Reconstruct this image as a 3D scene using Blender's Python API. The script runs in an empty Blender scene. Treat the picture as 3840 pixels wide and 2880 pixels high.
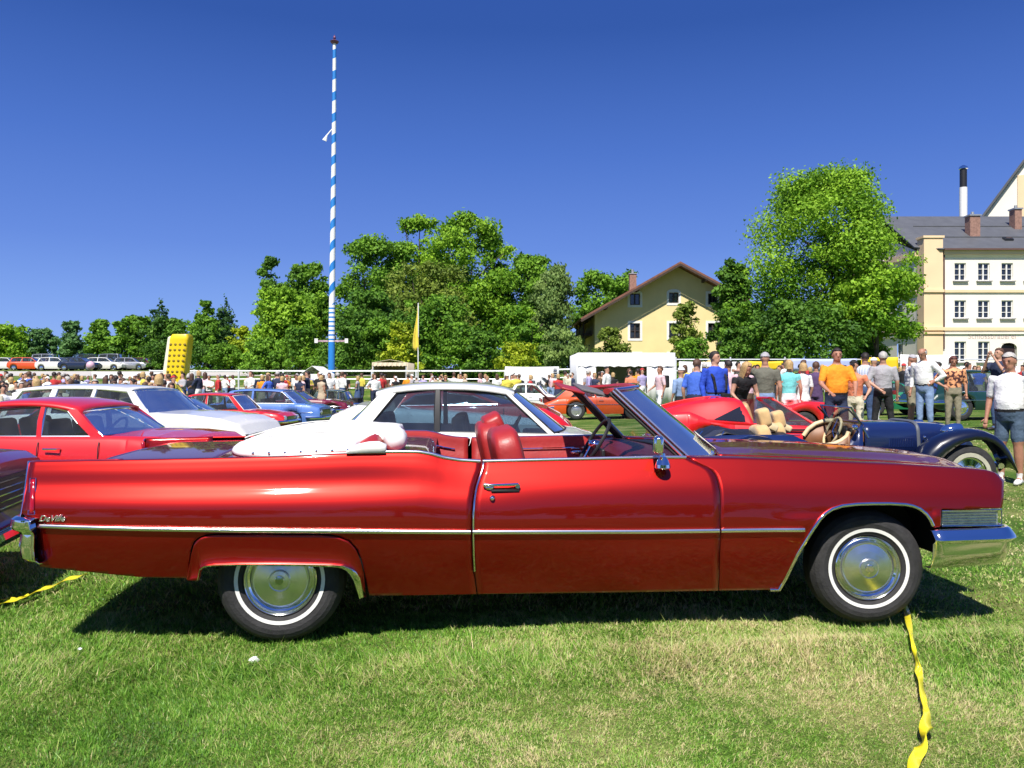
import bpy, bmesh, math, random
import numpy as np
from mathutils import Vector, Matrix, kdtree
from math import sin, cos, pi, radians as R, sqrt, atan2, exp

SC = bpy.context.scene
COL = SC.collection
random.seed(11)
rng = np.random.default_rng(11)

# ------------------------------------------------------------------ camera
F, CX, HY, H = 800.0, 512.0, 380.0, 1.43
cam_d = bpy.data.cameras.new('camera')
cam = bpy.data.objects.new('camera', cam_d)
COL.objects.link(cam)
cam_d.sensor_width = 36.0
cam_d.lens = F / 1024 * 36.0
cam_d.shift_y = -4.0 / 1024
cam_d.clip_start = 0.05
cam_d.clip_end = 3000
cam.location = (0, 0, H)
cam.rotation_euler = (R(90), 0, 0)
SC.camera = cam

# ------------------------------------------------------------------ light
SUN_EL, SUN_AZ = R(55), R(-14)          # sun stands behind the camera, a little to the left
sun_vec = Vector((sin(SUN_AZ) * cos(SUN_EL), -cos(SUN_AZ) * cos(SUN_EL), sin(SUN_EL)))
world = bpy.data.worlds.new('World')
SC.world = world
world.use_nodes = True
wn, wl = world.node_tree.nodes, world.node_tree.links
wn.clear()
wo = wn.new('ShaderNodeOutputWorld'); bg = wn.new('ShaderNodeBackground')
sky = wn.new('ShaderNodeTexSky')
sky.sky_type = 'NISHITA'
sky.sun_disc = False
sky.sun_elevation = SUN_EL
sky.sun_rotation = atan2(sun_vec.x, sun_vec.y)
sky.altitude = 900
sky.air_density = 1.0
sky.dust_density = 0.35
sky.ozone_density = 3.5
# the measured blue of this clear noon sky, graded by height, over the physical sky
sep = wn.new('ShaderNodeSeparateXYZ')
tcw = wn.new('ShaderNodeTexCoord'); wl.new(tcw.outputs['Generated'], sep.inputs[0])
wr = wn.new('ShaderNodeValToRGB'); wl.new(sep.outputs['Z'], wr.inputs[0])
we = wr.color_ramp.elements
we[0].position = 0.0; we[0].color = (0.17, 0.29, 0.62, 1)
we[1].position = 1.0; we[1].color = (0.028, 0.075, 0.33, 1)
for p_, c_ in ((0.07, (0.128, 0.235, 0.58)), (0.16, (0.074, 0.156, 0.49)), (0.27, (0.040, 0.106, 0.40)), (0.40, (0.014, 0.056, 0.265)), (0.6, (0.015, 0.052, 0.26))):
    e_ = we.new(p_); e_.color = (*c_, 1)
sk = wn.new('ShaderNodeVectorMath'); sk.operation = 'SCALE'; sk.inputs['Scale'].default_value = 0.09
wl.new(sky.outputs[0], sk.inputs[0])
wm = wn.new('ShaderNodeMix'); wm.data_type = 'RGBA'; wm.inputs[0].default_value = 0.88
wl.new(sk.outputs[0], wm.inputs[6]); wl.new(wr.outputs[0], wm.inputs[7])
wl.new(wm.outputs[2], bg.inputs[0])
bg.inputs[1].default_value = 1.0
wl.new(bg.outputs[0], wo.inputs[0])

sd = bpy.data.lights.new('sun', 'SUN')
sd.energy = 4.6
sd.angle = R(0.53)
sd.color = (1.0, 0.95, 0.87)
sun = bpy.data.objects.new('sun', sd)
COL.objects.link(sun)
sun.rotation_euler = sun_vec.to_track_quat('Z', 'Y').to_euler()
sun.location = (0, -10, 30)

SC.view_settings.view_transform = 'Standard'
SC.view_settings.look = 'None'
SC.view_settings.gamma = 1.0
SC.view_settings.exposure = 0.6
SC.view_settings.use_curve_mapping = False
SC.cycles.max_bounces = 8
SC.cycles.transparent_max_bounces = 16

# ------------------------------------------------------------------ helpers
def at(px, py, Y):
    return ((px - CX) / F * Y, Y, H + (HY - py) / F * Y)
def PX(px, Y): return (px - CX) / F * Y
def PZ(py, Y): return H + (HY - py) / F * Y
def sst(a, b, t):
    t = np.clip((t - a) / (b - a), 0, 1)
    return t * t * (3 - 2 * t)
def ground_z(x, y):
    """the lie of the land: flat in front, tilting up to the right behind, a bank beyond the railing"""
    x = np.asarray(x, float); y = np.asarray(y, float)
    tilt = np.clip(x, -12, 11) * 0.03 * sst(11.5, 15.5, y) * np.where(x < 0, 1 - sst(27, 34, y), 1.0)
    bank = np.interp(y, [0, 50, 56, 66, 82, 112, 160, 260, 1200], [0, 0, 0.75, 1.75, 2.35, 3.0, 3.8, 5.0, 12.0])
    und = 0.012 * np.sin(x * 1.7 + 0.6) * np.cos(y * 1.3) * (y > -30) * (y < 40)
    ridge = 0.085 * sst(0.3, 1.9, x) * np.exp(-((y - (3.98 + 0.088 * x)) / 0.16) ** 2)
    return tilt * (1 - sst(50, 80, y)) + bank + und + ridge
def gz(x, y): return float(ground_z(x, y))

def tag(o, label=None, cat=None, group=None, kind=None):
    if label: o['label'] = label
    if cat: o['category'] = cat
    if group: o['group'] = group
    if kind: o['kind'] = kind
    return o
def thing(name, label, cat, loc=(0, 0, 0), rz=0.0, group=None):
    o = bpy.data.objects.new(name, None)
    COL.objects.link(o)
    o.location = loc
    o.rotation_euler = (0, 0, rz)
    o.empty_display_size = 0.1
    return tag(o, label, cat, group)

class MB:
    """collects geometry for one mesh object"""
    def __init__(s):
        s.v = []; s.f = []; s.m = []
    def add(s, vs, fs, mi=0):
        b = len(s.v)
        s.v.extend([tuple(map(float, p)) for p in vs])
        s.f.extend([tuple(b + i for i in q) for q in fs])
        s.m.extend([mi] * len(fs))
    def box(s, c, d, mi=0, rot=None, taper=1.0):
        hx, hy, hz = d[0] / 2, d[1] / 2, d[2] / 2
        vs = []
        for z in (-hz, hz):
            k = taper if z > 0 else 1.0
            for (x, y) in ((-hx, -hy), (hx, -hy), (hx, hy), (-hx, hy)):
                p = Vector((x * k, y * k, z))
                if rot is not None: p = rot @ p
                vs.append((p.x + c[0], p.y + c[1], p.z + c[2]))
        s.add(vs, [(3, 2, 1, 0), (4, 5, 6, 7), (0, 1, 5, 4), (1, 2, 6, 5), (2, 3, 7, 6), (3, 0, 4, 7)], mi)
    def grid(s, P, mi=0, closed_u=False, closed_v=False, flip=False):
        """P[i][j] -> point"""
        n, m = len(P), len(P[0])
        vs = [p for row in P for p in row]
        fs = []
        for i in range(n if closed_u else n - 1):
            for j in range(m if closed_v else m - 1):
                a, b = i * m + j, i * m + (j + 1) % m
                c, d = ((i + 1) % n) * m + (j + 1) % m, ((i + 1) % n) * m + j
                fs.append((a, d, c, b) if flip else (a, b, c, d))
        s.add(vs, fs, mi)
    def tube(s, path, r, seg=8, mi=0, cap=True, flat=None, closed=False):
        """flat=(axis vector, factor): squash the section along one axis"""
        path = [Vector(p) for p in path]
        n = len(path)
        rs = r if hasattr(r, '__len__') else [r] * n
        up = Vector((0, 0, 1))
        rows = []
        prev = None
        for i in range(n):
            if closed:
                t = (path[(i + 1) % n] - path[i - 1]).normalized()
            else:
                t = (path[min(i + 1, n - 1)] - path[max(i - 1, 0)]).normalized()
            if prev is None:
                a = up if abs(t.z) < 0.9 else Vector((0, 1, 0))
                nx = t.cross(a).normalized()
            else:
                nx = (prev - t * prev.dot(t))
                nx = nx.normalized() if nx.length > 1e-6 else t.cross(up).normalized()
            ny = t.cross(nx).normalized()
            prev = nx
            row = []
            for k in range(seg):
                a = 2 * pi * k / seg
                d = (nx * cos(a) + ny * sin(a)) * rs[i]
                if flat is not None:
                    ax = Vector(flat[0]).normalized()
                    d = d - ax * d.dot(ax) * (1 - flat[1])
                row.append(path[i] + d)
            rows.append(row)
        s.grid(rows, mi, closed_u=closed, closed_v=True)
        if cap and not closed:
            b = len(s.v) - n * seg
            s.f.append(tuple(b + k for k in range(seg))[::-1]); s.m.append(mi)
            s.f.append(tuple(b + (n - 1) * seg + k for k in range(seg))); s.m.append(mi)
    def lathe(s, prof, seg=24, axis='z', c=(0, 0, 0), mi=0, mis=None, arc=1.0):
        """prof: list of (radius, height)"""
        rows = []
        ns = seg if arc >= 1 else seg + 1
        for (r, h) in prof:
            row = []
            for k in range(ns):
                a = 2 * pi * k / seg * arc
                if axis == 'z': p = (c[0] + r * cos(a), c[1] + r * sin(a), c[2] + h)
                elif axis == 'y': p = (c[0] + r * cos(a), c[1] + h, c[2] + r * sin(a))
                else: p = (c[0] + h, c[1] + r * cos(a), c[2] + r * sin(a))
                row.append(p)
            rows.append(row)
        for i in range(len(rows) - 1):
            s.grid([rows[i], rows[i + 1]], mis[i] if mis else mi, closed_v=(arc >= 1))
    def ell(s, c, d, seg=12, rings=8, mi=0, rot=None):
        rows = []
        for i in range(rings + 1):
            th = pi * i / rings
            row = []
            for k in range(seg):
                a = 2 * pi * k / seg
                p = Vector((d[0] * sin(th) * cos(a), d[1] * sin(th) * sin(a), d[2] * cos(th)))
                if rot is not None: p = rot @ p
                row.append((c[0] + p.x, c[1] + p.y, c[2] + p.z))
            rows.append(row)
        s.grid(rows, mi, closed_v=True, flip=True)
    def prism(s, poly, a0, a1, plane='xz', mi=0):
        """extrude a 2D outline; plane xz -> extrude along y"""
        def P(u, v, w):
            return {'xz': (u, w, v), 'xy': (u, v, w), 'yz': (w, u, v)}[plane]
        n = len(poly)
        vs = [P(u, v, a0) for u, v in poly] + [P(u, v, a1) for u, v in poly]
        fs = [tuple(range(n)), tuple(range(2 * n - 1, n - 1, -1))]
        fs += [(i, i + n, (i + 1) % n + n, (i + 1) % n) for i in range(n)]
        s.add(vs, fs, mi)
    def build(s, name, mats, parent=None, smooth=True, ang=35, bevel=0, weld=False, solid=0, normals=False, loc=None):
        me = bpy.data.meshes.new(name)
        me.from_pydata(s.v, [], s.f)
        if not isinstance(mats, (list, tuple)): mats = [mats]
        for m in mats: me.materials.append(m)
        if len(mats) > 1:
            me.polygons.foreach_set('material_index', np.array(s.m, dtype=np.int32))
        if weld or normals:
            bm = bmesh.new(); bm.from_mesh(me)
            bmesh.ops.remove_doubles(bm, verts=bm.verts, dist=1e-5)
            if normals: bmesh.ops.recalc_face_normals(bm, faces=bm.faces)
            bm.to_mesh(me); bm.free()
        if smooth:
            me.polygons.foreach_set('use_smooth', np.ones(len(me.polygons), dtype=bool))
            if ang < 179: me.set_sharp_from_angle(angle=R(ang))
        me.update()
        o = bpy.data.objects.new(name, me)
        COL.objects.link(o)
        if parent is not None: o.parent = parent
        if loc is not None: o.location = loc
        if bevel:
            b = o.modifiers.new('bevel', 'BEVEL'); b.width = bevel; b.segments = 2; b.limit_method = 'ANGLE'; b.angle_limit = R(40)
        if solid:
            b = o.modifiers.new('solid', 'SOLIDIFY'); b.thickness = solid; b.offset = -1
        return o

def np_mesh(name, verts, faces, mats, parent=None, midx=None, smooth=False, col=None):
    """fast mesh from numpy arrays (faces all the same size)"""
    me = bpy.data.meshes.new(name)
    nf, k = faces.shape
    me.vertices.add(len(verts)); me.vertices.foreach_set('co', verts.astype(np.float32).ravel())
    me.loops.add(nf * k); me.loops.foreach_set('vertex_index', faces.astype(np.int32).ravel())
    me.polygons.add(nf); me.polygons.foreach_set('loop_start', np.arange(0, nf * k, k, dtype=np.int32))
    if midx is not None: me.polygons.foreach_set('material_index', midx.astype(np.int32))
    me.polygons.foreach_set('use_smooth', np.full(nf, smooth, dtype=bool))
    for m in (mats if isinstance(mats, (list, tuple)) else [mats]): me.materials.append(m)
    if col is not None:
        a = me.attributes.new('tint', 'FLOAT', 'POINT')
        a.data.foreach_set('value', col.astype(np.float32))
    me.update(calc_edges=True)
    o = bpy.data.objects.new(name, me)
    COL.objects.link(o)
    if parent is not None: o.parent = parent
    return o

# ------------------------------------------------------------------ materials
MATS = {}
def mat(name, base, rough=0.5, metal=0.0, coat=0.0, coat_rough=0.03, spec=0.5, var=0.08, vscale=6.0, bump=0.0, bscale=60.0, sheen=0.0, bdist=0.01, emit=None, trans=0.0):
    if name in MATS: return MATS[name]
    m = bpy.data.materials.new(name)
    m.use_nodes = True
    nt = m.node_tree; n = nt.nodes; l = nt.links
    b = n['Principled BSDF']
    b.inputs['Roughness'].default_value = rough
    b.inputs['Metallic'].default_value = metal
    b.inputs['Coat Weight'].default_value = coat
    b.inputs['Coat Roughness'].default_value = coat_rough
    b.inputs['Specular IOR Level'].default_value = spec
    if sheen: b.inputs['Sheen Weight'].default_value = sheen
    if trans:
        b.inputs['Transmission Weight'].default_value = trans
    tc = n.new('ShaderNodeTexCoord')
    if var > 0:
        ns = n.new('ShaderNodeTexNoise'); ns.inputs['Scale'].default_value = vscale; ns.inputs['Detail'].default_value = 4
        l.new(tc.outputs['Object'], ns.inputs['Vector'])
        mr = n.new('ShaderNodeMapRange')
        mr.inputs['From Min'].default_value = 0.3; mr.inputs['From Max'].default_value = 0.7
        mr.inputs['To Min'].default_value = 1 - var; mr.inputs['To Max'].default_value = 1 + var
        l.new(ns.outputs['Fac'], mr.inputs['Value'])
        mx = n.new('ShaderNodeVectorMath'); mx.operation = 'SCALE'
        mx.inputs[0].default_value = base[:3]
        l.new(mr.outputs[0], mx.inputs['Scale'])
        l.new(mx.outputs[0], b.inputs['Base Color'])
    else:
        b.inputs['Base Color'].default_value = (*base[:3], 1)
    if bump > 0:
        nb = n.new('ShaderNodeTexNoise'); nb.inputs['Scale'].default_value = bscale; nb.inputs['Detail'].default_value = 3
        l.new(tc.outputs['Object'], nb.inputs['Vector'])
        bp = n.new('ShaderNodeBump'); bp.inputs['Strength'].default_value = bump; bp.inputs['Distance'].default_value = bdist
        l.new(nb.outputs['Fac'], bp.inputs['Height'])
        l.new(bp.outputs[0], b.inputs['Normal'])
    MATS[name] = m
    return m

def paint(name, base, flake=0.0, rough=0.35):
    return mat('paint_' + name, base, rough=rough, metal=flake, coat=1.0, coat_rough=0.02, var=0.02, vscale=3, spec=0.4)

def glass_mat(name, tint=(0.75, 0.85, 0.88), refl=1.0):
    if name in MATS: return MATS[name]
    m = bpy.data.materials.new(name); m.use_nodes = True
    nt = m.node_tree; n = nt.nodes; l = nt.links; n.clear()
    o = n.new('ShaderNodeOutputMaterial'); mx = n.new('ShaderNodeMixShader')
    tr = n.new('ShaderNodeBsdfTransparent'); gl = n.new('ShaderNodeBsdfGlossy')
    fr = n.new('ShaderNodeFresnel'); fr.inputs[0].default_value = 1.52
    ml = n.new('ShaderNodeMath'); ml.operation = 'MULTIPLY'; ml.inputs[1].default_value = 1.7 * refl; ml.use_clamp = True
    tr.inputs[0].default_value = (*tint, 1); gl.inputs[0].default_value = (1, 1, 1, 1); gl.inputs['Roughness'].default_value = 0.01
    # a faint film of dust on the pane, so that it is not perfectly clean
    nz = n.new('ShaderNodeTexNoise'); nz.inputs['Scale'].default_value = 5
    tc = n.new('ShaderNodeTexCoord'); l.new(tc.outputs['Object'], nz.inputs['Vector'])
    df = n.new('ShaderNodeBsdfDiffuse'); df.inputs[0].default_value = (.6, .6, .58, 1)
    m2 = n.new('ShaderNodeMixShader'); mr = n.new('ShaderNodeMapRange')
    mr.inputs['To Min'].default_value = 0.01; mr.inputs['To Max'].default_value = 0.07
    l.new(nz.outputs['Fac'], mr.inputs['Value']); l.new(mr.outputs[0], m2.inputs[0])
    l.new(fr.outputs[0], ml.inputs[0]); l.new(ml.outputs[0], mx.inputs[0])
    l.new(tr.outputs[0], mx.inputs[1]); l.new(gl.outputs[0], mx.inputs[2])
    l.new(mx.outputs[0], m2.inputs[1]); l.new(df.outputs[0], m2.inputs[2])
    l.new(m2.outputs[0], o.inputs[0])
    MATS[name] = m
    return m

CHROME = mat('chrome', (0.86, 0.87, 0.88), rough=0.06, metal=1.0, var=0.02)
BRUSHED = mat('brushed_metal', (0.86, 0.87, 0.88), rough=0.27, metal=1.0, var=0.06, vscale=30)
TRIMM = mat('polished_trim', (0.93, 0.93, 0.92), rough=0.24, metal=1.0, var=0.02)
RUBBER = mat('tyre_rubber', (0.028, 0.027, 0.028), rough=0.75, var=0.35, vscale=14, bump=0.3, bscale=90)
WHITEWALL = mat('whitewall', (0.82, 0.81, 0.77), rough=0.5, var=0.05)
BLACK = mat('black_plastic', (0.015, 0.015, 0.017), rough=0.5, var=0.2)
UNDER = mat('underbody', (0.012, 0.011, 0.011), rough=0.9, var=0.3)
GLASS = glass_mat('car_glass', (.52, .62, .66), .5)
GLASS_DARK = glass_mat('dark_glass', (0.35, 0.42, 0.46))
LEATHER = mat('red_leather', (0.35, 0.022, 0.02), rough=0.42, var=0.12, bump=0.15, bscale=40)
DARKCLOTH = mat('dark_upholstery', (0.02, 0.022, 0.03), rough=0.8)
LENSRED = mat('red_lens', (0.35, 0.004, 0.01), rough=0.12, coat=1, var=0.15, vscale=20)
LENS = mat('lamp_lens', (0.75, 0.77, 0.78), rough=0.08, metal=0.6, coat=1, var=0.1, vscale=40)
SILVERPAINT = mat('silver_wheel', (0.6, 0.6, 0.62), rough=0.3, metal=0.8)
# ================================================================== SETTING
def grass_material():
    m = bpy.data.materials.new('grass_ground'); m.use_nodes = True
    nt = m.node_tree; n = nt.nodes; l = nt.links; b = n['Principled BSDF']
    b.inputs['Roughness'].default_value = 0.9; b.inputs['Specular IOR Level'].default_value = 0.15
    tc = n.new('ShaderNodeTexCoord')
    def noise(s, d=6, r=0.6):
        q = n.new('ShaderNodeTexNoise'); q.inputs['Scale'].default_value = s; q.inputs['Detail'].default_value = d
        q.inputs['Roughness'].default_value = r
        l.new(tc.outputs['Object'], q.inputs['Vector']); return q
    def ramp(src, stops):
        r = n.new('ShaderNodeValToRGB'); el = r.color_ramp.elements
        el[0].position, el[0].color = stops[0][0], (*stops[0][1], 1)
        el[1].position, el[1].color = stops[-1][0], (*stops[-1][1], 1)
        for p, c in stops[1:-1]:
            e = el.new(p); e.color = (*c, 1)
        l.new(src, r.inputs[0]); return r
    big = noise(0.9, 5, 0.55); fine = noise(55, 4, 0.7)
    r1 = ramp(big.outputs['Fac'], [(0.35, (0.06, 0.13, 0.016)), (0.5, (0.11, 0.18, 0.03)), (0.64, (0.27, 0.27, 0.10))])
    r2 = ramp(fine.outputs['Fac'], [(0.3, (0.35, 0.35, 0.35)), (0.7, (1.5, 1.5, 1.4))])
    mx = n.new('ShaderNodeMix'); mx.data_type = 'RGBA'; mx.blend_type = 'MULTIPLY'; mx.inputs[0].default_value = 1
    l.new(r1.outputs[0], mx.inputs[6]); l.new(r2.outputs[0], mx.inputs[7])
    l.new(mx.outputs[2], b.inputs['Base Color'])
    bp = n.new('ShaderNodeBump'); bp.inputs['Strength'].default_value = 0.8; bp.inputs['Distance'].default_value = 0.03
    l.new(fine.outputs['Fac'], bp.inputs['Height']); l.new(bp.outputs[0], b.inputs['Normal'])
    return m
GRASSM = grass_material()

def make_ground():
    ys = np.concatenate([np.linspace(-300, -20, 15), np.arange(-18, 2, 0.5), np.arange(2.1, 6, 0.1), np.arange(6.1, 8, 0.35), np.arange(8, 30, 0.8), np.arange(30, 120, 3.0), np.array([130, 160, 220, 300, 450, 700, 1200])])
    xs = np.concatenate([np.array([-900, -500, -300, -180, -120]), np.arange(-90, -16, 5.0), np.arange(-15, 15, 0.5), np.arange(16, 90, 5.0), np.array([120, 180, 300, 500, 900])])
    X, Y = np.meshgrid(xs, ys)
    Z = ground_z(X, Y)
    v = np.stack([X.ravel(), Y.ravel(), Z.ravel()], 1)
    nx = len(xs)
    i, j = np.meshgrid(np.arange(len(ys) - 1), np.arange(nx - 1), indexing='ij')
    a = (i * nx + j).ravel()
    f = np.stack([a, a + 1, a + nx + 1, a + nx], 1)
    o = np_mesh('ground', v, f, GRASSM, smooth=True)
    tag(o, kind='structure')
make_ground()

def blade_material():
    m = bpy.data.materials.new('grass_blade'); m.use_nodes = True
    nt = m.node_tree; n = nt.nodes; l = nt.links; b = n['Principled BSDF']
    at_ = n.new('ShaderNodeAttribute'); at_.attribute_name = 'tint'
    r = n.new('ShaderNodeValToRGB'); el = r.color_ramp.elements
    el[0].position, el[0].color = 0.0, (0.06, 0.15, 0.016, 1)
    el[1].position, el[1].color = 1.0, (0.66, 0.56, 0.30, 1)
    for p, c in [(0.25, (0.14, 0.34, 0.03)), (0.5, (0.25, 0.46, 0.055)), (0.72, (0.42, 0.50, 0.14))]:
        e = el.new(p); e.color = (*c, 1)
    l.new(at_.outputs['Fac'], r.inputs[0]); l.new(r.outputs[0], b.inputs['Base Color'])
    b.inputs['Roughness'].default_value = 0.45; b.inputs['Specular IOR Level'].default_value = 0.35
    tl = n.new('ShaderNodeBsdfTranslucent'); l.new(r.outputs[0], tl.inputs[0])
    mx = n.new('ShaderNodeMixShader'); mx.inputs[0].default_value = 0.25
    l.new(b.outputs[0], mx.inputs[1]); l.new(tl.outputs[0], mx.inputs[2])
    l.new(mx.outputs[0], n['Material Output'].inputs[0])
    return m

def vnoise(x, y, s, seed=0):
    """cheap smooth value noise on arrays"""
    r = np.random.default_rng(seed).random((64, 64))
    u, v = x * s, y * s
    i, j = np.floor(u).astype(int), np.floor(v).astype(int)
    fu, fv = u - i, v - j
    fu = fu * fu * (3 - 2 * fu); fv = fv * fv * (3 - 2 * fv)
    g = lambda a, b: r[a % 64, b % 64]
    return (g(i, j) * (1 - fu) + g(i + 1, j) * fu) * (1 - fv) + (g(i, j + 1) * (1 - fu) + g(i + 1, j + 1) * fu) * fv

def make_grass():
    pts = []
    # (y0, y1, count, length, width)
    for (y0, y1, cnt, ln, wd) in ((2.75, 3.7, 180000, 0.036, 0.0034), (3.7, 4.9, 165000, 0.046, 0.0042), (4.9, 7.0, 75000, 0.05, 0.007),
                                  (7.0, 11.0, 30000, 0.06, 0.012), (11.0, 20, 14000, 0.07, 0.02)):
        y = np.sqrt(rng.random(cnt) * (y1 ** 2 - y0 ** 2) + y0 ** 2)
        x = (rng.random(cnt) * 2 - 1) * y * 0.86
        pts.append((x, y, np.full(cnt, ln), np.full(cnt, wd)))
    x = np.concatenate([p[0] for p in pts]); y = np.concatenate([p[1] for p in pts])
    L = np.concatenate([p[2] for p in pts]); Wd = np.concatenate([p[3] for p in pts])
    n = len(x)
    z = ground_z(x, y) - 0.004
    lush = vnoise(x, y, 0.9, 3) * 0.6 + vnoise(x, y, 3.1, 4) * 0.4
    dry = np.clip((x + 0.9) * 0.22, -0.2, 0.5) + (vnoise(x, y, 1.3, 8) - 0.5) * 1.0 + (vnoise(x, y, 5, 9) - .5) * 0.5
    # taller, uncut tufts in front of and under the car, nearer its rear wheel on the left
    tuft = np.exp(-((y - (3.98 + 0.09 * x)) / 0.22) ** 2) * (0.4 + 0.8 * vnoise(x, y, 4, 12)) * (1 - 0.45 * sst(0.5, 2.2, x))
    L = L * (0.40 + 0.62 * lush + 0.9 * tuft) * (0.6 + 0.8 * rng.random(n)) * np.where(dry > 0.3, 0.8, 1.0)
    L = np.where(rng.random(n) > 0.994, L * 2.0, L)
    # tufts and bare spots between them, and some broad clover leaves
    cl = vnoise(x, y, 17, 31) * .6 + vnoise(x, y, 41, 32) * .4
    L = L * (0.45 + 1.1 * cl)
    clover = (rng.random(n) < 0.07) & (vnoise(x, y, 2.3, 33) > .35)
    Wd = np.where(clover, Wd * 3.2, Wd * rng.uniform(.6, 1.3, n)); L = np.where(clover, L * .5, L)
    comb = vnoise(x, y, 0.7, 21) * 6.28 * 2
    ang = np.where(rng.random(n) < 0.35, comb, rng.random(n) * 2 * pi) + rng.normal(0, 0.5, n)
    lean = np.abs(rng.normal(1.05, 0.42, n)) * np.where(dry > 0.2, 1.2, 1.0)
    lean = np.clip(lean, 0.1, 1.45)
    dx, dy = np.cos(ang), np.sin(ang)
    wa = rng.random(n) * pi
    wx, wy = np.cos(wa) * Wd / 2, np.sin(wa) * Wd / 2
    base = np.stack([x, y, z], 1)
    wv = np.stack([wx, wy, np.zeros(n)], 1)
    m1 = base + np.stack([dx * np.sin(lean * .5) * L * .5, dy * np.sin(lean * .5) * L * .5, np.cos(lean * .5) * L * .5], 1)
    tip = m1 + np.stack([dx * np.sin(lean) * L * .5, dy * np.sin(lean) * L * .5, np.cos(lean) * L * .5], 1)
    V = np.stack([base - wv, base + wv, m1 + wv * .8, m1 - wv * .8, tip], 1).reshape(-1, 3)
    k = np.arange(n) * 5
    T = np.concatenate([np.stack([k, k + 1, k + 2], 1), np.stack([k, k + 2, k + 3], 1), np.stack([k + 3, k + 2, k + 4], 1)])
    t = np.clip(0.42 + 0.55 * dry + rng.normal(0, 0.27, n) + 0.1 * (vnoise(x, y, 9, 5) - .5), 0.02, 1.0)
    t = np.clip(t + (cl - .5) * .55, 0.0, 1.0)
    col = np.repeat(t, 5)
    o = np_mesh('grass', V, T, blade_material(), smooth=False, col=col)
    tag(o, 'short cut lawn grass with dry straw patches around the red convertible', 'grass', kind='stuff')
make_grass()

# pale gravel lane beyond the crowd on the left, and the clipped verge behind it
def strip(name, x0, x1, y0, y1, dz, m):
    xs = np.linspace(x0, x1, 30); ys = np.linspace(y0, y1, 6)
    P = [[(x, y, gz(x, y) + dz) for x in xs] for y in ys]
    b = MB(); b.grid(P, flip=False)
    return tag(b.build(name, m, normals=True), kind='structure')
strip('gravel_path', -90, -10, 66, 80, 0.03, mat('pale_gravel', (0.5, 0.47, 0.42), rough=0.9, var=0.15, vscale=1.5, bump=.4, bscale=30))
# ================================================================== THE RED CONVERTIBLE
YAW = R(5)
U = Vector((cos(YAW), sin(YAW), 0)); Vv = Vector((-sin(YAW), cos(YAW), 0))
OC = Vector((-1.251, 4.30, 0)) - 0.09 * Vv
CW = 2.0
def pc(px, py, yl=0.0):
    a = (px - CX) / F; b = (HY - py) / F
    t = (yl + OC.dot(Vv)) / (a * Vv.x + Vv.y)
    P = Vector((t * a, t, 0))
    return (P - OC).dot(U), H + t * b
def pcs(lst, yl=0.0): return np.array([pc(x, y, yl) for x, y in lst])
def I(tab, x): return float(np.interp(x, tab[:, 0], tab[:, 1]))

CAR = thing('convertible_car', 'long red convertible with white folded top cover, red leather seats and whitewall tyres', 'car', tuple(OC), YAW)
CRED = mat('paint_candy_red', (0.37, 0.010, 0.006), rough=0.42, metal=0.88, coat=0.75, coat_rough=0.03, var=0.02, vscale=2, spec=0.5)

TOP = pcs([(24, 463.3), (104, 461.4), (215, 459), (286, 457.2), (358, 453.9), (400, 453.3), (420, 453.6), (432, 455.7), (444, 459.2), (460, 461.8), (480, 462.9),
           (560, 461), (656, 458.8), (690, 459), (740, 459.8), (790, 461.5), (850, 464), (900, 466), (936, 468.5), (965, 470.2), (988, 472.2), (998, 474.5), (1004, 478.0)], 0.13)
TRIM = pcs([(16, 526), (36, 527), (240, 530.3), (469, 531.9), (640, 531.5), (803, 529.3), (1010, 527)], 0)
CREASE = pcs([(20, 491), (35, 490), (120, 487), (286, 483.5), (400, 480.5), (476, 478), (560, 476), (700, 474), (800, 474.5), (900, 476), (1010, 480)], 0.04)
ZL = 0.22
# sections: share of the height above the moulding -> inward offset
ANCQ = pcs([(16, 527.5), (240, 529.5), (560, 530)], 0.03)
ANCH = pcs([(16, 497), (1010, 498)], 0.03)
hs = np.linspace(0, 1, 61)
def smooth(a, k=5):
    p = np.pad(a, k, mode='edge'); return np.convolve(p, np.ones(2 * k + 1) / (2 * k + 1), 'valid')
SEC_R = smooth(np.interp(hs, [0, .12, .3, .40, .50, .60, .70, .85, 1], [0, 0.000, .006, .016, .034, .062, .074, .086, .112]), 3)
SEC_F = smooth(np.interp(hs, [0, .15, .35, .5, .62, .74, .84, .93, 1], [0, 0.000, .008, .020, .034, .056, .078, .096, .118]), 3)
xq0, xq1 = pc(330, 470)[0], pc(560, 470)[0]
def SS(x, z):
    zt, zm = I(TOP, x), I(TRIM, x)
    if z >= zm:
        h = min(1, (z - zm) / (zt - zm))
        k = float(sst(xq0, xq1, x))
        a = np.interp(h, hs, SEC_R) * (1 - k) + np.interp(h, hs, SEC_F) * k
    else:
        d = (zm - z) / (zm - ZL)
        a = 0.006 + 0.135 * d ** 1.5
    # plan taper towards nose and tail
    a += 0.05 * max(0, (-x - 0.55) / 0.8) ** 2 + 0.035 * max(0, (x - 3.55) / 0.7) ** 2
    # flared lips round the front wheel opening
    r = sqrt((x - 3.31) ** 2 + ((z - 0.42) * 1.25) ** 2)
    if z < zm + .08 and x > 2.4: a -= 0.010 * exp(-((r - 0.5) / 0.12) ** 2)
    return float(a)

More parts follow.
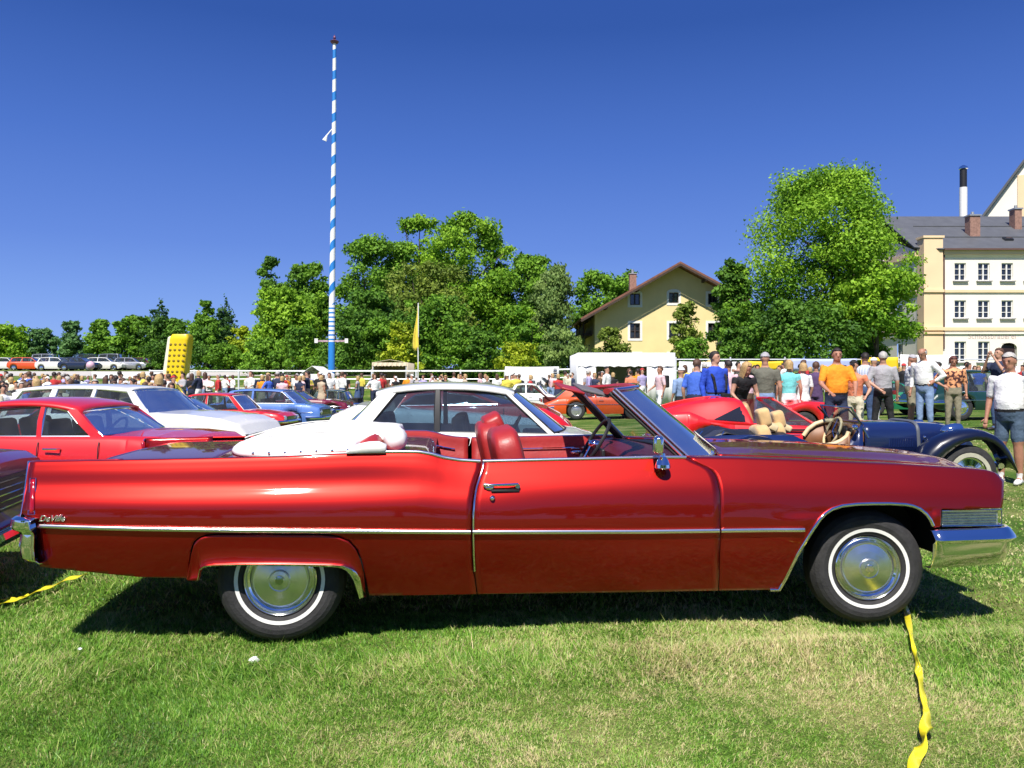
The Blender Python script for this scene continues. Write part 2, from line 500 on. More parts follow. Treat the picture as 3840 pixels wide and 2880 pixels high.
def pS(px, py):
    x, z = pc(px, py, .05)
    for _ in range(8): x, z = pc(px, py, SS(x, z))
    return x, z
def pSs(lst): return np.array([pS(a, b) for a, b in lst])
def mk(lst):
    a = pSs(lst)
    for i in range(1, len(a)):
        if a[i, 0] <= a[i - 1, 0]: a[i, 0] = a[i - 1, 0] + 0.002
    return a
BOTQ = mk([(24, 564), (40, 566.7), (139, 577), (188.6, 578.2), (189.2, 560), (190.5, 549), (194, 541), (199, 537), (206, 534.6), (216, 533.6), (260, 533.6), (322, 533.8), (337, 535.4), (350, 540.5), (357.5, 549), (362, 560), (364.6, 575), (365.6, 595.4), (420, 595.2), (480, 594)])
BOT = mk([(460, 594.3), (640, 592), (779, 589.8), (781, 587.5), (789, 571), (797, 555), (805.5, 541), (814, 527.6), (819.5, 519.5), (825.9, 512.9), (833, 508.6), (843, 505.6), (857, 504.2), (872, 503.7), (890, 503.7), (907, 504.7), (914, 506.4), (920.8, 509.4), (926, 514), (930, 519.5), (933.5, 527.3), (938, 527.3), (940.5, 527), (941.5, 509), (1004, 508)])
SKT = mk([(190.2, 578), (190.7, 560.3), (192, 549.8), (195.3, 542.2), (200, 538.4), (206.5, 536), (216, 535), (260, 535), (322, 535.2), (336.5, 536.8), (349, 541.7), (356, 549.8), (360.5, 560.5), (363.2, 575), (364.2, 595)])
SKB = mk([(190.2, 578.4), (200.2, 578.3), (200.8, 571), (203, 567), (207, 564.9), (216, 563.6), (241, 562.9), (290, 563.4), (333.6, 564.4), (345, 565.6), (352, 568.4), (357.5, 573.5), (361.2, 580.5), (363.4, 589), (364.4, 596)])
def side_panel(name, xl, xr, bot, top, cols, rows=26, extra=(), flip=False, off=0.0, par=None, sfun=None, x_dense=None, material=None, solid=0.012, clip=True):
    """near and far body panel between two edge curves xl(z), xr(z) and two outlines bot(x), top(x)"""
    out = []
    sf = sfun or SS
    for far in (0, 1):
        P = []
        us = np.linspace(0, 1, cols)
        if x_dense is not None:
            us = x_dense
        for u in us:
            col = []
            for w in np.linspace(0, 1, rows):
                x0, x1 = xl(0.6), xr(0.6)
                x = x0 + (x1 - x0) * u
                for _ in range(5):
                    if clip: z = max(0.21 + (top(x) - 0.21) * w, bot(x))
                    else: z = bot(x) + (top(x) - bot(x)) * w
                    x = xl(z) + (xr(z) - xl(z)) * u
                col.append([x, sf(x, z) + off, z])
            x, y, z = col[-1]
            for dy, dz in extra:
                col.append([x, y + dy, z + (dz(x) if callable(dz) else dz)])
            if far:
                col = [[a, CW - b, c] for a, b, c in col]
            P.append([tuple(c) for c in col])
        b = MB(); b.grid(P, flip=not far)
        o = b.build(name, material or CRED, par or CAR, ang=50, solid=solid, weld=clip)
        out.append(o)
    return out
def xofz(tab):
    """curve x(z) from a list of (x,z)"""
    a = tab[np.argsort(tab[:, 1])]
    return lambda z: float(np.interp(z, a[:, 1], a[:, 0]))
GAPR = pSs([(482, 462.5), (481.3, 469), (478.6, 476), (475.2, 487), (473, 500), (472, 515), (471.8, 535), (472.3, 555), (473.3, 572), (475, 578), (477, 594)])
GAPF = pSs([(690, 459), (697, 463), (704, 466), (709.4, 468), (713.5, 472), (716.4, 477), (718.7, 485), (719.9, 493), (720.3, 508), (720, 521), (719.3, 560), (718.5, 592)])
gr, gf = xofz(GAPR), xofz(GAPF)
REAR = pSs([(29.4, 463), (27.2, 480), (24.8, 500), (22.6, 516.5), (34.8, 518.5), (35.6, 525), (40, 567)])
rr = xofz(REAR)
NOSE = pSs([(998.5, 474.5), (1003.4, 479.5), (1003.4, 490), (1002, 508), (1002, 530)])
nr = xofz(NOSE)
RND = [(0.004, 0.004), (0.010, 0.007), (0.018, 0.008), (0.035, 0.007)]
def dense(tab, x0, x1, n):
    """column positions (0..1) clustered where an outline turns sharply"""
    base = list(np.linspace(0, 1, n))
    for x, _ in tab:
        u = (x - x0) / (x1 - x0)
        if 0 < u < 1: base.append(u)
    return np.array(sorted(set(np.round(base, 4))))
side_panel('rear_quarter_panel', rr, lambda z: gr(z) - 0.0025, lambda x: I(BOTQ, x), lambda x: I(TOP, x), 60, 44, RND,
           x_dense=dense(BOTQ, rr(.6), gr(.6), 70))
side_panel('door', lambda z: gr(z) + 0.0035, lambda z: gf(z) - 0.003, lambda x: I(BOT, x), lambda x: I(TOP, x), 34, 40, RND)
side_panel('front_fender', lambda z: gf(z) + 0.003, nr, lambda x: I(BOT, x), lambda x: I(TOP, x), 60, 44,
           [(0.006, 0.006), (0.014, 0.010), (0.03, 0.013), (0.08, 0.015), (0.14, 0.012), (0.2, 0.006)], x_dense=dense(BOT, gf(.6), nr(.6), 80))
def SSK(x, z):
    zb = I(SKB, x)
    a = SS(x, z) - 0.002
    k = exp(-max(0, z - zb) / 0.05)
    return a - 0.040 * k
side_panel('wheel_skirt', lambda z: SKT[0, 0], lambda z: (SKT[-1, 0]), lambda x: I(SKB, x), lambda x: I(SKT, x), 40, 14, (),
           x_dense=dense(SKB, SKT[0, 0], (SKT[-1, 0]), 50), sfun=SSK, clip=False)
# the seam round the skirt and along the door is a real gap with the dark inner shell behind it
for far in (0, 1):
    P = []
    for x in np.linspace(REAR[-1, 0] + 0.03, nr(.8) - 0.05, 140):
        zb_, zt_ = (I(SKB, x) if SKT[0, 0] < x < (SKT[-1, 0]) else (I(BOTQ, x) if x < gr(.6) else I(BOT, x))), I(TOP, x)
        zb_ += 0.012
        row = [(x, SS(x, zb_ + (zt_ - 0.05 - zb_) * w) + 0.022, zb_ + (zt_ - 0.05 - zb_) * w) for w in np.linspace(0, 1, 12)]
        if far: row = [(a, CW - b, c) for a, b, c in row]
        P.append(row)
    b = MB(); b.grid(P, flip=bool(far)); b.build('inner_shell', UNDER, CAR)

def both(fn):
    for far in (False, True): fn(far)
def my(p, far): return (p[0], CW - p[1], p[2]) if far else tuple(p)
def strip_tube(name, pts, r, flat, m=CHROME, seg=8, parent=None, far=False):
    b = MB(); b.tube([my(p, far) for p in pts], r, seg, flat=flat)
    return b.build(name, m, parent or CAR, ang=60)

# side moulding in three lengths, belt mouldings, door edge guard
def trims(far):
    for (a, b_) in ((35.9, 470.6), (472.6, 718.8), (720.6, 803)):
        xa, xb = pc(a, 530)[0], pc(b_, 530)[0]
        pts = [(x, SS(x, I(TRIM, x)) - 0.007, I(TRIM, x)) for x in np.linspace(xa, xb, 40)]
        strip_tube('side_moulding', pts, 0.0125, ((0, 1, 0), 0.8), TRIMM, far=far)
    for (a, b_) in ((356.5, 480.5), (483, 687)):
        xa, xb = pc(a, 456, .1)[0], pc(b_, 456, .1)[0]
        pts = [(x, SS(x, I(TOP, x)) + 0.008, I(TOP, x) + 0.010) for x in np.linspace(xa, xb, 40)]
        strip_tube('belt_moulding', pts, 0.0125, ((0, 0, 1), 0.8), TRIMM, far=far)
    zs = np.linspace(pc(476, 574)[1], pc(482, 465)[1], 24)
    strip_tube('door_edge_guard', [(gr(z) + 0.008, SS(gr(z) + 0.008, z) - 0.003, z) for z in zs], 0.0045, ((0, 1, 0), 0.8), far=far, seg=6)
both(trims)
# lips of the wheel openings
def lips(far):
    pts = []
    ax = np.array([779.5, 782, 785, 789, 793, 797, 801, 805.5, 810, 814, 819.5, 825.9, 833, 843, 857, 872, 890, 907, 914, 920.8, 926, 930, 933])
    for p in ax:
        x = pS(p, 520)[0]; z = I(BOT, x); pts.append((x, SS(x, z) - 0.004, z + 0.001))
    strip_tube('wheel_opening_lip', pts, 0.010, ((0, 1, 0), 0.8), far=far)
    P = []
    n = 46
    for i in range(n):
        x = SKB[1, 0] + (SKB[-1, 0] - SKB[1, 0]) * (i / (n - 1)) ** 1
        z = I(SKB, x); y = SSK(x, z) - 0.003
        wide = 0.010 + 0.006 * sst(.1, .5, i / n)
        k = float(sst(0.80, 0.97, i / (n - 1)))
        P.append([my((x + 0.010 * k, y, z + wide), far), my((x - .0 * k, y - 0.010, z + wide * .55), far),
                  my((x - 0.022 * k, y - 0.006, z - 0.002), far), my((x - 0.05 * k, y + 0.03, z - 0.004), far)])
    b = MB(); b.grid(P, flip=far); b.build('skirt_lip', CHROME, CAR, ang=50, solid=0.003)
both(lips)

# ---- wheels
def caddy_wheel(x, y, far, steer=0.0):
    w = bpy.data.objects.new('wheel', None); COL.objects.link(w); w.parent = CAR
    w.location = (x, y, 0.350)
    if x > 2: w.scale = (.955, 1, .955); w.rotation_euler = (0, 0, steer + (pi if far else 0))
    tyre = [(0.193, 0.030), (0.201, 0.018), (0.2195, 0.008), (0.2205, 0.004), (0.2405, 0.002), (0.2415, 0.006), (0.268, 0.000), (0.293, 0.004), (0.314, 0.016),
            (0.327, 0.032), (0.3385, 0.048), (0.3425, 0.072), (0.3435, 0.11), (0.3425, 0.145), (0.336, 0.17), (0.315, 0.195), (0.28, 0.215), (0.2, 0.2), (0.19, 0.12)]
    b = MB(); b.lathe(tyre, 64, 'y', mis=[0, 0, 0, 1, 0] + [0] * 20); b.build('tyre', [RUBBER, WHITEWALL], w, ang=40)
    rim = [(0.194, 0.034), (0.195, 0.014), (0.190, 0.010), (0.186, 0.016), (0.176, 0.034), (0.166, 0.040), (0.163, 0.036), (0.158, 0.050), (0.150, 0.052)]
    b = MB(); b.lathe(rim, 64, 'y'); b.build('rim', CHROME, w, ang=40)
    disc = [(0.155, 0.056), (0.151, 0.030), (0.146, 0.021), (0.142, 0.022), (0.10, 0.012), (0.060, 0.004), (0.056, 0.006), (0.0535, 0.004), (0.050, -0.004), (0.03, -0.007), (0.0, -0.0085)]
    hc = MB(); hc.lathe(disc, 64, 'y'); h = hc.build('hubcap', BRUSHED, w, ang=30)
    e = MB(); e.lathe([(0.027, -0.0085), (0.026, -0.011), (0.022, -0.012), (0.0, -0.012)], 20, 'y')
    # crest: shield under a small crown, moulded in relief
    e.prism([(-.011, .012), (.011, .012), (.011, -.002), (0, -.014), (-.011, -.002)], -0.0165, -0.011, mi=0)
    e.box((0, -0.0135, .016), (.016, .004, .005))
    e.build('crest', CHROME, h, ang=30)
    return w
YW = 0.088
xr_, xf_ = pc(279.2, 580.6, YW)[0], pc(868.7, 565.8, YW)[0]
caddy_wheel(xr_, YW + 0.01, False); caddy_wheel(xf_, YW - 0.005, False, R(-7))
caddy_wheel(xr_, CW - YW, True); caddy_wheel(xf_, CW - YW, True, R(-7))

# ---- underside, wheel houses
b = MB()
b.box((1.65, 1.0, 0.30), (2.35, 1.72, 0.10)); b.box((-0.80, 1.0, 0.53), (1.06, 1.72, 0.12)); b.box((2.9, 1.0, 0.48), (0.9, 1.0, 0.2)); b.box((0, 1.0, .42), (.9, .95, .2))
for xw in (xr_, xf_):
    for s in (0, 1):
        y0, y1 = (0.125, 0.42) if s == 0 else (CW - 0.42, CW - 0.125)
        P = []
        for k in range(15):
            a = pi * (0.07 + 0.86 * k / 14)
            P.append([(xw + 0.545 * cos(a), y, 0.36 + 0.47 * sin(a)) for y in (y0, y1)])
        b.grid(P)
        b.prism([(xw + 0.54 * cos(.25 + (pi - .5) * k / 12), 0.3 + 0.52 * sin(.25 + (pi - .5) * k / 12)) for k in range(13)], (y1 if s == 0 else y0) - .005, (y1 if s == 0 else y0) + .005)
for yy in (.32, CW - .32): b.box((xf_ + .475, yy, .58), (.04, .40, .34))
b.build('underbody', UNDER, CAR, smooth=False)
b = MB(); b.tube([(0.15, 1.55, 0.24), (-.5, 1.6, .25), (-1.15, 1.62, 0.27)], 0.028, 10); b.build('exhaust_pipe', mat('exhaust_steel', (.2, .18, .16), rough=.5, metal=.8), CAR)

# ---- tail: deck lid, fins, chrome edge, lamps, bumper
xdk = pc(107, 460, 0.2)[0]                      # where the lid starts to fall at the near fin
xdc = pc(144.7, 451, 1.0)[0]
xseam = pc(214, 459, 0.2)[0]; xcov = pc(345, 455, .2)[0]
def zdeck(x, y):
    s = (y - 1) / 0.86
    return I(TOP, x) - 0.012 + 0.012 * (1 - s * s) - 0.010 * exp(-((abs(s) - 1) / .12) ** 2)
def deck(x0f, x1f, n, name):
    P = []
    for i in range(n):
        row = []
        for y in np.linspace(0.155, CW - 0.155, 31):
            x0, x1 = x0f(y), x1f(y)
            x = x0 + (x1 - x0) * i / (n - 1)
            row.append((x, y, zdeck(x, y)))
        P.append(row)
    b = MB(); b.grid(P, flip=True); return b.build(name, CRED, CAR, ang=60, solid=0.01)
tail_x = lambda y: -0.98 + 0.02 * ((y - 1) / .85) ** 2 + 0.10 * exp(-((abs(y - 1) - .85) / .12) ** 2) - .04
seam_x = lambda y: xseam - 0.03 * (1 - ((y - 1) / .85) ** 2)
deck(tail_x, seam_x, 20, 'trunk_lid')
deck(lambda y: seam_x(y) + 0.006, lambda y: xcov + .5, 20, 'rear_deck')
def tailface():
    P = []
    for z0, dx in ((0.0, 0), (-.015, -.02), (-0.06, -.045), (-.16, -.06), (-.30, -.05)):
        P.append([(tail_x(y) + dx, y, zdeck(tail_x(y), y) + z0) for y in np.linspace(0.155, CW - .155, 25)])
    b = MB(); b.grid(P, flip=False); b.build('tail_panel', CRED, CAR, ang=60, solid=.01)
tailface()
def fins(far):
    # inner wall of the fin
    xs = np.linspace(rr(.95) + 0.01, xdk + .1, 12)
    b = MB(); b.grid([[my((x, SS(x, I(TOP, x)) + 0.035 + dy, I(TOP, x) + 0.007 + dz), far) for dy, dz in ((0, 0), (.008, -.02), (.01, -.15), (.015, -.3))] for x in xs], flip=far)
    b.build('fin_inner_panel', CRED, CAR, solid=.008)
    pts = []
    for px_, py_ in ((29.2, 462.6), (27.8, 473), (26, 487), (24, 502), (21.8, 514), (20.8, 517.4)):
        x, z = pS(px_, py_); pts.append((x - .004, SS(x, z) + 0.02, z))
    strip_tube('fin_edge_moulding', pts, 0.022, ((1, 0, 0), 0.45), far=far)
    P = []
    for k in range(9):
        t = k / 8; py_ = 479 + 34.5 * t
        row = []
        for w_ in (0, .33, .66, 1):
            x, z = pS(31.0 - 2.0 * t + (5.2 + .2 * t) * w_, py_)
            row.append(my((x, SS(x, z) - (.009 if 0 < w_ < 1 else .003), z), far))
        P.append(row)
    b = MB(); b.grid(P, flip=not far); b.build('tail_lamp', LENSRED, CAR, solid=.004)
    pts = [pS(a, c) for a, c in ((30.6, 478), (36.4, 478), (35.0, 514.4), (28.6, 514.4))]
    b = MB(); b.tube([my((q[0], SS(q[0], q[1]) - 0.004, q[1]), far) for q in pts], 0.0032, 6, closed=True)
    b.build('lamp_frame', CHROME, CAR)
    zz = np.linspace(.70, .97, 6)
    b = MB(); b.grid([[my((rr(z) - .016, SS(-1.2, z) + dy, z), far) for dy in (0.03, .1)] for z in zz], flip=not far); b.build('rear_lens', LENSRED, CAR, solid=.02)
both(fins)

def bumper(name, path, sec, mats=CHROME, parent=CAR):
    """path: plan points (x,y,dz) ordered; sec: (outward, z) section"""
    n = len(path); P = []
    for i in range(n):
        a = Vector(path[max(i - 1, 0)][:2]); c = Vector(path[min(i + 1, n - 1)][:2])
        t = (c - a).normalized(); nrm = Vector((t.y, -t.x))
        s_ = sec(i / (n - 1)) if callable(sec) else sec
        P.append([(path[i][0] + nrm.x * o, path[i][1] + nrm.y * o, z + path[i][2]) for o, z in s_])
    b = MB(); b.grid(P)
    return b.build(name, mats, parent, ang=40, solid=0.006, normals=False)
def arc_path(xs, xe, rc, sign=1, bow=0.05, n=9, ya=-0.012):
    """from the near side at xs round the corner at xe and across to the far side"""
    pts = [(xs + (xe - sign * rc - xs) * i / 6, ya + 0.004 * i) for i in range(7)]
    y0 = pts[-1][1]
    cx = xe - sign * rc
    for k in range(1, n):
        a = pi / 2 * k / n
        pts.append((cx + sign * rc * sin(a), y0 + rc * (1 - cos(a))))
    half = pts[:]
    mid = [(xe + sign * bow * (1 - ((y - 1) / .85) ** 2), y) for y in np.linspace(y0 + rc, CW - y0 - rc, 13)]
    return half + mid + [(x, CW - y) for x, y in half[::-1]]
# front bumper
xb0, zb_top = pc(929.6, 529, 0); xb1 = pc(1003.5, 535, .12)[0]
zf = lambda py: pc(960, py, 0)[1]
pth = [(x, y, 0) for x, y in arc_path(xb0, xb1, 0.11, 1, .05)]
def fsec(u):
    c = float(sst(.03, .2, min(u, 1 - u)))
    return [(-.03, zf(529)), (0.000, zf(528.8)), (0.012, zf(530)), (0.042, zf(536.8)), (0.046, zf(538.6)), (0.038, zf(540.5)), (0.022 - .008 * c, zf(543)), (0.020 - .012 * c, zf(553)), (0.012 - .022 * c, zf(562)), (-0.004 - .03 * c, zf(567.5) + .010 * c), (-.05 - .03 * c, zf(568) + .012 * c)]
bumper('front_bumper', pth, fsec)
# rear bumper
xr0, xr1 = pc(35, 520, 0)[0], pc(17, 524, .1)[0]
zr = lambda py: pc(26, py, 0)[1]
pth = [(x, y, 0) for x, y in arc_path(xr0, xr1, 0.10, -1, .05)]
def rsec(u):
    c = float(sst(.02, .16, min(u, 1 - u)))
    return [(.03, zr(519)), (0.0, zr(519)), (-.016, zr(521)), (-.022, zr(527)), (-.014, zr(530)), (.0 + .012 * c, zr(532.5)), (.004 + .022 * c, zr(536)), (.002 + .016 * c, zr(548)), (.006 + .022 * c, zr(560)), (.03 + .03 * c, zr(564)), (.06 + .04 * c, zr(564))]
bumper('rear_bumper', pth, rsec)

# ---- lamp in the fender corner with its bright grille bars
def corner_lamp(far):
    x0, z0 = pc(941.8, 526.3, .03); x1, z1 = pc(1001.6, 509.4, .03)
    y = 0.045
    lm = MB(); lm.box(((x0 + x1) / 2 - .01, (CW - y - .012) if far else y + .012, (z0 + z1) / 2), (x1 - x0 - .01, .03, z1 - z0 - .004)); lo = lm.build('cornering_lamp', mat('grey_lens', (.32, .36, .38), rough=.15, coat=1, metal=.5, vscale=60, var=.3), CAR)
    for k in range(6):
        z = z0 + (z1 - z0) * (k + .5) / 6
        s = MB(); s.box(((x0 + x1) / 2 - .012, (CW - y + .01) if far else y - .01, z), (x1 - x0 - .03, .010, .0055)); s.build('grille_bar', CHROME, lo, bevel=.0015)
    f = MB(); f.tube([my((a, y - .014, c), far) for a, c in ((x0, z0), (x1, z0), (x1, z1), (x0, z1))], .005, 6, closed=True); f.build('lamp_bezel', CHROME, lo)
    # front face of the fender: bezel with two round lamps
    xf = nr(.8) - .02
    fb = MB(); fb.box((xf - .03, my((0, .40, 0), far)[1], .775), (.04, .46, .16)); fo = fb.build('headlight_bezel', CHROME, CAR, bevel=.012)
    for yy in (.28, .50):
        hb = MB(); hb.lathe([(0.065, 0), (.07, -.004), (.076, .0), (.076, -.03)], 24, 'x', c=(xf - .008, my((0, yy, 0), far)[1], .775), mi=0)
        hb.lathe([(0.0, .012), (.04, .008), (.062, .0)], 24, 'x', c=(xf - .008, my((0, yy, 0), far)[1], .775)); hb.build('headlight', LENS, CAR, normals=True)
both(corner_lamp)

# ---- hood, cowl, grille
HC = pcs([(700, 441.8), (712, 441.9), (755.7, 441.9), (800, 443.2), (837, 444.9), (870, 447), (884, 448.4), (900, 449.6), (912, 451.6), (924, 455.9), (930, 459.5), (935, 465)], 1.0)
HE = 0.330
xh0 = pc(712, 458, HE)[0]; xh1 = HC[-1, 0]
def hood_z(x, y):
    s = abs(y - 1) / (1 - HE)
    ze = I(TOP, x) + 0.010
    zc = I(HC, x)
    drop = ze - max(0, (x - (hood_front(y) - .22)) / .22) ** 2.2 * 0.05
    k = 1 - float(sst(0.50, 1.0, s))
    plate = 0.35 * (1 - s) + 0.65 * k
    return drop + (max(zc, drop) - drop) * plate if zc > drop else zc
def hood_front(y): return xh1 + 0.02 - 0.27 * (abs(y - 1) / .67) ** 2
cowl_x = lambda y: xh0 + 0.05 - 0.02 + 0.13 * (1 - (abs(y - 1) / .67) ** 2)
P = []
for i in range(44):
    row = []
    for y in np.linspace(HE, CW - HE, 41):
        x = cowl_x(y) + (hood_front(y) - cowl_x(y)) * i / 43
        row.append((x, y, hood_z(x, y)))
    P.append(row)
for d, dz in ((.006, -.015), (.006, -.05), (0, -.10)):
    P.append([(hood_front(y) + d, y, hood_z(hood_front(y), y) + dz) for y in np.linspace(HE, CW - HE, 41)])
b = MB(); b.grid(P, flip=True); b.build('hood', CRED, CAR, ang=50, solid=0.012)
hp = MB(); P = []
for i in range(5):
    P.append([(hood_front(y) - .02 + (xh1 + .01 - hood_front(y) + .02) * i / 4, y, I(TOP, xh1) - .055 - .012 * i) for y in np.linspace(HE - .01, CW - HE + .01, 25)])
hp.grid(P, flip=True); hp.build('grille_header_panel', CRED, CAR, solid=.01)
# the grille
gxr = xh1 - .06
b = MB(); b.box((gxr - .08, 1.0, .74), (.06, 1.0, .20)); go = b.build('grille', BLACK, CAR)
for k in range(7):
    s = MB(); s.box((gxr - .03, 1.0, .65 + k * .028), (.02, .98, .006)); s.build('grille_slat', CHROME, go)
for k in range(16):
    s = MB(); s.box((gxr - .026, .53 + k * .0627, .74), (.02, .005, .19)); s.build('grille_bar', CHROME, go)
b = MB(); b.box((gxr - .16, 1.0, .62), (.2, 1.3, .12)); b.build('front_valance', CRED, CAR, bevel=.02)
# top of the scuttle between hood and windscreen, with vents and wipers
def cowl():
    P = []
    for i in range(6):
        row = []
        for y in np.linspace(.15, CW - .15, 25):
            xa = pc(676, 458, .2)[0] - .02 + .16 * (1 - ((y - 1) / .85) ** 2); xb = cowl_x(min(max(y, HE), CW - HE)) - .006
            if y < HE or y > CW - HE: xb = xh0 - .0
            x = xa + (xb - xa) * i / 5
            row.append((x, y, I(TOP, x) - .004 + .010 * (1 - ((y - 1) / .85) ** 2)))
        P.append(row)
    b = MB(); b.grid(P, flip=True); b.build('cowl_vent', BLACK, CAR, solid=.01)
cowl()

# ---- windscreen
A0 = pc(684.0, 458.0, .20); A1 = pc(612.2, 391.0, .34)
def ws(s, t, pad=0.0):
    """s -1..1 near to far, t 0..1 bottom to top"""
    y0, y1 = .20, .34
    hw = (1 - (y0 + (y1 - y0) * t)) * (1 + pad)
    bow = 0.37 * (1 - t) + 0.26 * t
    # tight wrap close to the pillars
    k = 1 - abs(s) ** 3.4
    x = A0[0] + (A1[0] - A0[0]) * t + bow * k
    z = A0[1] + (A1[1] - A0[1]) * t + (0.028 * (1 - s * s)) * t - .0 * k * (1 - t)
    return (x, 1 + s * hw, z)
ss_ = np.sin(np.linspace(-1, 1, 41) * pi / 2)
b = MB(); b.grid([[ws(s, t) for t in np.linspace(0, 1, 16)] for s in ss_]); b.build('windshield', glass_mat('windscreen_glass', (.72, .84, .86), 1.15), CAR, ang=90)
def pillar(far):
    s = 1 if far else -1
    b = MB(); b.tube([ws(s, t, .012) for t in np.linspace(-.02, 1.0, 10)], .019, 8, flat=((0, 1, 0), .8)); po = b.build('windshield_pillar', BLACK, CAR, ang=60)
    q = [Vector(ws(s, t, .03)) for t in np.linspace(-.01, 1.0, 10)]
    b = MB(); b.tube([p + Vector((.016, 0, .012)) for p in q], .0085, 6); b.build('pillar_moulding', TRIMM, po)
    b = MB(); b.tube([p + Vector((-.020, 0, -.012)) for p in q], .011, 6); b.build('weather_strip', BLACK, po)
    b = MB(); b.tube([p + Vector((-.006, -.02 if not far else .02, .0)) for p in q], .0075, 6); b.build('pillar_moulding', TRIMM, po)
both(pillar)
b = MB(); b.tube([Vector(ws(s, 1.0)) + Vector((0.006, 0, .008)) for s in ss_], .014, 8, flat=((0, 0, 1), .7)); b.build('header_moulding', CHROME, CAR)
b = MB(); b.tube([Vector(ws(s, 1.0)) + Vector((-.032, 0, -.002)) for s in ss_], .032, 8, flat=((0, 0, 1), .55)); b.build('header_rail', LEATHER, CAR)
b = MB(); b.tube([Vector(ws(s, 0.0)) + Vector((0.008, 0, -.004)) for s in ss_], .010, 8); b.build('windshield_base_trim', CHROME, CAR)
# sun visors swung up above the header
for yy, m_ in ((.56, mat('grey_cloth', (.13, .12, .13), rough=.8, var=.2, vscale=50)), (1.42, LEATHER)):
    s = (yy - 1) / .66
    c = Vector(ws(s, 1.0)); b = MB()
    b.box((c.x - .285, yy, c.z - .012), (.17, .40, .018), rot=Matrix.Rotation(R(14), 3, 'Y') @ Matrix.Rotation(R(5), 3, 'X')); b.build('sun_visor', m_, CAR, bevel=.007)
b = MB(); c = Vector(ws(0, .9)); b.box((c.x - .07, 1, c.z - .03), (.02, .2, .055)); b.tube([(c.x - .07, 1, c.z - .02), (c.x, 1, c.z + .03)], .006, 6); b.build('rear_view_mirror', BLACK, CAR, bevel=.006)
for yy in (.62, 1.15):
    s0 = (yy - 1) / .8
    p0 = Vector(ws(s0, -.02)) + Vector((.05, 0, 0)); p1 = Vector(ws(s0 + .48, .10)) + Vector((.016, 0, .006))
    b = MB(); b.tube([p0, (p0 + p1) / 2 + Vector((.012, 0, .01)), p1], .005, 6); b.build('wiper', BLACK, CAR)

# ---- door handle, lock, mirror, script
def handle(far):
    def pt(a, c, off): x, z = pS(a, c); return my((x, SS(x, z) + off, z), far)
    b = MB()
    b.tube([pt(483.5, 484.4, -.022), pt(492, 484.4, -.030), pt(508, 484.0, -.030), pt(518, 483.8, -.022)], .0085, 8)
    b.tube([pt(485, 484.5, .01), pt(485, 484.4, -.022)], .013, 8); b.tube([pt(517, 486.5, .01), pt(517.4, 485.6, -.022)], .014, 8)
    x, z = pS(489.5, 487.5); q = my((x, SS(x, z) - .005, z), far); b.ell(q, (.026, .016, .016), 12, 8)
    b.build('door_handle', CHROME, CAR, ang=60)
    b = MB(); xs = [pc(a, 488, .05)[0] for a in (491, 519)]; z = pc(505, 490.3, .05)[1]
    b.box(((xs[0] + xs[1]) / 2, my((0, SS(xs[0], z) - .006, 0), far)[1], z), (xs[1] - xs[0], .014, .012)); b.build('handle_recess', BLACK, CAR, bevel=.002)
    x, z = pS(492.2, 498); y = SS(x, z)
    b = MB(); b.ell(my((x, y - .002, z), far), (.016, .022, .016), 16, 8); b.build('door_lock', CHROME, CAR)
both(handle)
b = MB()
mx_, mz_ = pc(663.5, 462.5, .03)
b.lathe([(0.038, -.036), (.043, -.030), (.041, -.012), (.030, .014), (.016, .03), (.012, .05)], 20, 'z', c=(mx_, .045, mz_))
b.tube([(mx_, .045, mz_ + .02), (mx_ - .012, .04, mz_ + .075)], .009, 8)
mo = b.build('door_mirror', CHROME, CAR)
b = MB(); c0 = pc(658.5, 444.5, .03); b.box((c0[0], .035, c0[1]), (.055, .115, .095), rot=Matrix.Rotation(R(-12), 3, 'Z')); b.build('mirror_housing', CHROME, mo, bevel=.016)
b = MB(); b.box((c0[0] - .0285, .035, c0[1]), (.003, .09, .075), rot=Matrix.Rotation(R(-12), 3, 'Z')); b.build('mirror_glass', mat('mirror_glass', (.8, .85, .9), rough=.01, metal=1, var=0), mo)

def text_mesh(body, size, m, parent, loc, rot, extrude=.003, shear=0.0, name='lettering', bevel=0.0, align='CENTER'):
    cu = bpy.data.curves.new('txt', 'FONT'); cu.body = body; cu.size = size; cu.extrude = extrude; cu.shear = shear; cu.align_x = align; cu.bevel_depth = bevel
    cu.resolution_u = 3
    t = bpy.data.objects.new('txt', cu); COL.objects.link(t)
    dg = bpy.context.evaluated_depsgraph_get()
    me = bpy.data.meshes.new_from_object(t.evaluated_get(dg))
    bpy.data.objects.remove(t); bpy.data.curves.remove(cu)
    me.materials.clear(); me.materials.append(m)
    o = bpy.data.objects.new(name, me); COL.objects.link(o); o.parent = parent; o.location = loc; o.rotation_euler = rot
    return o
sx, sz = pS(52.5, 521)
text_mesh('DeVille', .043, TRIMM, CAR, (sx, SS(sx, sz) - .009, sz + .001), (R(90), 0, 0), .0035, .45, 'script_badge', bevel=.0012)

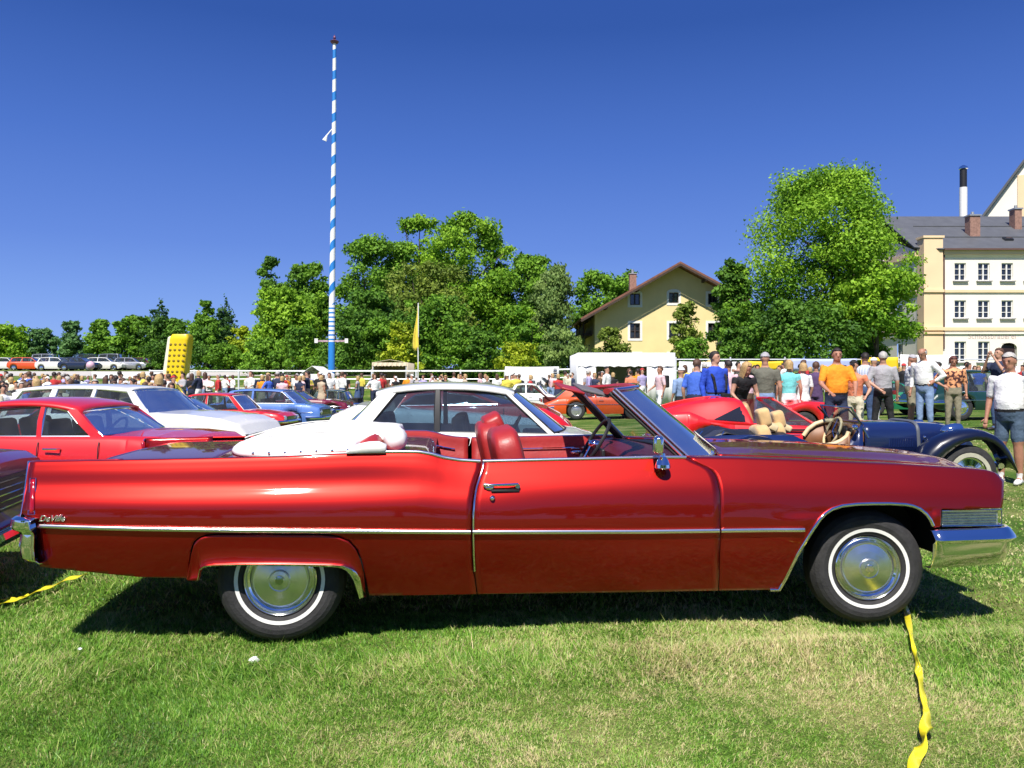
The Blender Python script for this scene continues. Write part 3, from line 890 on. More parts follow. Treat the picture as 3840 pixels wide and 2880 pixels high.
# ---- white cover over the folded top
WHITEV = mat('white_vinyl', (.82, .81, .78), rough=.45, var=.03, bump=.12, bscale=14)
xc0 = pc(242.5, 444, 1.0)[0]; xc0n = pc(262, 453.5, .25)[0]
xmid = pc(352, 454, .12)[0]; xend = pc(384, 450, .15)[0]
CT = pcs([(238, 446), (243, 443), (250, 438.5), (259, 434.8), (275, 430.6), (293, 427), (308, 425.1), (322, 424.2), (363, 423.9), (392, 424.5), (410, 426)], 1.0)
def cover():
    n, m = 46, 40
    P = []
    for i in range(n):
        u = i / (n - 1); row = []
        for j in range(m):
            s = -1 + 2 * j / (m - 1)
            s = math.sin(s * pi / 2) * .5 + s * .5
            y = 1 + s * .865
            back = xc0 + 0.46 * (1 - sqrt(max(0, 1 - abs(s) ** 2.4)))
            # the near front corner is folded away and shows the back seat
            front = xend + .03
            if y < .62: front = xmid + (front - xmid) * float(sst(.30, .62, y))
            x = back + (front - back) * (u ** 1.25 if u < 1 else 1)
            zb = I(TOP, x) + .004
            crown = max(0, I(CT, x) - zb)
            g = max(0, 1 - abs(s) ** 3.2) ** .75
            edge = min(1, (u / .08)) ** .6
            z = zb + crown * g * (0.25 + .75 * edge) * (1 - .12 * float(sst(.93, 1, u)))
            z += .004 * math.sin(x * 21 + 3 * s) * g + .003 * math.sin(s * 17 + x * 5) * g
            row.append((x, y, z))
        P.append(row)
    P.append([(p[0] + .012, p[1], p[2] - .03) for p in P[-1]])
    P.append([(p[0] - .005, p[1], p[2] - .10) for p in P[-2]])
    P.insert(0, [(p[0] - .004, p[1], p[2] - .015) for p in P[0]])
    b = MB(); b.grid(P, flip=True); b.build('top_cover', WHITEV, CAR, ang=180, solid=.006)
cover()
# sewn seams across the cover and the press studs along its edge
def cover_point(x, y):
    s = (y - 1) / .865; zb = I(TOP, x) + .004
    back = xc0 + 0.46 * (1 - sqrt(max(0, 1 - abs(s) ** 2.4))); u = max(0.001, (x - back) / (xend - back))
    return (x, y, zb + max(0, I(CT, x) - zb) * max(0, 1 - abs(s) ** 3.2) ** .75 * (.25 + .75 * min(1, u ** .8 / .08) ** .6) + .012)
for y in (.42, .78, 1.22, 1.58):
    s = (y - 1) / .865; xa_ = xc0 + 0.46 * (1 - sqrt(1 - abs(s) ** 2.4)) + .06
    b = MB(); b.tube([cover_point(x, y) for x in np.linspace(xa_, xmid - .02, 22)], .0045, 5); b.build('cover_seam', mat('seam_thread', (.62, .61, .57), rough=.6), CAR)
for k in range(9):
    x = xc0 + .26 + k * .085
    b = MB(); b.ell((x, .158 - .002 * k, I(TOP, x) + .022), (.008, .006, .008), 8, 5); b.build('press_stud', CHROME, CAR)
# roll of the cover at its front edge, the side flap and the snaps
b = MB()
rp = []
for y in np.linspace(.30, 1.72, 16):
    e = abs(y - 1) / .72
    cxp, czp = pc(397.0, 440.5, .36)
    rp.append((cxp - .085 * (y - .3), y, czp - .055 * float(sst(.4, 1.5, y))))
b.tube(rp, [.045, .068] + [.076] * 12 + [.07, .045], 16, flat=((1, 0, 0), .95)); b.build('cover_roll', WHITEV, CAR, ang=180)
fl = [pc(346, 452.5, .1), pc(357, 446, .1), pc(368, 443.5, .12), pc(378, 443, .13), pc(385.5, 445.5, .15), pc(385.5, 451.3, .15)]
P = [[(x, .10 + .0, I(TOP, x) + .006), (x, .105, z - .004), (x + .002, .125, z + .004), (x, .19, z + .002), (x, .24, I(TOP, x) - .06)] for x, z in fl]
b = MB(); b.grid(P, flip=False); b.build('cover_flap', WHITEV, CAR, ang=180, solid=.005)

# ---- cabin
tub = MB()
xa, xb_ = pc(384, 455, .12)[0], pc(676, 458, .15)[0]
tub.box(((xa + xb_) / 2, 1, .40), (xb_ - xa + .5, 1.7, .03)); tub.box((xa - .42, 1, .70), (.03, 1.7, .5)); tub.box((xb_ + .12, 1, .68), (.03, 1.7, .5))
tub.build('cabin_floor', mat('red_carpet', (.09, .008, .01), rough=.95, var=.3, vscale=60), CAR, smooth=False)
def trimpanel(far):
    for nm, x0, x1 in (('rear_side_panel', xa - .3, gr(.95) - .02), ('door_panel', gr(.95) + .01, gf(.9) - .12)):
        P = [[my((x, y, I(TOP, x) + dz), far) for y, dz in ((.145, .008), (.165, .004), (.17, -.02), (.175, -.10), (.19, -.12), (.195, -.30), (.19, -.5))] for x in np.linspace(x0, x1, 24)]
        b = MB(); b.grid(P, flip=far); po = b.build(nm, LEATHER, CAR, ang=40, solid=.01)
        xm0, xm1 = x0 + .12, x1 - .1
        for dz in (-.075, -.125):
            b = MB(); b.tube([my((x, .19, I(TOP, x) + dz), far) for x in np.linspace(xm0, xm1, 8)], .007, 6); b.build('panel_moulding', CHROME, po)
        b = MB(); xm = xm0 + (xm1 - xm0) * .25
        b.box(my(((xm0 + xm1) / 2 - .05, .215, I(TOP, (xm0 + xm1) / 2) - .19), far), (.5, .07, .06)); b.build('armrest', LEATHER, po, bevel=.015)
        b = MB(); q = my((xm0 + (xm1 - xm0) * .72, .20, I(TOP, xm0) - .1), far); b.ell(q, (.05, .016, .018)); b.build('inner_handle', CHROME, po)
both(trimpanel)
def cushion(name, c, d, rot=None, m=LEATHER, pleats=0, par=None):
    """a stuffed block with rounded edges and sewn pleats"""
    P = []; n = 24
    b = MB()
    for i in range(13):
        th = -pi / 2 + pi * i / 12
        row = []
        for k in range(36):
            a = 2 * pi * k / 36
            e = .38
            sg = lambda v, p: math.copysign(abs(v) ** p, v)
            x = d[0] / 2 * sg(cos(th), e) * sg(cos(a), e); y = d[1] / 2 * sg(cos(th), e) * sg(sin(a), e); z = d[2] / 2 * sg(sin(th), e)
            if pleats: x *= 1 + .10 * abs(math.sin(y / d[1] * pi * pleats))
            z += .02 * (1 - (2 * y / d[1]) ** 2) * (z > 0)
            p = Vector((x, y, z))
            if rot is not None: p = rot @ p
            row.append((c[0] + p.x, c[1] + p.y, c[2] + p.z))
        P.append(row)
    b.grid(P, closed_v=True); return b.build(name, m, par or CAR, ang=70, normals=True)
for k, (yy, px0) in enumerate(((.60, 507.5), (1.40, 507.5))):
    cx_ = pc(507.5, 450, .45)[0]
    rt = Matrix.Rotation(R(-13), 3, 'Y')
    cushion('seat_back', (cx_ + (.035 if yy < 1 else -.01), yy, .845), (.17, .66, .58), rt, pleats=5)
    cushion('seat_cushion', (cx_ + .30, yy, .56), (.55, .68, .20), pleats=0)
# head restraint of the driver's side stands higher
hx, hz_ = pc(495, 428, 1.30)
cushion('head_restraint', (hx - .0, 1.36, hz_ + .005), (.13, .36, .17), Matrix.Rotation(R(-25), 3, 'Y'), pleats=3)
cxr = pc(367, 440, .35)[0]
cushion('rear_seat_back', (cxr + .02, 1.0, .93), (.20, 1.50, .34), Matrix.Rotation(R(-18), 3, 'Y'), pleats=8)
cushion('rear_seat_cushion', (cxr + .34, 1.0, .60), (.5, 1.5, .2))
# dashboard
dxx = A0[0] + .02
DASH = mat('dash_vinyl', (.09, .008, .014), rough=.4, var=.1, bump=.1)
P = []
for y in np.linspace(.17, CW - .17, 21):
    bw = .13 * (1 - ((y - 1) / .83) ** 2)
    P.append([(dxx + bw + .02, y, .965), (dxx - .10 + bw * .5, y, .985), (dxx - .24, y, .975), (dxx - .29, y, .945), (dxx - .285, y, .90), (dxx - .24, y, .80), (dxx - .16, y, .68), (dxx, y, .62)])
b = MB(); b.grid(P, flip=True); do = b.build('dashboard', DASH, CAR, ang=60, solid=.01)
b = MB(); b.box((dxx - .295, 1.42, .90), (.03, .55, .10)); b.build('instrument_panel', BLACK, do, bevel=.01)
b = MB(); b.box((dxx - .285, .60, .86), (.02, .45, .10)); b.build('glove_box_lid', LEATHER, do, bevel=.008)
# steering wheel on the far side
swc = pc(594.5, 441, 1.38)
rot = Matrix.Rotation(R(-58), 3, 'Y')
b = MB(); rim = []
for k in range(32):
    a = 2 * pi * k / 32
    p = rot @ Vector((.195 * cos(a), .195 * sin(a), 0)); rim.append((swc[0] + p.x, 1.38 + p.y, swc[1] + p.z - .01))
b.tube(rim, .0125, 8, closed=True); so = b.build('steering_wheel', BLACK, CAR)
b = MB()
for a in (0, pi, -pi / 2):
    p = rot @ Vector((.19 * sin(a), .19 * cos(a), 0)); b.tube([(swc[0] + p.x, 1.38 + p.y, swc[1] + p.z - .01), (swc[0] - .02, 1.38, swc[1] - .02)], .010, 6)
p = rot @ Vector((0, 0, -.30)); b.ell((swc[0], 1.38, swc[1] - .02), (.045, .045, .03)); b.build('steering_spokes', CHROME, so)
b = MB(); b.tube([(swc[0] + .01, 1.38, swc[1] - .03), (swc[0] + .25, 1.38, swc[1] - .16)], .03, 8); b.build('steering_column', DASH, so)

# paper sheet behind the windscreen
b = MB(); q = Vector(ws(-.55, .04)); b.add([(q.x - .03, q.y - .12, q.z + .015), (q.x + .05, q.y + .22, q.z + .015), (q.x - .04, q.y + .26, q.z + .10), (q.x - .13, q.y - .08, q.z + .10)], [(0, 1, 2, 3)])
so = b.build('paper_sheet', mat('cream_paper', (.80, .80, .62), rough=.8, var=.06), None, smooth=False, solid=.0015)
so.data.transform(Matrix.Translation(OC) @ Matrix.Rotation(YAW, 4, 'Z'))
tag(so, 'cream entry sheet lying behind the windscreen of the red convertible', 'paper')
# ================================================================== TREES
def leaf_mat(name, dark, light):
    if name in MATS: return MATS[name]
    m = bpy.data.materials.new(name); m.use_nodes = True
    nt = m.node_tree; n = nt.nodes; l = nt.links; b = n['Principled BSDF']
    a = n.new('ShaderNodeAttribute'); a.attribute_name = 'tint'
    r = n.new('ShaderNodeValToRGB'); el = r.color_ramp.elements
    el[0].color = (*dark, 1); el[1].color = (*light, 1)
    l.new(a.outputs['Fac'], r.inputs[0]); l.new(r.outputs[0], b.inputs['Base Color'])
    b.inputs['Roughness'].default_value = 0.6; b.inputs['Specular IOR Level'].default_value = 0.25
    tl = n.new('ShaderNodeBsdfTranslucent'); l.new(r.outputs[0], tl.inputs[0])
    mx = n.new('ShaderNodeMixShader'); mx.inputs[0].default_value = 0.30
    l.new(b.outputs[0], mx.inputs[1]); l.new(tl.outputs[0], mx.inputs[2])
    l.new(mx.outputs[0], n['Material Output'].inputs[0])
    MATS[name] = m
    return m
LM = {
    'fresh': leaf_mat('leaves_fresh_green', (0.078, 0.216, 0.011), (0.351, 0.576, 0.040)),
    'deep': leaf_mat('leaves_deep_green', (0.039, 0.114, 0.014), (0.156, 0.324, 0.032)),
    'mid': leaf_mat('leaves_mid_green', (0.058, 0.162, 0.014), (0.234, 0.444, 0.037)),
    'birch': leaf_mat('leaves_birch', (0.091, 0.180, 0.040), (0.312, 0.432, 0.115)),
    'yellow': leaf_mat('leaves_yellow_green', (0.156, 0.264, 0.011), (0.520, 0.600, 0.034)),
    'olive': leaf_mat('leaves_olive', (0.078, 0.144, 0.017), (0.299, 0.384, 0.057)),
    'fir': leaf_mat('needles_fir', (0.023, 0.078, 0.021), (0.091, 0.192, 0.046)),
    'blue': leaf_mat('leaves_hazy_green', (0.058, 0.144, 0.046), (0.169, 0.336, 0.092)),
}
BARK = mat('bark', (0.075, 0.06, 0.045), rough=0.9, var=0.4, vscale=3, bump=.4, bscale=12)
def leaf_cloud(centers, radii, n, size, seed, droop=0.0, shell=0.55, tvar=0.16):
    g = np.random.default_rng(seed)
    k = len(centers)
    w = radii[:, 0] * radii[:, 1] * radii[:, 2]; w = w ** 0.75; w /= w.sum()
    idx = g.choice(k, n, p=w)
    d = g.normal(size=(n, 3)); d /= np.linalg.norm(d, axis=1)[:, None]
    rr_ = (shell + (1 - shell) * g.random(n) ** 0.6)
    # ragged lobes
    rr_ *= 1 + 0.30 * np.sin(d[:, 0] * 7 + idx * 2.1) * np.cos(d[:, 2] * 6 + idx)
    p = centers[idx] + d * radii[idx] * rr_[:, None]
    p = p + g.normal(size=(n, 3)) * radii[idx] * 0.17
    nrm = d * 0.7 + g.normal(size=(n, 3)) * 0.55 + np.array([0, 0, 0.25])
    nrm /= np.linalg.norm(nrm, axis=1)[:, None]
    t = np.cross(nrm, g.normal(size=(n, 3))); t /= np.linalg.norm(t, axis=1)[:, None]
    if droop: t = t * (1 - droop) + np.array([0, 0, -1.0]) * droop; t /= np.linalg.norm(t, axis=1)[:, None]
    b = np.cross(nrm, t); b /= np.maximum(np.linalg.norm(b, axis=1)[:, None], 1e-6)
    s = size * (0.55 + 0.9 * g.random(n))[:, None]
    V = np.stack([p - t * s, p + b * s * .62, p + t * s, p - b * s * .62], 1).reshape(-1, 3)
    q = np.arange(n) * 4
    Fc = np.stack([q, q + 1, q + 2, q + 3], 1)
    ct = g.random(k)
    tint = np.clip(ct[idx] * 0.7 + 0.15 + g.normal(0, tvar, n), 0, 1)
    return V, Fc, np.repeat(tint, 4)

def tree(px, py_top, px_l, px_r, Y, kind, label, n=3000, name='leafy_tree', leaf=0.2, shape='round', seed=None, bare=0.12, group=None, py_base=None, depth=None, lobes=None, trunks=1, cat='tree', gaps=1.0):
    seed = seed if seed is not None else int(px * 7 + py_top * 13) % 9999
    g = np.random.default_rng(seed)
    X = PX(px, Y); z0 = gz(X, Y)
    zt = PZ(py_top, Y); Hh = zt - z0
    wl_, wr_ = X - PX(px_l, Y), PX(px_r, Y) - X
    n = int(n * (2.0 if name == 'ash_tree' else 2.4)); leaf *= .74
    hw = (wl_ + wr_) / 2 * 1.10; xc = (wr_ - wl_) / 2
    dp = depth or hw * 0.85
    T = thing(name, label, cat, (X, Y, z0), 0, group)
    C, Rr = [], []
    zb = Hh * bare
    if shape == 'fir':
        nl = lobes or 13
        for i in range(nl):
            f = i / (nl - 1)
            z = zb + (Hh - zb) * f ** 0.92
            r = hw * (1 - f) ** 0.85 * (0.85 + .3 * g.random()) + 0.12
            m_ = max(1, int(6 * (1 - f)) + 1)
            for k in range(m_):
                a = 2 * pi * (k / m_ + g.random() * .2)
                C.append((xc * f * 0 + cos(a) * r * .5, sin(a) * r * .5, z - r * .12)); Rr.append((r * .52, r * .52, Hh / nl * .62))
    else:
        nl = int((lobes or 26) * 1.5)
        for i in range(nl):
            # lobes fill an egg-shaped envelope, more of them on its outside
            u = g.random(); th = g.random() * 2 * pi
            if shape == 'round': f = 0.08 + 0.9 * u; prof = sqrt(max(0.02, 1 - (2 * f - 0.95) ** 2 * 0.93))
            elif shape == 'tall': f = 0.04 + 0.92 * u; prof = (max(0.05, (1 - f)) ** .42) * min(1, (f + .2) * 3)
            elif shape == 'dome': f = 0.02 + 0.95 * u; prof = sqrt(max(0.03, 1 - f ** 2.4))
            else: f = 0.05 + .92 * u; prof = min(1, .55 + f) * sqrt(max(0.03, 1 - f ** 3))
            rad = (0.40 + 0.72 * g.random() ** .5)
            lr = hw * (0.13 + 0.25 * g.random() ** 1.6) * (0.6 + .4 * prof)
            x = cos(th) * max(0, hw * prof * rad - lr * .5) + xc * (1 - abs(2 * f - 1) * .3); y = sin(th) * max(0, dp * prof * rad - lr * .5)
            z = zb + (Hh - zb) * f
            z = min(z, Hh - lr * .62)
            C.append((x, y, z)); Rr.append((lr, lr, lr * (.62 + .25 * g.random())))
        for q in range(4 if shape == 'tall' else 7):
            r5 = hw * (.13 + .09 * g.random()); C.append((xc * .5 + g.normal() * hw * (.10 if shape == 'tall' else .32), g.normal() * hw * .15, Hh - r5 * .8 - hw * (.5 if shape == 'tall' else .22) * g.random())); Rr.append((r5, r5, r5 * .8))
        C.append((xc * .5, 0, zb + (Hh - zb) * .45)); Rr.append((hw * .5, dp * .5, (Hh - zb) * .32))
    C = np.array(C); Rr = np.array(Rr)
    V, Fc, t = leaf_cloud(C, Rr, n, leaf, seed + 1, droop=.55 if kind == 'birch' else 0.0, shell=.3 if shape == 'fir' else .38)
    np_mesh('crown', V, Fc, LM[kind], T, col=t)
    b = MB()
    for k in range(trunks):
        ox = (k - (trunks - 1) / 2) * hw * .25
        r0 = max(.12, Hh * 0.022)
        top = Vector((xc * .4 + ox * 1.4, 0, Hh * (.86 if shape == 'fir' else .7)))
        pts = [Vector((ox, 0, -.15)), Vector((ox, 0, Hh * .1)), Vector((ox * 1.2 + .1, .1, Hh * .35)), top]
        b.tube(pts, [r0 * 1.25, r0, r0 * .75, r0 * .15], 8)
        if shape != 'fir':
            for q in range(7):
                c = C[g.integers(len(C))]; s0 = pts[1].lerp(pts[3], .25 + .5 * g.random())
                mid = (s0 + Vector(c)) / 2 + Vector((0, 0, .2))
                b.tube([s0, mid, Vector(c)], [r0 * .4, r0 * .25, r0 * .08], 6)
    b.build('trunk', BARK, T)
    return T
GT = 'trees along the far edge of the show field'
tree(8, 325, -22, 26, 105, 'fresh', 'bright green tree cut by the left edge of the photo', 2600, leaf=.30, group=GT)
tree(22, 333, 8, 32, 112, 'blue', 'dark round tree behind the bright green one at far left', 1600, leaf=.30, group=GT)
tree(40, 328, 27, 55, 116, 'blue', 'small hazy green tree second from the left behind the far parking row', 2200, leaf=.28, group=GT)
tree(71, 318, 56, 86, 110, 'blue', 'rounded hazy green tree left of the tree with the pointed top over the lane', 2600, leaf=.28, shape='tall', group=GT)
tree(99, 318, 84, 116, 108, 'mid', 'dark green tree with pointed top over the parked far cars', 2800, leaf=.28, shape='tall', group=GT)
tree(133, 316, 112, 152, 100, 'mid', 'broad round tree left of the tallest fir', 3600, leaf=.28, group=GT)
tree(159, 297, 136, 184, 104, 'fir', 'tall dark fir behind the yellow inflatable tower', 3400, name='fir_tree', leaf=.30, shape='fir', group=GT)
tree(170, 318, 143, 191, 96, 'deep', 'dark bushy tree right behind the yellow inflatable tower', 3400, leaf=.26, group=GT)
tree(205, 300, 190, 222, 98, 'mid', 'cone shaped green tree right of the yellow tower', 3400, leaf=.26, shape='tall', group=GT)
tree(224, 294, 205, 246, 104, 'fir', 'slim dark fir between the cone shaped tree and the yellow green shrubs', 2400, name='fir_tree', leaf=.28, shape='fir', group=GT)
tree(208, 318, 188, 232, 90, 'mid', 'low green tree in front of the slim fir', 2600, leaf=.24, group=GT)
tree(242, 326, 228, 262, 88, 'yellow', 'yellow green shrub at the left foot of the tall grove', 2600, name='bush', leaf=.22, shape='dome', bare=.02, cat='bush')
tree(270, 256, 252, 288, 84, 'deep', 'narrow dark tree with a ragged top at the left end of the grove', 4200, leaf=.24, shape='tall', lobes=30, bare=.1)
tree(282, 288, 252, 322, 74, 'fresh', 'bright green tree left of the blue and white maypole', 6500, leaf=.21, lobes=40, shape='dome', bare=.03)
tree(310, 262, 284, 336, 88, 'mid', 'tall green tree just behind the maypole on its left', 5200, leaf=.24, shape='dome', bare=.05)
tree(366, 236, 334, 404, 90, 'mid', 'tall tree right of the maypole with a thin airy top', 7500, leaf=.24, shape='dome', lobes=44, bare=.05)
tree(418, 214, 388, 452, 96, 'fresh', 'very tall loose tree in the middle of the grove', 6500, leaf=.27, lobes=40, bare=.1)
tree(466, 214, 424, 514, 88, 'fresh', 'largest round crown of the grove with bright sunlit top', 11000, leaf=.25, lobes=60, bare=.08)
tree(420, 262, 378, 470, 78, 'olive', 'olive green tree in the heart of the grove', 8500, leaf=.22, lobes=50, shape='dome', bare=.04)
tree(440, 296, 408, 482, 66, 'mid', 'dark green tree behind the yellow feather flag', 6500, leaf=.18, lobes=44, shape='dome', bare=.02)
tree(372, 290, 334, 408, 72, 'deep', 'dark lower tree right of the maypole foot', 6000, leaf=.2, lobes=40, shape='dome', bare=.02)
tree(398, 322, 382, 420, 62, 'yellow', 'yellow green bush left of the yellow feather flag', 2600, name='bush', leaf=.16, shape='dome', bare=.02, cat='bush')
tree(386, 238, 352, 424, 92, 'mid', 'tall tree filling the gap between the airy tree and the loose tall one', 6000, leaf=.25, shape='dome', lobes=40, bare=.05)
tree(300, 266, 276, 330, 90, 'deep', 'tall dark tree behind the bright green tree left of the maypole', 4500, leaf=.24, shape='dome', lobes=34, bare=.05)
tree(524, 254, 500, 552, 93, 'mid', 'tree between the largest crown and the tree behind the birch', 4000, leaf=.25, shape='dome', lobes=30, bare=.05)
tree(494, 232, 476, 516, 92, 'deep', 'dark shaded tree at the right flank of the largest crown', 3600, leaf=.25, shape='tall')
tree(540, 256, 508, 566, 88, 'mid', 'rounded tree behind the weeping birch', 5200, leaf=.24, bare=.05)
tree(556, 265, 524, 582, 70, 'birch', 'grey green weeping birch left of the yellow house', 8500, name='birch_tree', leaf=.17, shape='tall', lobes=46, bare=.03)
tree(512, 304, 486, 542, 66, 'fresh', 'bright shrub between the grove and the birch', 4200, name='bush', leaf=.17, shape='dome', bare=.02, cat='bush')
tree(516, 342, 494, 542, 58, 'yellow', 'low light green bush behind the white banner', 2200, name='bush', leaf=.14, shape='dome', bare=.02, cat='bush')
tree(600, 269, 566, 634, 94, 'mid', 'round tree crown rising behind the left eave of the yellow house', 6000, leaf=.25, bare=.2)
tree(560, 330, 540, 584, 60, 'birch', 'hanging grey green shrub left of the white tent', 3200, name='bush', leaf=.15, shape='dome', bare=.02, cat='bush')
tree(614, 327, 594, 628, 62, 'olive', 'small bush at the left corner of the yellow house', 2400, name='bush', leaf=.14, shape='dome', bare=.02, cat='bush')
tree(686, 300, 666, 706, 60, 'olive', 'thin young tree in front of the yellow house wall', 2300, leaf=.16, shape='tall', lobes=30, bare=.05)
tree(692, 336, 672, 712, 57, 'mid', 'low bush at the right foot of the yellow house', 1800, name='bush', leaf=.14, shape='dome', bare=.02, cat='bush')
tree(732, 256, 708, 758, 66, 'deep', 'dark irregular tree hiding the right side of the yellow house', 5200, leaf=.2, lobes=34, shape='tall', bare=.08)
tree(752, 300, 724, 784, 60, 'mid', 'mid green tree between the yellow house and the big tree', 4200, leaf=.18, lobes=30, bare=.1)
tree(836, 168, 762, 908, 57, 'fresh', 'big bright green ash tree hiding the left wing of the large building', 34000, name='ash_tree', leaf=.145, shape='egg', lobes=70, bare=.17, seed=77, depth=4.6)
tree(876, 262, 838, 918, 54, 'fresh', 'lower right boughs tree in front of the large building wall', 5200, leaf=.17, lobes=30, bare=.35)
tree(800, 300, 752, 850, 54, 'deep', 'shaded low tree under the big ash', 5200, leaf=.17, lobes=34, bare=.25)
UND = ['low bush at the left foot of the bright green tree', 'low bush just left of the maypole foot', 'dark low bush right behind the maypole foot', 'low bush right of the maypole and left of the feather flag', 'low bush below the largest crown of the grove', 'dark low bush left of the bright shrub', 'low bush between the bright shrub and the birch',
       'dark low bush just right of the yellow tower', 'dark low bush left of the yellow green shrub', 'dark low bush hidden behind the yellow tower', 'dark low bush right of the yellow house', 'low bush at the left foot of the big ash', 'low bush under the right boughs of the big ash']
for k, (px_, top_, hw_, Y_, kd) in enumerate(((264, 338, 20, 70, 'mid'), (300, 326, 24, 68, 'mid'), (345, 322, 26, 67, 'deep'), (380, 318, 24, 69, 'mid'), (462, 322, 26, 63, 'mid'), (484, 330, 20, 61, 'deep'),
        (530, 322, 22, 63, 'mid'), (196, 342, 18, 86, 'deep'), (224, 344, 18, 84, 'mid'), (160, 342, 20, 90, 'deep'), (740, 326, 22, 56, 'deep'), (776, 330, 22, 58, 'mid'), (858, 322, 24, 60, 'mid'))):
    tree(px_, top_, px_ - hw_, px_ + hw_, Y_, kd, UND[k], 2400, name='bush', leaf=.17, shape='dome', bare=.01, cat='bush', group='undergrowth bushes at the foot of the trees', seed=3000 + k)
# unseen trees added behind the photographer so paint and chrome reflect a dark skyline
GB = 'added trees behind the photographer'
for k, (x, y, hh, w) in enumerate(((-26, -34, 9, 5), (-17, -38, 11, 6), (-8, -33, 8, 5), (1, -39, 12, 6.5), (10, -34, 9, 5), (19, -38, 11, 6), (28, -33, 8, 5), (38, -36, 10, 6), (-37, -36, 10, 6))):
    g = np.random.default_rng(900 + k)
    T = thing('leafy_tree', 'leafy tree added for reflections behind the photographer, outside the photo', 'tree', (x, y, 0), 0, GB)
    C = np.array([(g.normal() * w * .35, g.normal() * w * .3, hh * (.3 + .55 * g.random())) for _ in range(16)]); Rr = np.array([(w * .38, w * .38, w * .32)] * 16)
    V, Fc, t = leaf_cloud(C, Rr, 1500, .42, 900 + k); np_mesh('crown', V, Fc, LM['mid'], T, col=t)
    b = MB(); b.tube([(0, 0, -.1), (0, 0, hh * .5)], [.3, .15], 8); b.build('trunk', BARK, T)
# ================================================================== BUILDINGS
YEL = mat('yellow_render', (0.80, 0.65, 0.32), rough=0.85, var=0.06, vscale=.7, bump=.1, bscale=20)
CREAM = mat('cream_render', (0.85, 0.80, 0.70), rough=0.85, var=0.05, vscale=.5)
PEACH = mat('peach_render', (0.84, 0.62, 0.38), rough=0.85, var=0.06, vscale=.5)
WHITE = mat('white_paint', (0.80, 0.79, 0.76), rough=0.6, var=0.05)
ROOFRED = mat('red_roof_tiles', (0.20, 0.085, 0.055), rough=0.8, var=0.25, vscale=3, bump=.5, bscale=14)
SLATE = mat('slate_roof', (0.09, 0.095, 0.105), rough=0.6, var=0.12, vscale=1.2, bump=.4, bscale=9)
DWOOD = mat('dark_wood', (0.055, 0.035, 0.025), rough=0.8, var=0.3)
PANE = mat('window_pane', (0.02, 0.025, 0.035), rough=0.06, var=0.1, spec=.9)
BRICKM = mat('chimney_brick', (0.30, 0.17, 0.13), rough=0.9, var=0.25, vscale=6)

def wall_with_holes(mb, x0, x1, z0, z1, holes, y, depth=0.25, mi=0):
    """front wall in the xz plane at y with real openings; holes: (xa,xb,za,zb)"""
    xs = sorted({x0, x1, *[h[0] for h in holes], *[h[1] for h in holes]})
    zs = sorted({z0, z1, *[h[2] for h in holes], *[h[3] for h in holes]})
    for i in range(len(xs) - 1):
        for j in range(len(zs) - 1):
            cx, cz = (xs[i] + xs[i + 1]) / 2, (zs[j] + zs[j + 1]) / 2
            if any(h[0] < cx < h[1] and h[2] < cz < h[3] for h in holes): continue
            mb.add([(xs[i], y, zs[j]), (xs[i + 1], y, zs[j]), (xs[i + 1], y, zs[j + 1]), (xs[i], y, zs[j + 1])], [(0, 1, 2, 3)], mi)
    for (a, b, c, d) in holes:
        mb.add([(a, y, c), (b, y, c), (b, y, d), (a, y, d), (a, y + depth, c), (b, y + depth, c), (b, y + depth, d), (a, y + depth, d)],
               [(0, 4, 5, 1), (1, 5, 6, 2), (2, 6, 7, 3), (3, 7, 4, 0)], mi)

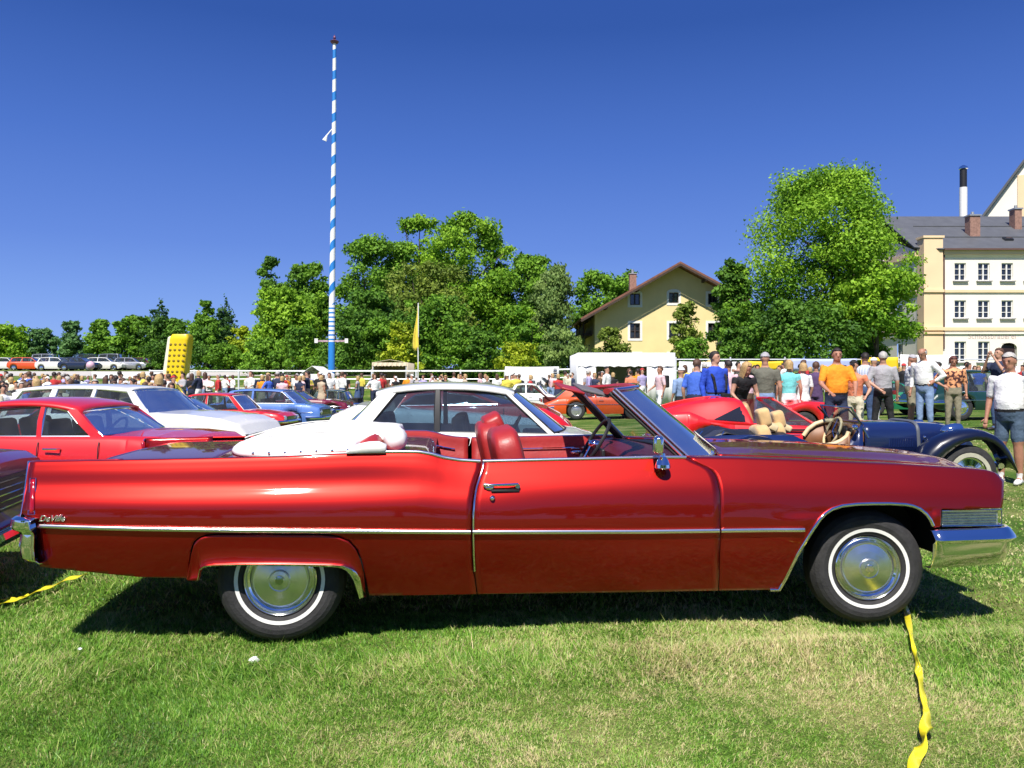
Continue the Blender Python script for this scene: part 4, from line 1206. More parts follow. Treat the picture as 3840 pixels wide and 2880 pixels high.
def window(parent, x0, x1, z0, z1, y, surround=0, cols=2, rows=3, sill=True, mframe=None, arch=False, side=False, fw=.06):
    """frame with real bars, panes behind, sill below. side=True: in a wall that faces -x"""
    mf = mframe or WHITE
    def Q(x, yy, z): return (y + (yy - y), -(x), z) if False else ((x, yy, z))
    b = MB()
    w, h = x1 - x0, z1 - z0
    def bx(c, d):
        if side: b.box((c[1], c[0], c[2]), (d[1], d[0], d[2]))
        else: b.box(c, d)
    yy = y + .14
    bx((x0 + fw / 2, yy, (z0 + z1) / 2), (fw, .08, h)); bx((x1 - fw / 2, yy, (z0 + z1) / 2), (fw, .08, h))
    bx(((x0 + x1) / 2, yy, z0 + fw / 2), (w - 2 * fw, .08, fw)); bx(((x0 + x1) / 2, yy, z1 - fw / 2), (w - 2 * fw, .08, fw))
    for i in range(1, cols):
        bx((x0 + w * i / cols, yy - .003, (z0 + z1) / 2), (fw * 1.5, .086, h - 2 * fw))
    for j in range(1, rows):
        bx(((x0 + x1) / 2, yy + .004, z0 + h * j / rows), (w - 2 * fw, .05, fw * .6))
    f = b.build('window', mf, parent, smooth=False)
    p = MB()
    for i in range(cols):
        for j in range(rows):
            a0, a1 = x0 + w * i / cols + .02, x0 + w * (i + 1) / cols - .02
            c0, c1 = z0 + h * j / rows + .01, z0 + h * (j + 1) / rows - .01
            t = (rng.random() - .5) * .012
            if side: p.add([(yy + .05, a0, c0), (yy + .05, a1, c0), (yy + .05 + t, a1, c1), (yy + .05 + t, a0, c1)], [(3, 2, 1, 0)])
            else: p.add([(a0, yy + .05, c0), (a1, yy + .05, c0), (a1, yy + .05 + t, c1), (a0, yy + .05 + t, c1)], [(0, 1, 2, 3)])
    p.build('pane', PANE, f, smooth=False)
    if sill:
        s = MB()
        c, d = ((x0 + x1) / 2, y - .06, z0 - .06), (w + .3, .26, .08)
        if side: s.box((c[1], c[0], c[2]), (d[1], d[0], d[2]))
        else: s.box(c, d)
        s.build('sill', mat('grey_sill', (.25, .25, .26), rough=.7), f, smooth=False)
    if surround:
        s = MB(); e = surround; n = 8
        zt = z1 + e * .9
        outer = [(x0 - e, z0 - e), (x1 + e, z0 - e)] + ([(x1 + e, z1)] + [((x0 + x1) / 2 + (w / 2 + e) * cos(pi * k / n), z1 + e * .4 + e * .8 * sin(pi * k / n)) for k in range(1, n)] + [(x0 - e, z1)] if arch else [(x1 + e, zt), (x0 - e, zt)])
        # four bars butted round the opening
        s.box((x0 - e / 2, y - .015, (z0 + z1) / 2), (e, .05, h)); s.box((x1 + e / 2, y - .015, (z0 + z1) / 2), (e, .05, h))
        s.box(((x0 + x1) / 2, y - .015, z0 - e / 2), (w + 2 * e, .05, e))
        if arch:
            pl = [(x0 - e, z1), (x1 + e, z1)] + [((x0 + x1) / 2 + (w / 2 + e) * cos(pi * k / n), z1 + e * 1.5 * sin(pi * k / n)) for k in range(1, n)]
            s.prism(pl, y - .04, y + .01)
        else: s.box(((x0 + x1) / 2, y - .015, z1 + e / 2), (w + 2 * e, .05, e))
        s.build('window_surround', WHITE, f, smooth=False)
    return f

# ---- yellow gabled house
YH = 70.0
HX = PX(661, YH); HG = gz(HX, YH)
hs_ = thing('gabled_house', 'yellow rendered house with a low pitched red roof behind the white tent', 'house', (HX, YH, HG))
hx = lambda p: PX(p, YH) - HX
hz = lambda p: PZ(p, YH) - HG
xl_, xr2 = hx(594.8), hx(728)
pk = (hx(676.7), hz(266.5)); el_ = (xl_, hz(313)); er_ = (xr2, hz(294))
wins = [(630, 640, 305, 293.5, True), (669, 678.5, 303, 292.5, True), (708, 717.5, 304.5, 293.5, False), (630, 640, 338.5, 323.2, False), (669, 678.5, 338, 323.2, False), (708, 717.5, 338, 323.2, False), (630, 640, 369, 354, False), (669, 678.5, 369, 354, False)]
holes = [(hx(a), hx(b), hz(c), hz(d)) for a, b, c, d, _ in wins]
w = MB()
ztop = er_[1] - .02
ztop = min(el_[1], er_[1])
wall_with_holes(w, xl_, xr2, -.3, hz(316), [h for h in holes if h[3] < hz(316)], 0)
# gable part: strips between the heads of the upper windows
up = [h for h in holes if h[3] > hz(316)]
xs_ = sorted({xl_, xr2, pk[0], *[h[0] for h in up], *[h[1] for h in up]})
def roofz(x): return el_[1] + (pk[1] - el_[1]) * (x - xl_) / (pk[0] - xl_) if x < pk[0] else er_[1] + (pk[1] - er_[1]) * (xr2 - x) / (xr2 - pk[0])
zb_ = hz(316)
for i in range(len(xs_) - 1):
    a, b_ = xs_[i], xs_[i + 1]
    h_ = [h for h in up if h[0] <= a + 1e-6 and h[1] >= b_ - 1e-6]
    if h_:
        h_ = h_[0]
        w.add([(a, 0, zb_), (b_, 0, zb_), (b_, 0, h_[2]), (a, 0, h_[2])], [(0, 1, 2, 3)])
        w.add([(a, 0, h_[3]), (b_, 0, h_[3]), (b_, 0, roofz(b_)), (a, 0, roofz(a))], [(0, 1, 2, 3)])
    else:
        w.add([(a, 0, zb_), (b_, 0, zb_), (b_, 0, roofz(b_)), (a, 0, roofz(a))], [(0, 1, 2, 3)])
for (a, b_, c, d) in up:
    w.add([(a, 0, c), (b_, 0, c), (b_, 0, d), (a, 0, d), (a, .25, c), (b_, .25, c), (b_, .25, d), (a, .25, d)], [(0, 4, 5, 1), (1, 5, 6, 2), (2, 6, 7, 3), (3, 7, 4, 0)])
w.add([(xl_, 0, -.3), (xl_, 14, -.3), (xl_, 14, el_[1]), (xl_, 0, el_[1])], [(0, 3, 2, 1)])
w.add([(xr2, 0, -.3), (xr2, 14, -.3), (xr2, 14, er_[1]), (xr2, 0, er_[1])], [(0, 1, 2, 3)])
w.add([(xl_, 14, -.3), (xr2, 14, -.3), (xr2, 14, er_[1]), (pk[0], 14, pk[1]), (xl_, 14, el_[1])], [(4, 3, 2, 1, 0)])
wo_ = w.build('wall', YEL, hs_, smooth=False)
for (a, b_, c, d, ar) in wins: window(hs_, hx(a), hx(b_), hz(c), hz(d), 0, surround=.2, cols=2, rows=2 if c > 310 else 1, sill=False, arch=ar, mframe=mat('brown_frame', (.05, .035, .03), rough=.6), fw=.07)
OV = 1.6
def slope(a, c, thick, y0, y1, ext):
    d = Vector((c[0] - a[0], c[1] - a[1])); L = d.length; d /= L; nrm = Vector((-d.y, d.x)) if d.x > 0 else Vector((d.y, -d.x))
    A = Vector(a) - d * ext; C = Vector(c)
    return [(A.x, A.y), (C.x, C.y), (C.x + nrm.x * 0, C.y + thick * 1.12), (A.x + nrm.x * thick, A.y + nrm.y * thick)]
r = MB()
r.prism(slope((el_[0], el_[1] + .04), (pk[0], pk[1] + .04), .16, 0, 0, 1.5), -OV, 15)
r.prism(slope((er_[0], er_[1] + .04), (pk[0], pk[1] + .04), .16, 0, 0, 1.6), -OV, 15)
ro = r.build('roof', ROOFRED, hs_, smooth=False)
# verge boards and purlin ends carrying the overhang
for s, e_ in ((el_, 1.5), (er_, 1.6)):
    q = MB(); q.prism(slope((s[0], s[1] - .16), (pk[0], pk[1] - .16), .17, 0, 0, e_), -OV - .05, -OV - .003); q.build('verge_board', DWOOD, ro, smooth=False)
for f in (.12, .5):
    for s in (el_, er_):
        x = s[0] + (pk[0] - s[0]) * f; z = s[1] + (pk[1] - s[1]) * f
        q = MB(); q.box((x, -OV / 2, z - .13), (.18, OV, .22)); q.build('purlin', DWOOD, ro, smooth=False)
c = MB(); c.box((hx(639.5), 4, hz(281)), (.62, .62, 2.2)); ch = c.build('chimney', BRICKM, ro, smooth=False)
c = MB(); c.box((hx(639.5), 4, hz(281) + 1.14), (.74, .74, .08)); c.tube([(hx(639.5), 4, hz(281) + 1.18), (hx(639.5), 4, hz(281) + 1.55)], .13, 8); c.build('chimney_cap', mat('zinc', (.4, .41, .42), rough=.5, metal=.6), ch, smooth=False)
# open loggia at the left corner
lg = MB(); x0 = hx(583.5)
lg.box(((x0 + xl_) / 2 - .1, 5, hz(316) - .1), (xl_ - x0 - .1, 8, .15)); lg.box(((x0 + xl_) / 2 - .1, 5, hz(334)), (xl_ - x0 - .1, 8, .15))
for yy in (1.2, 4.5, 8.5): lg.box((x0 + .1, yy, hz(316) / 2), (.16, .16, hz(316)))
lg.box((x0 + .1, 5, hz(330)), (.06, 8, .9))
lg.build('balcony', DWOOD, hs_, smooth=False)
lg = MB(); lg.box(((x0 + xl_) / 2 + .1, 9.2, hz(316) / 2), (xl_ - x0, .2, hz(316))); lg.build('balcony_wall', YEL, hs_, smooth=False)

# ---- large cream building with peach corner
YB = 65.0
BX, BG = PX(941.6, YB), 0.0
BG = gz(BX, YB)
bd = thing('large_building', 'large three storey cream and peach building with slate roof at the right edge', 'building', (BX, YB, BG))
bx_ = lambda p: PX(p, YB) - BX
bz = lambda p: PZ(p, YB) - BG
XR = 16.0
wx = [(954.5, 966), (978, 989.6), (1001.5, 1013), (1025, 1036.5), (1049, 1060)]
rowsW = [(280.6, 263), (318.2, 300.3), (362, 341.5)]
holes = []
for (zb2, zt2) in rowsW:
    for i, (a, b_) in enumerate(wx):
        if zb2 > 350 and i == 2: continue
        holes.append((bx_(a), bx_(b_), bz(zb2), bz(zt2)))
door_h = (bx_(1001), bx_(1017), -.2, bz(344))
w = MB(); wall_with_holes(w, 0, XR, -.3, bz(251), holes + [door_h], 0)
# left flank, receding; the bay windows of the flank are real openings too
def flank():
    D = 16.0; xw = bx_(922.5)
    ys = [3.4, 7.0, 10.6]
    hol = []
    for (zb2, zt2) in rowsW:
        for y in ys: hol.append((y, y + 1.0, bz(zb2), bz(zt2)))
    ys_ = sorted({.6, D, *[h[0] for h in hol], *[h[1] for h in hol]}); zs = sorted({-.3, bz(251), *[h[2] for h in hol], *[h[3] for h in hol]})
    for i in range(len(ys_) - 1):
        for j in range(len(zs) - 1):
            cy, cz = (ys_[i] + ys_[i + 1]) / 2, (zs[j] + zs[j + 1]) / 2
            if any(h[0] < cy < h[1] and h[2] < cz < h[3] for h in hol): continue
            w.add([(xw + .05, ys_[i], zs[j]), (xw + .05, ys_[i + 1], zs[j]), (xw + .05, ys_[i + 1], zs[j + 1]), (xw + .05, ys_[i], zs[j + 1])], [(3, 2, 1, 0)])
    for (a, b_, c, d) in hol:
        window(bd, a, b_, c, d, xw + .05, cols=2, rows=3, side=True)
    # gable over the flank
    w.add([(xw + .05, .6, bz(251)), (xw + .05, 13.4, bz(251)), (xw + .05, 7, bz(222))], [(2, 1, 0)])
    return xw
xw = flank()
w.build('wall', CREAM, bd, smooth=False)
for (a, b_, c, d) in holes: window(bd, a, b_, c, d, 0, cols=2, rows=3, fw=.07)
# arched doorway
dd = MB(); n = 10
cx_ = (door_h[0] + door_h[1]) / 2; hw = (door_h[1] - door_h[0]) / 2
pl = [(door_h[0] + .04, -.2), (door_h[1] - .04, -.2)] + [(cx_ + (hw - .04) * cos(pi * k / n), bz(348) + .42 * sin(pi * k / n)) for k in range(n + 1)]
dd.prism(pl, .2, .3); do_ = dd.build('door', mat('dark_door', (.03, .015, .015), rough=.5), bd, smooth=False)
sp = MB(); outer = [(door_h[0], bz(344)), (door_h[0], bz(348))] + [(cx_ - (hw) * cos(pi * k / n), bz(348) + .42 * sin(pi * k / n)) for k in range(1, n)] + [(door_h[1], bz(348)), (door_h[1], bz(344))]
sp.prism(outer[::-1], .0, .25); sp.build('door_arch', CREAM, bd, smooth=False)
# corner pilaster with parapet block
p = MB(); pw = bx_(922.5)
p.box((pw / 2, .32, (bz(262) - .3) / 2), (-pw - .004, 1.1, bz(262) + .3)); p.box((pw / 2, .32, (bz(262) + bz(238.5)) / 2), (-pw - .01, 1.08, bz(238.5) - bz(262)))
p.box((pw / 2, .32, bz(237.2)), (-pw + .16, 1.24, .18))
p.build('corner_pilaster', PEACH, bd, smooth=False)
sp = MB(); sp.box((.15, -.06, bz(300)), (.12, .12, bz(251) - bz(349))); sp.build('downpipe', mat('copper_pipe', (.16, .09, .07), rough=.5, metal=.3), bd, smooth=False)
# cornices and string courses on both faces
for (py0, h_, pr) in ((252.2, .46, .26), (255.8, .14, .12), (291.2, .22, .12), (329.0, .26, .16), (333.2, .14, .12)):
    z = bz(py0)
    s = MB(); s.box((XR / 2 + .1, -pr / 2, z), (XR, pr, h_)); s.build('cornice', PEACH if h_ > .15 else CREAM, bd, smooth=False)
    s = MB(); s.box((pw - pr / 2 + .045, 8.4, z), (pr, 15.2, h_)); s.build('cornice', PEACH if h_ > .15 else CREAM, bd, smooth=False)
    if py0 > 280:
        s = MB(); s.box((pw / 2, -.235 - pr / 2, z + .002), (-pw + .1, pr, h_)); s.build('cornice', PEACH, bd, smooth=False)
s = MB(); s.box((XR / 2, -.42, bz(250)), (XR, .16, .14)); s.build('gutter', mat('copper_pipe', (.16, .09, .07)), bd, smooth=False)
# slate roof, hipped behind the flank gable
rf = MB(); e0 = bz(249.6); rz = bz(216.2) * 1.0
ridge_y = 6.6
rzz = PZ(216.4, YB + ridge_y) - BG
rf.add([(-.3, -.4, e0), (XR, -.4, e0), (XR, ridge_y, rzz), (-1.2, ridge_y, rzz)], [(0, 1, 2, 3)])
rf.add([(-.3, 14, e0), (XR, 14, e0), (XR, ridge_y, rzz), (-1.2, ridge_y, rzz)], [(3, 2, 1, 0)])
rf.add([(-.3, -.4, e0), (-1.2, ridge_y, rzz), (-1.9, ridge_y, rzz - .1), (-1.9, .6, e0 + .3)], [(0, 1, 2, 3)])
rf.add([(-1.2, ridge_y, rzz), (-.3, 14, e0), (-1.9, 13.4, e0), (-1.9, ridge_y, rzz - .1)], [(0, 1, 2, 3)])
# standing seams across the slope
rfo = rf.build('roof', SLATE, bd, smooth=False, solid=.12)
for f in (.33, .66):
    s = MB(); y_ = -.4 + (ridge_y + .4) * f; z_ = e0 + (rzz - e0) * f
    s.box((XR / 2 - .2, y_, z_ + .04), (XR + .6 - f, .08, .06)); s.build('snow_guard', mat('slate_roof', (.1, .1, .1)), rfo, smooth=False)
def roofpt(px, py):
    # where the sight line meets the front slope
    a = (px - CX) / F; b_ = (HY - py) / F
    k = (rzz - e0) / (ridge_y + .4)
    t = ((e0 + BG - k * (YB - .4)) - H) / (b_ - k)
    return (a * t - BX, t - YB, H + b_ * t - BG)
for (px, py, w_, h_, m_, nm) in ((972.5, 234.5, .85, 1.5, BRICKM, 'chimney'), (1015.5, 227.5, .6, 1.5, BRICKM, 'chimney')):
    x, y, z = roofpt(px, py)
    s = MB(); s.box((x, y, z + h_ / 2 - .2), (w_, .8, h_ + .4)); co = s.build(nm, m_, rfo, smooth=False)
    s = MB(); s.box((x, y, z + h_ + .06), (w_ + .16, .96, .12)); s.tube([(x, y, z + h_ + .1), (x, y, z + h_ + .4)], .12, 8); s.build('chimney_cap', mat('zinc', (.4, .41, .42)), co, smooth=False)
x, y, z = roofpt(1008, 240); s = MB(); s.box((x, y, z + .1), (.7, .5, .16), rot=Matrix.Rotation(R(30), 3, 'X')); s.build('skylight', PANE, rfo, smooth=False)
# steel flue standing behind the roof
YF = 80.0
fx, fz = PX(963.3, YF), gz(PX(963.3, YF), YF)
fl_ = thing('flue_stack', 'white steel flue with a black upper section rising behind the slate roof', 'chimney', (fx, YF, fz))
s = MB(); s.tube([(0, 0, -.2), (0, 0, PZ(187.5, YF) - fz)], .36, 20); s.build('lower_pipe', WHITE, fl_)
s = MB(); s.tube([(0, 0, PZ(187.5, YF) - fz), (0, 0, PZ(169.5, YF) - fz)], .33, 20); s.build('upper_pipe', BLACK, fl_)
s = MB(); s.lathe([(.33, 0), (.42, .05), (.40, .25), (.1, .42), (0, .42)], 20, c=(0, 0, PZ(169.5, YF) - fz)); s.build('flue_cowl', CHROME, fl_)
# faint painted inscription on the ground floor band (strokes only can be made out)
text_mesh('Schlossbrauerei', .62, mat('faded_lettering', (.60, .44, .40), rough=.9, var=.2, vscale=5), bd, (bx_(992), -.012, bz(338.6)), (R(90), 0, 0), .004, name='wall_lettering')
# higher wing behind at the right edge
YW2 = 88.0
wxx = PX(1040, YW2); wg = gz(wxx, YW2)
wing = thing('gabled_wing', 'tall pale gable with dark roof edge rising behind the slate roof at the right edge', 'building', (wxx, YW2, wg), -atan2(wxx, YW2))
ax, az = PX(988, YW2) - wxx, PZ(217, YW2) - wg
cx2, cz2 = PX(1040, YW2) - wxx, PZ(142, YW2) - wg
k_ = (cz2 - az) / (cx2 - ax)
s = MB(); s.prism([(ax, -.2), (-ax, -.2), (-ax, az), (0, cz2), (ax, az)], 0, 10); s.build('wall', CREAM, wing, smooth=False)
s = MB(); xq = PX(1021, YW2) - wxx; s.box((xq + .6, -.05, (az - 3 + az + k_ * (xq - ax) - .4) / 2), (1.2, .1, k_ * (xq - ax) + 2.6)); s.build('wall_band', PEACH, wing, smooth=False)
s = MB()
for sg in (1, -1):
    pl = [(ax * 1.12 * sg, az + ax * .12 * -k_ * -1), (0, cz2), (0, cz2 + .4), (ax * 1.12 * sg, az + ax * .12 * k_ + .4)]
    pl = [(ax * 1.1 * sg, az - abs(ax) * .1 * k_), (0, cz2 + .02), (0, cz2 + .4), (ax * 1.1 * sg, az - abs(ax) * .1 * k_ + .4)]
    s.prism(pl if sg > 0 else pl[::-1], -.5, 10.5)
s.build('roof', SLATE, wing, smooth=False, )
for pyy in (236, 262):
    pass
# ================================================================== THE OTHER CARS
def interp(tab, x):
    for i in range(len(tab) - 1):
        if x <= tab[i + 1][0]:
            a, b = tab[i], tab[i + 1]
            t = (x - a[0]) / max(1e-9, b[0] - a[0])
            return a[1] + (b[1] - a[1]) * max(0, min(1, t))
    return tab[-1][1]

def wheel_set(root, x, y, r, far, rimm, white=False, w=.17, spokes=5):
    W_ = bpy.data.objects.new('wheel', None); COL.objects.link(W_); W_.parent = root
    W_.location = (x, y, r); W_.rotation_euler = (0, 0, pi if far else 0)
    k = r
    b = MB(); b.lathe([(k * .60, .015), (k * .63, .004), (k * .80, .0), (k * .93, .01), (k, .035), (k, w - .03), (k * .92, w), (k * .55, w)], 28, 'y', mis=[0, 1, 0, 0, 0, 0, 0]); b.build('tyre', [RUBBER, WHITEWALL if white else RUBBER], W_)
    b = MB(); b.lathe([(k * .61, .012), (k * .57, .006), (k * .52, .03), (k * .30, .022), (k * .26, .008), (0, .002)], 24, 'y'); 
    b.build('rim', rimm, W_)
    return W_

def make_car(name, label, X, Y, yaw, L, W, top, gh, paintm, roofm=None, wheels=(.75, 3.25), r=.30, zb=.20, pitch_w=.5, gname='parked show cars', trim=True,
             detail=True, white=False, glass=None, rimm=None, frame=CHROME, grille=True, seatm=None, darkpil=False, floor_open=True, gz_off=0.0, cat='car', plan=.10, interior=True):
    """origin: rear end of the near side at ground level, x forward, y away from the near side.
    top: (x,z) line of the body without its cabin; gh: dict with b0,b1 belt ends, r0,r1 roof ends, zr roof height, pillars [(xbelt,xroof,width)]"""
    cx_, cy_ = X + L / 2 * cos(yaw) - W / 2 * sin(yaw), Y + L / 2 * sin(yaw) + W / 2 * cos(yaw)
    root = thing(name, label, cat, (X, Y, gz(cx_, cy_) + gz_off), yaw, gname)
    roofm = roofm or paintm; glass = glass or GLASS; rimm = rimm or CHROME; seatm = seatm or DARKCLOTH
    xs = set(np.round(np.linspace(0, L, 46), 3))
    for xw in wheels:
        for k in range(11): xs.add(round(xw + (r + .045) * cos(pi * k / 10), 3))
        xs.add(round(xw - r - .049, 3)); xs.add(round(xw + r + .049, 3))
    for x, _ in top: xs.add(round(x, 3))
    b0, b1 = (gh['b0'], gh['b1']) if gh else (None, None)
    if gh:
        for q in (b0, b0 + .03, b1, b1 - .03): xs.add(round(q, 3))
    xs = sorted(x for x in xs if 0 <= x <= L)
    def zbot(x):
        z = zb
        if x < .35: z += (.35 - x) * .45
        if x > L - .35: z += (x - L + .35) * .35
        for xw in wheels:
            d = abs(x - xw)
            if d < r + .047: z = max(z, r + sqrt(max(0, (r + .045) ** 2 - d * d)) * .96)
        return z
    def ins(x):
        a = max(0, 1 - x / .5); c = max(0, 1 - (L - x) / .6)
        return plan * W * (a * a * .5 + c * c * .6)
    P = []
    for x in xs:
        zt = interp(top, x); z0 = min(zbot(x), zt - .03); e = ins(x)
        zm = z0 + (zt - z0) * .5
        cab = floor_open and gh and (b0 + .02 < x < b1 - .02)
        crown = .028 if not cab else 0
        half = [(.05 + e, z0), (.012 + e, z0 + (zt - z0) * .22), (0 + e, z0 + (zt - z0) * .50), (.012 + e, z0 + (zt - z0) * .72), (.045 + e, zt - .045), (.075 + e, zt - .012), (.115 + e, zt)]
        inner = [(.14 + e, zt if not cab else zt - .30), (W * .3, zt + crown * .8 if not cab else zb + .12), (W * .5, zt + crown if not cab else zb + .12)]
        half += inner
        row = [(x, y, z) for y, z in half] + [(x, W - y, z) for y, z in half[-2::-1]]
        P.append(row)
    body = MB(); body.grid(P, flip=True)
    # nose and tail closing faces
    n = len(P[0])
    for row, fl in ((P[0], False), (P[-1], True)):
        body.add(row, [tuple(range(n)) if fl else tuple(range(n))[::-1]])
    bo = body.build('body', paintm, root, ang=38)
    und = MB(); und.box((L / 2, W / 2, zb + .10), (L - .5, W - .44, .10))
    for xw in wheels: und.box((xw, W / 2, r + .12), (r * 2.05, W - .52, r * 1.5))
    und.build('underbody', UNDER, root, smooth=False)
    for xw in wheels:
        wheel_set(root, xw, .03, r, False, rimm, white)
        wheel_set(root, xw, W - .03, r, True, rimm, white)
    if gh:
        ybl = .085; zr = gh['zr']; yr = gh.get('yr', .24); r0, r1 = gh['r0'], gh['r1']
        def zroof(x):
            u = (x - r0) / (r1 - r0)
            return zr - gh.get('fall', .05) * abs(2 * u - 1) ** 2.6 - gh.get('rear_fall', 0) * max(0, 1 - u * 1.6) ** 1.5
        P = []
        for u in np.linspace(0, 1, 15):
            x = r0 + (r1 - r0) * u
            e = .10 * (abs(2 * u - 1) ** 6)
            P.append([(x, y, zroof(x) - d) for y, d in ((yr - .035 + e * .2, .055), (yr - .028 + e * .2, .03), (yr, .010), (yr + .06, .0), (yr + .2, -.016), (W / 2, -.026), (W - yr - .2, -.016), (W - yr - .06, .0), (W - yr, .010), (W - yr + .028 - e * .2, .03), (W - yr + .035 - e * .2, .055))])
        rb = MB(); rb.grid(P, flip=True); rb.build('roof', roofm, root, ang=60, solid=.025)
        pil = gh['pillars']
        def belt(x): return interp(top, x) - .01
        for far in (0, 1):
            sy = (lambda y: W - y) if far else (lambda y: y)
            for (xb, xr_2, w_) in pil:
                w2 = w_ * gh.get('ptaper', .8)
                q = MB()
                A = [(xb - w_ / 2, sy(ybl + .005), belt(xb)), (xb + w_ / 2, sy(ybl + .005), belt(xb)), (xb + w_ / 2, sy(ybl + .05), belt(xb)), (xb - w_ / 2, sy(ybl + .05), belt(xb))]
                zz = zroof(min(max(xr_2, r0), r1)) - .035
                Bq = [(xr_2 - w2 / 2, sy(yr - .025), zz), (xr_2 + w2 / 2, sy(yr - .025), zz), (xr_2 + w2 / 2, sy(yr + .02), zz), (xr_2 - w2 / 2, sy(yr + .02), zz)]
                mid = [tuple((Vector(a) + Vector(c)) / 2 + Vector((0, (-.022 if not far else .022), .0))) for a, c in zip(A, Bq)]
                q.grid([A, mid, Bq], closed_v=True, flip=bool(far)); q.build('pillar', BLACK if (darkpil and 0 < pil.index((xb, xr_2, w_)) < len(pil) - 1) else roofm, root, normals=True)
            for k in range(len(pil) - 1):
                (xa, ra, wa), (xc, rc, wc) = pil[k], pil[k + 1]
                za, zc = zroof(min(max(ra, r0), r1)) - .05, zroof(min(max(rc, r0), r1)) - .05
                g_ = MB()
                p0 = Vector((xa + wa / 2, sy(ybl + .02), belt(xa))); p1 = Vector((xc - wc / 2, sy(ybl + .02), belt(xc)))
                p2 = Vector((rc - wc * .4, sy(yr - .008), zc)); p3 = Vector((ra + wa * .4, sy(yr - .008), za))
                rows = []
                for v in np.linspace(0, 1, 5):
                    bulge = Vector((0, (-.020 if not far else .020) * 4 * v * (1 - v), 0))
                    rows.append([p0.lerp(p3, v) + bulge, p1.lerp(p2, v) + bulge])
                g_.grid(rows, flip=bool(far)); g_.build('side_window', glass, root, ang=180)
                if trim and not far:
                    t = MB(); t.tube([p0, p1, p1.lerp(p2, .5) + Vector((0, -.02, 0)), p2, p3, p3.lerp(p0, .5) + Vector((0, -.02, 0))], .015, 6, closed=True); t.build('window_trim', TRIMM if frame is CHROME else frame, root)
        def screen(nm, xb, xt, bow, sgn, zt_, extra=0):
            rows = []
            yb = ybl + .03; 
            for s in np.sin(np.linspace(-1, 1, 15) * pi / 2):
                k = 1 - abs(s) ** 2.4
                col = []
                for t in np.linspace(0, 1, 7):
                    yy = W / 2 + s * ((W / 2 - yb) * (1 - t) + (W / 2 - yr) * t)
                    xx = xb + (xt - xb) * t + sgn * bow * k * (1 - .45 * t)
                    zz_ = (belt(xb) + .012) * (1 - t) + zt_ * t + .02 * k * t + .012 * k * (1 - t)
                    col.append((xx, yy, zz_))
                rows.append(col)
            g_ = MB(); g_.grid(rows, flip=sgn < 0); so_ = g_.build(nm, glass, root, ang=180)
            e = MB(); loop = [c[0] for c in rows] + [rows[-1][j] for j in range(1, 6)] + [c[-1] for c in rows[::-1]] + [rows[0][j] for j in range(5, 0, -1)]
            e.tube(loop, .014, 6, closed=True); e.build('screen_trim', frame if trim else BLACK, root)
        f = pil[-1]; screen('windshield', f[0] + f[2] * .45, f[1] + f[2] * .3, gh.get('bow', .16), 1, zroof(r1) - .03)
        q = pil[0]; screen('rear_window', q[0] - q[2] * .45, q[1] - q[2] * .3, gh.get('bowr', .10), -1, zroof(r0) - .03)
        if interior:
            for xx in ((b0 + b1) / 2 + .15, b0 + .45):
                for yy in (W * .3, W * .7):
                    s = MB(); s.box((xx, yy, belt(xx) - .10), (.14, .44, .52), rot=Matrix.Rotation(R(-12), 3, 'Y')); s.build('seat', seatm, root, bevel=.04)
            s = MB(); s.box((b1 - .18, W / 2, belt(b1) - .10), (.30, W - .36, .16)); s.build('dashboard', BLACK, root, bevel=.03)
            s = MB(); rt = Matrix.Rotation(R(-62), 3, 'Y')
            s.tube([Vector((b1 - .45, W * .7, belt(b1) - .02)) + rt @ Vector((.18 * cos(a), .18 * sin(a), 0)) for a in np.linspace(0, 2 * pi, 16, endpoint=False)], .014, 6, closed=True); s.build('steering_wheel', BLACK, root)
    if detail:
        zt = interp(top, L - .05); 
        # bumpers
        for xx, sg, nm in ((L - .02, 1, 'front_bumper'), (.02, -1, 'rear_bumper')):
            zz = zb + .20
            pts = [(xx - sg * .42, -.012, zz), (xx - sg * .10, .02, zz), (xx + sg * .04, .16, zz)] + [(xx + sg * .07, y, zz) for y in np.linspace(.3, W - .3, 5)] + [(xx + sg * .04, W - .16, zz), (xx - sg * .10, W - .02, zz), (xx - sg * .42, W + .012, zz)]
            s = MB(); s.tube(pts, .055, 8, flat=((0, 0, 1), 1.0)); s.build(nm, CHROME, root)
        xf = L - .004
        zc = zb + .20 + (zt - zb - .20) * .55
        if grille:
            s = MB(); s.box((xf - .01, W / 2, zc), (.05, W * .76, (zt - zb) * .34)); go_ = s.build('grille', BLACK, root)
            for k in range(5):
                s = MB(); s.box((xf + .02, W / 2, zc - (zt - zb) * .13 + k * (zt - zb) * .065), (.012, W * .50, .008)); s.build('grille_bar', CHROME, go_)
        for yy in (W * .17, W * .83):
            s = MB(); s.lathe([(0, .045), (.05, .038), (.08, .02), (.085, .022), (.092, .018), (.095, -.04)], 16, 'x', c=(xf, yy, zc)); s.build('headlight', LENS, root, normals=True)
        for yy in (.07, W - .07):
            s = MB(); s.box((.012, yy + (.06 if yy < 1 else -.06), zb + .45), (.05, .16, .12)); s.build('tail_lamp', LENSRED, root, bevel=.01)
        if gh:
            xd = (pil[-2][0] if len(pil) > 2 else (b0 + b1) / 2)
            zz = interp(top, xd) - .12
            s = MB(); s.tube([(xd + .10, -.012, zz), (xd + .24, -.02, zz), (xd + .25, .02, zz)], .010, 6); s.build('door_handle', CHROME, root)
            # shut lines of the doors, standing as thin dark gaps cut proud of nothing but the joint itself
            for xx in (xd + .03, pil[-1][0] + .05):
                s = MB(); s.tube([(xx, ins(xx) + y, z0) for y, z0 in ((.040, zb + .04), (.008, zb + (zz - zb) * .3), (-.003, zb + (zz - zb) * .55), (.006, zz), (.032, interp(top, xx) - .055))], .0045, 5); s.build('door_gap', BLACK, root)
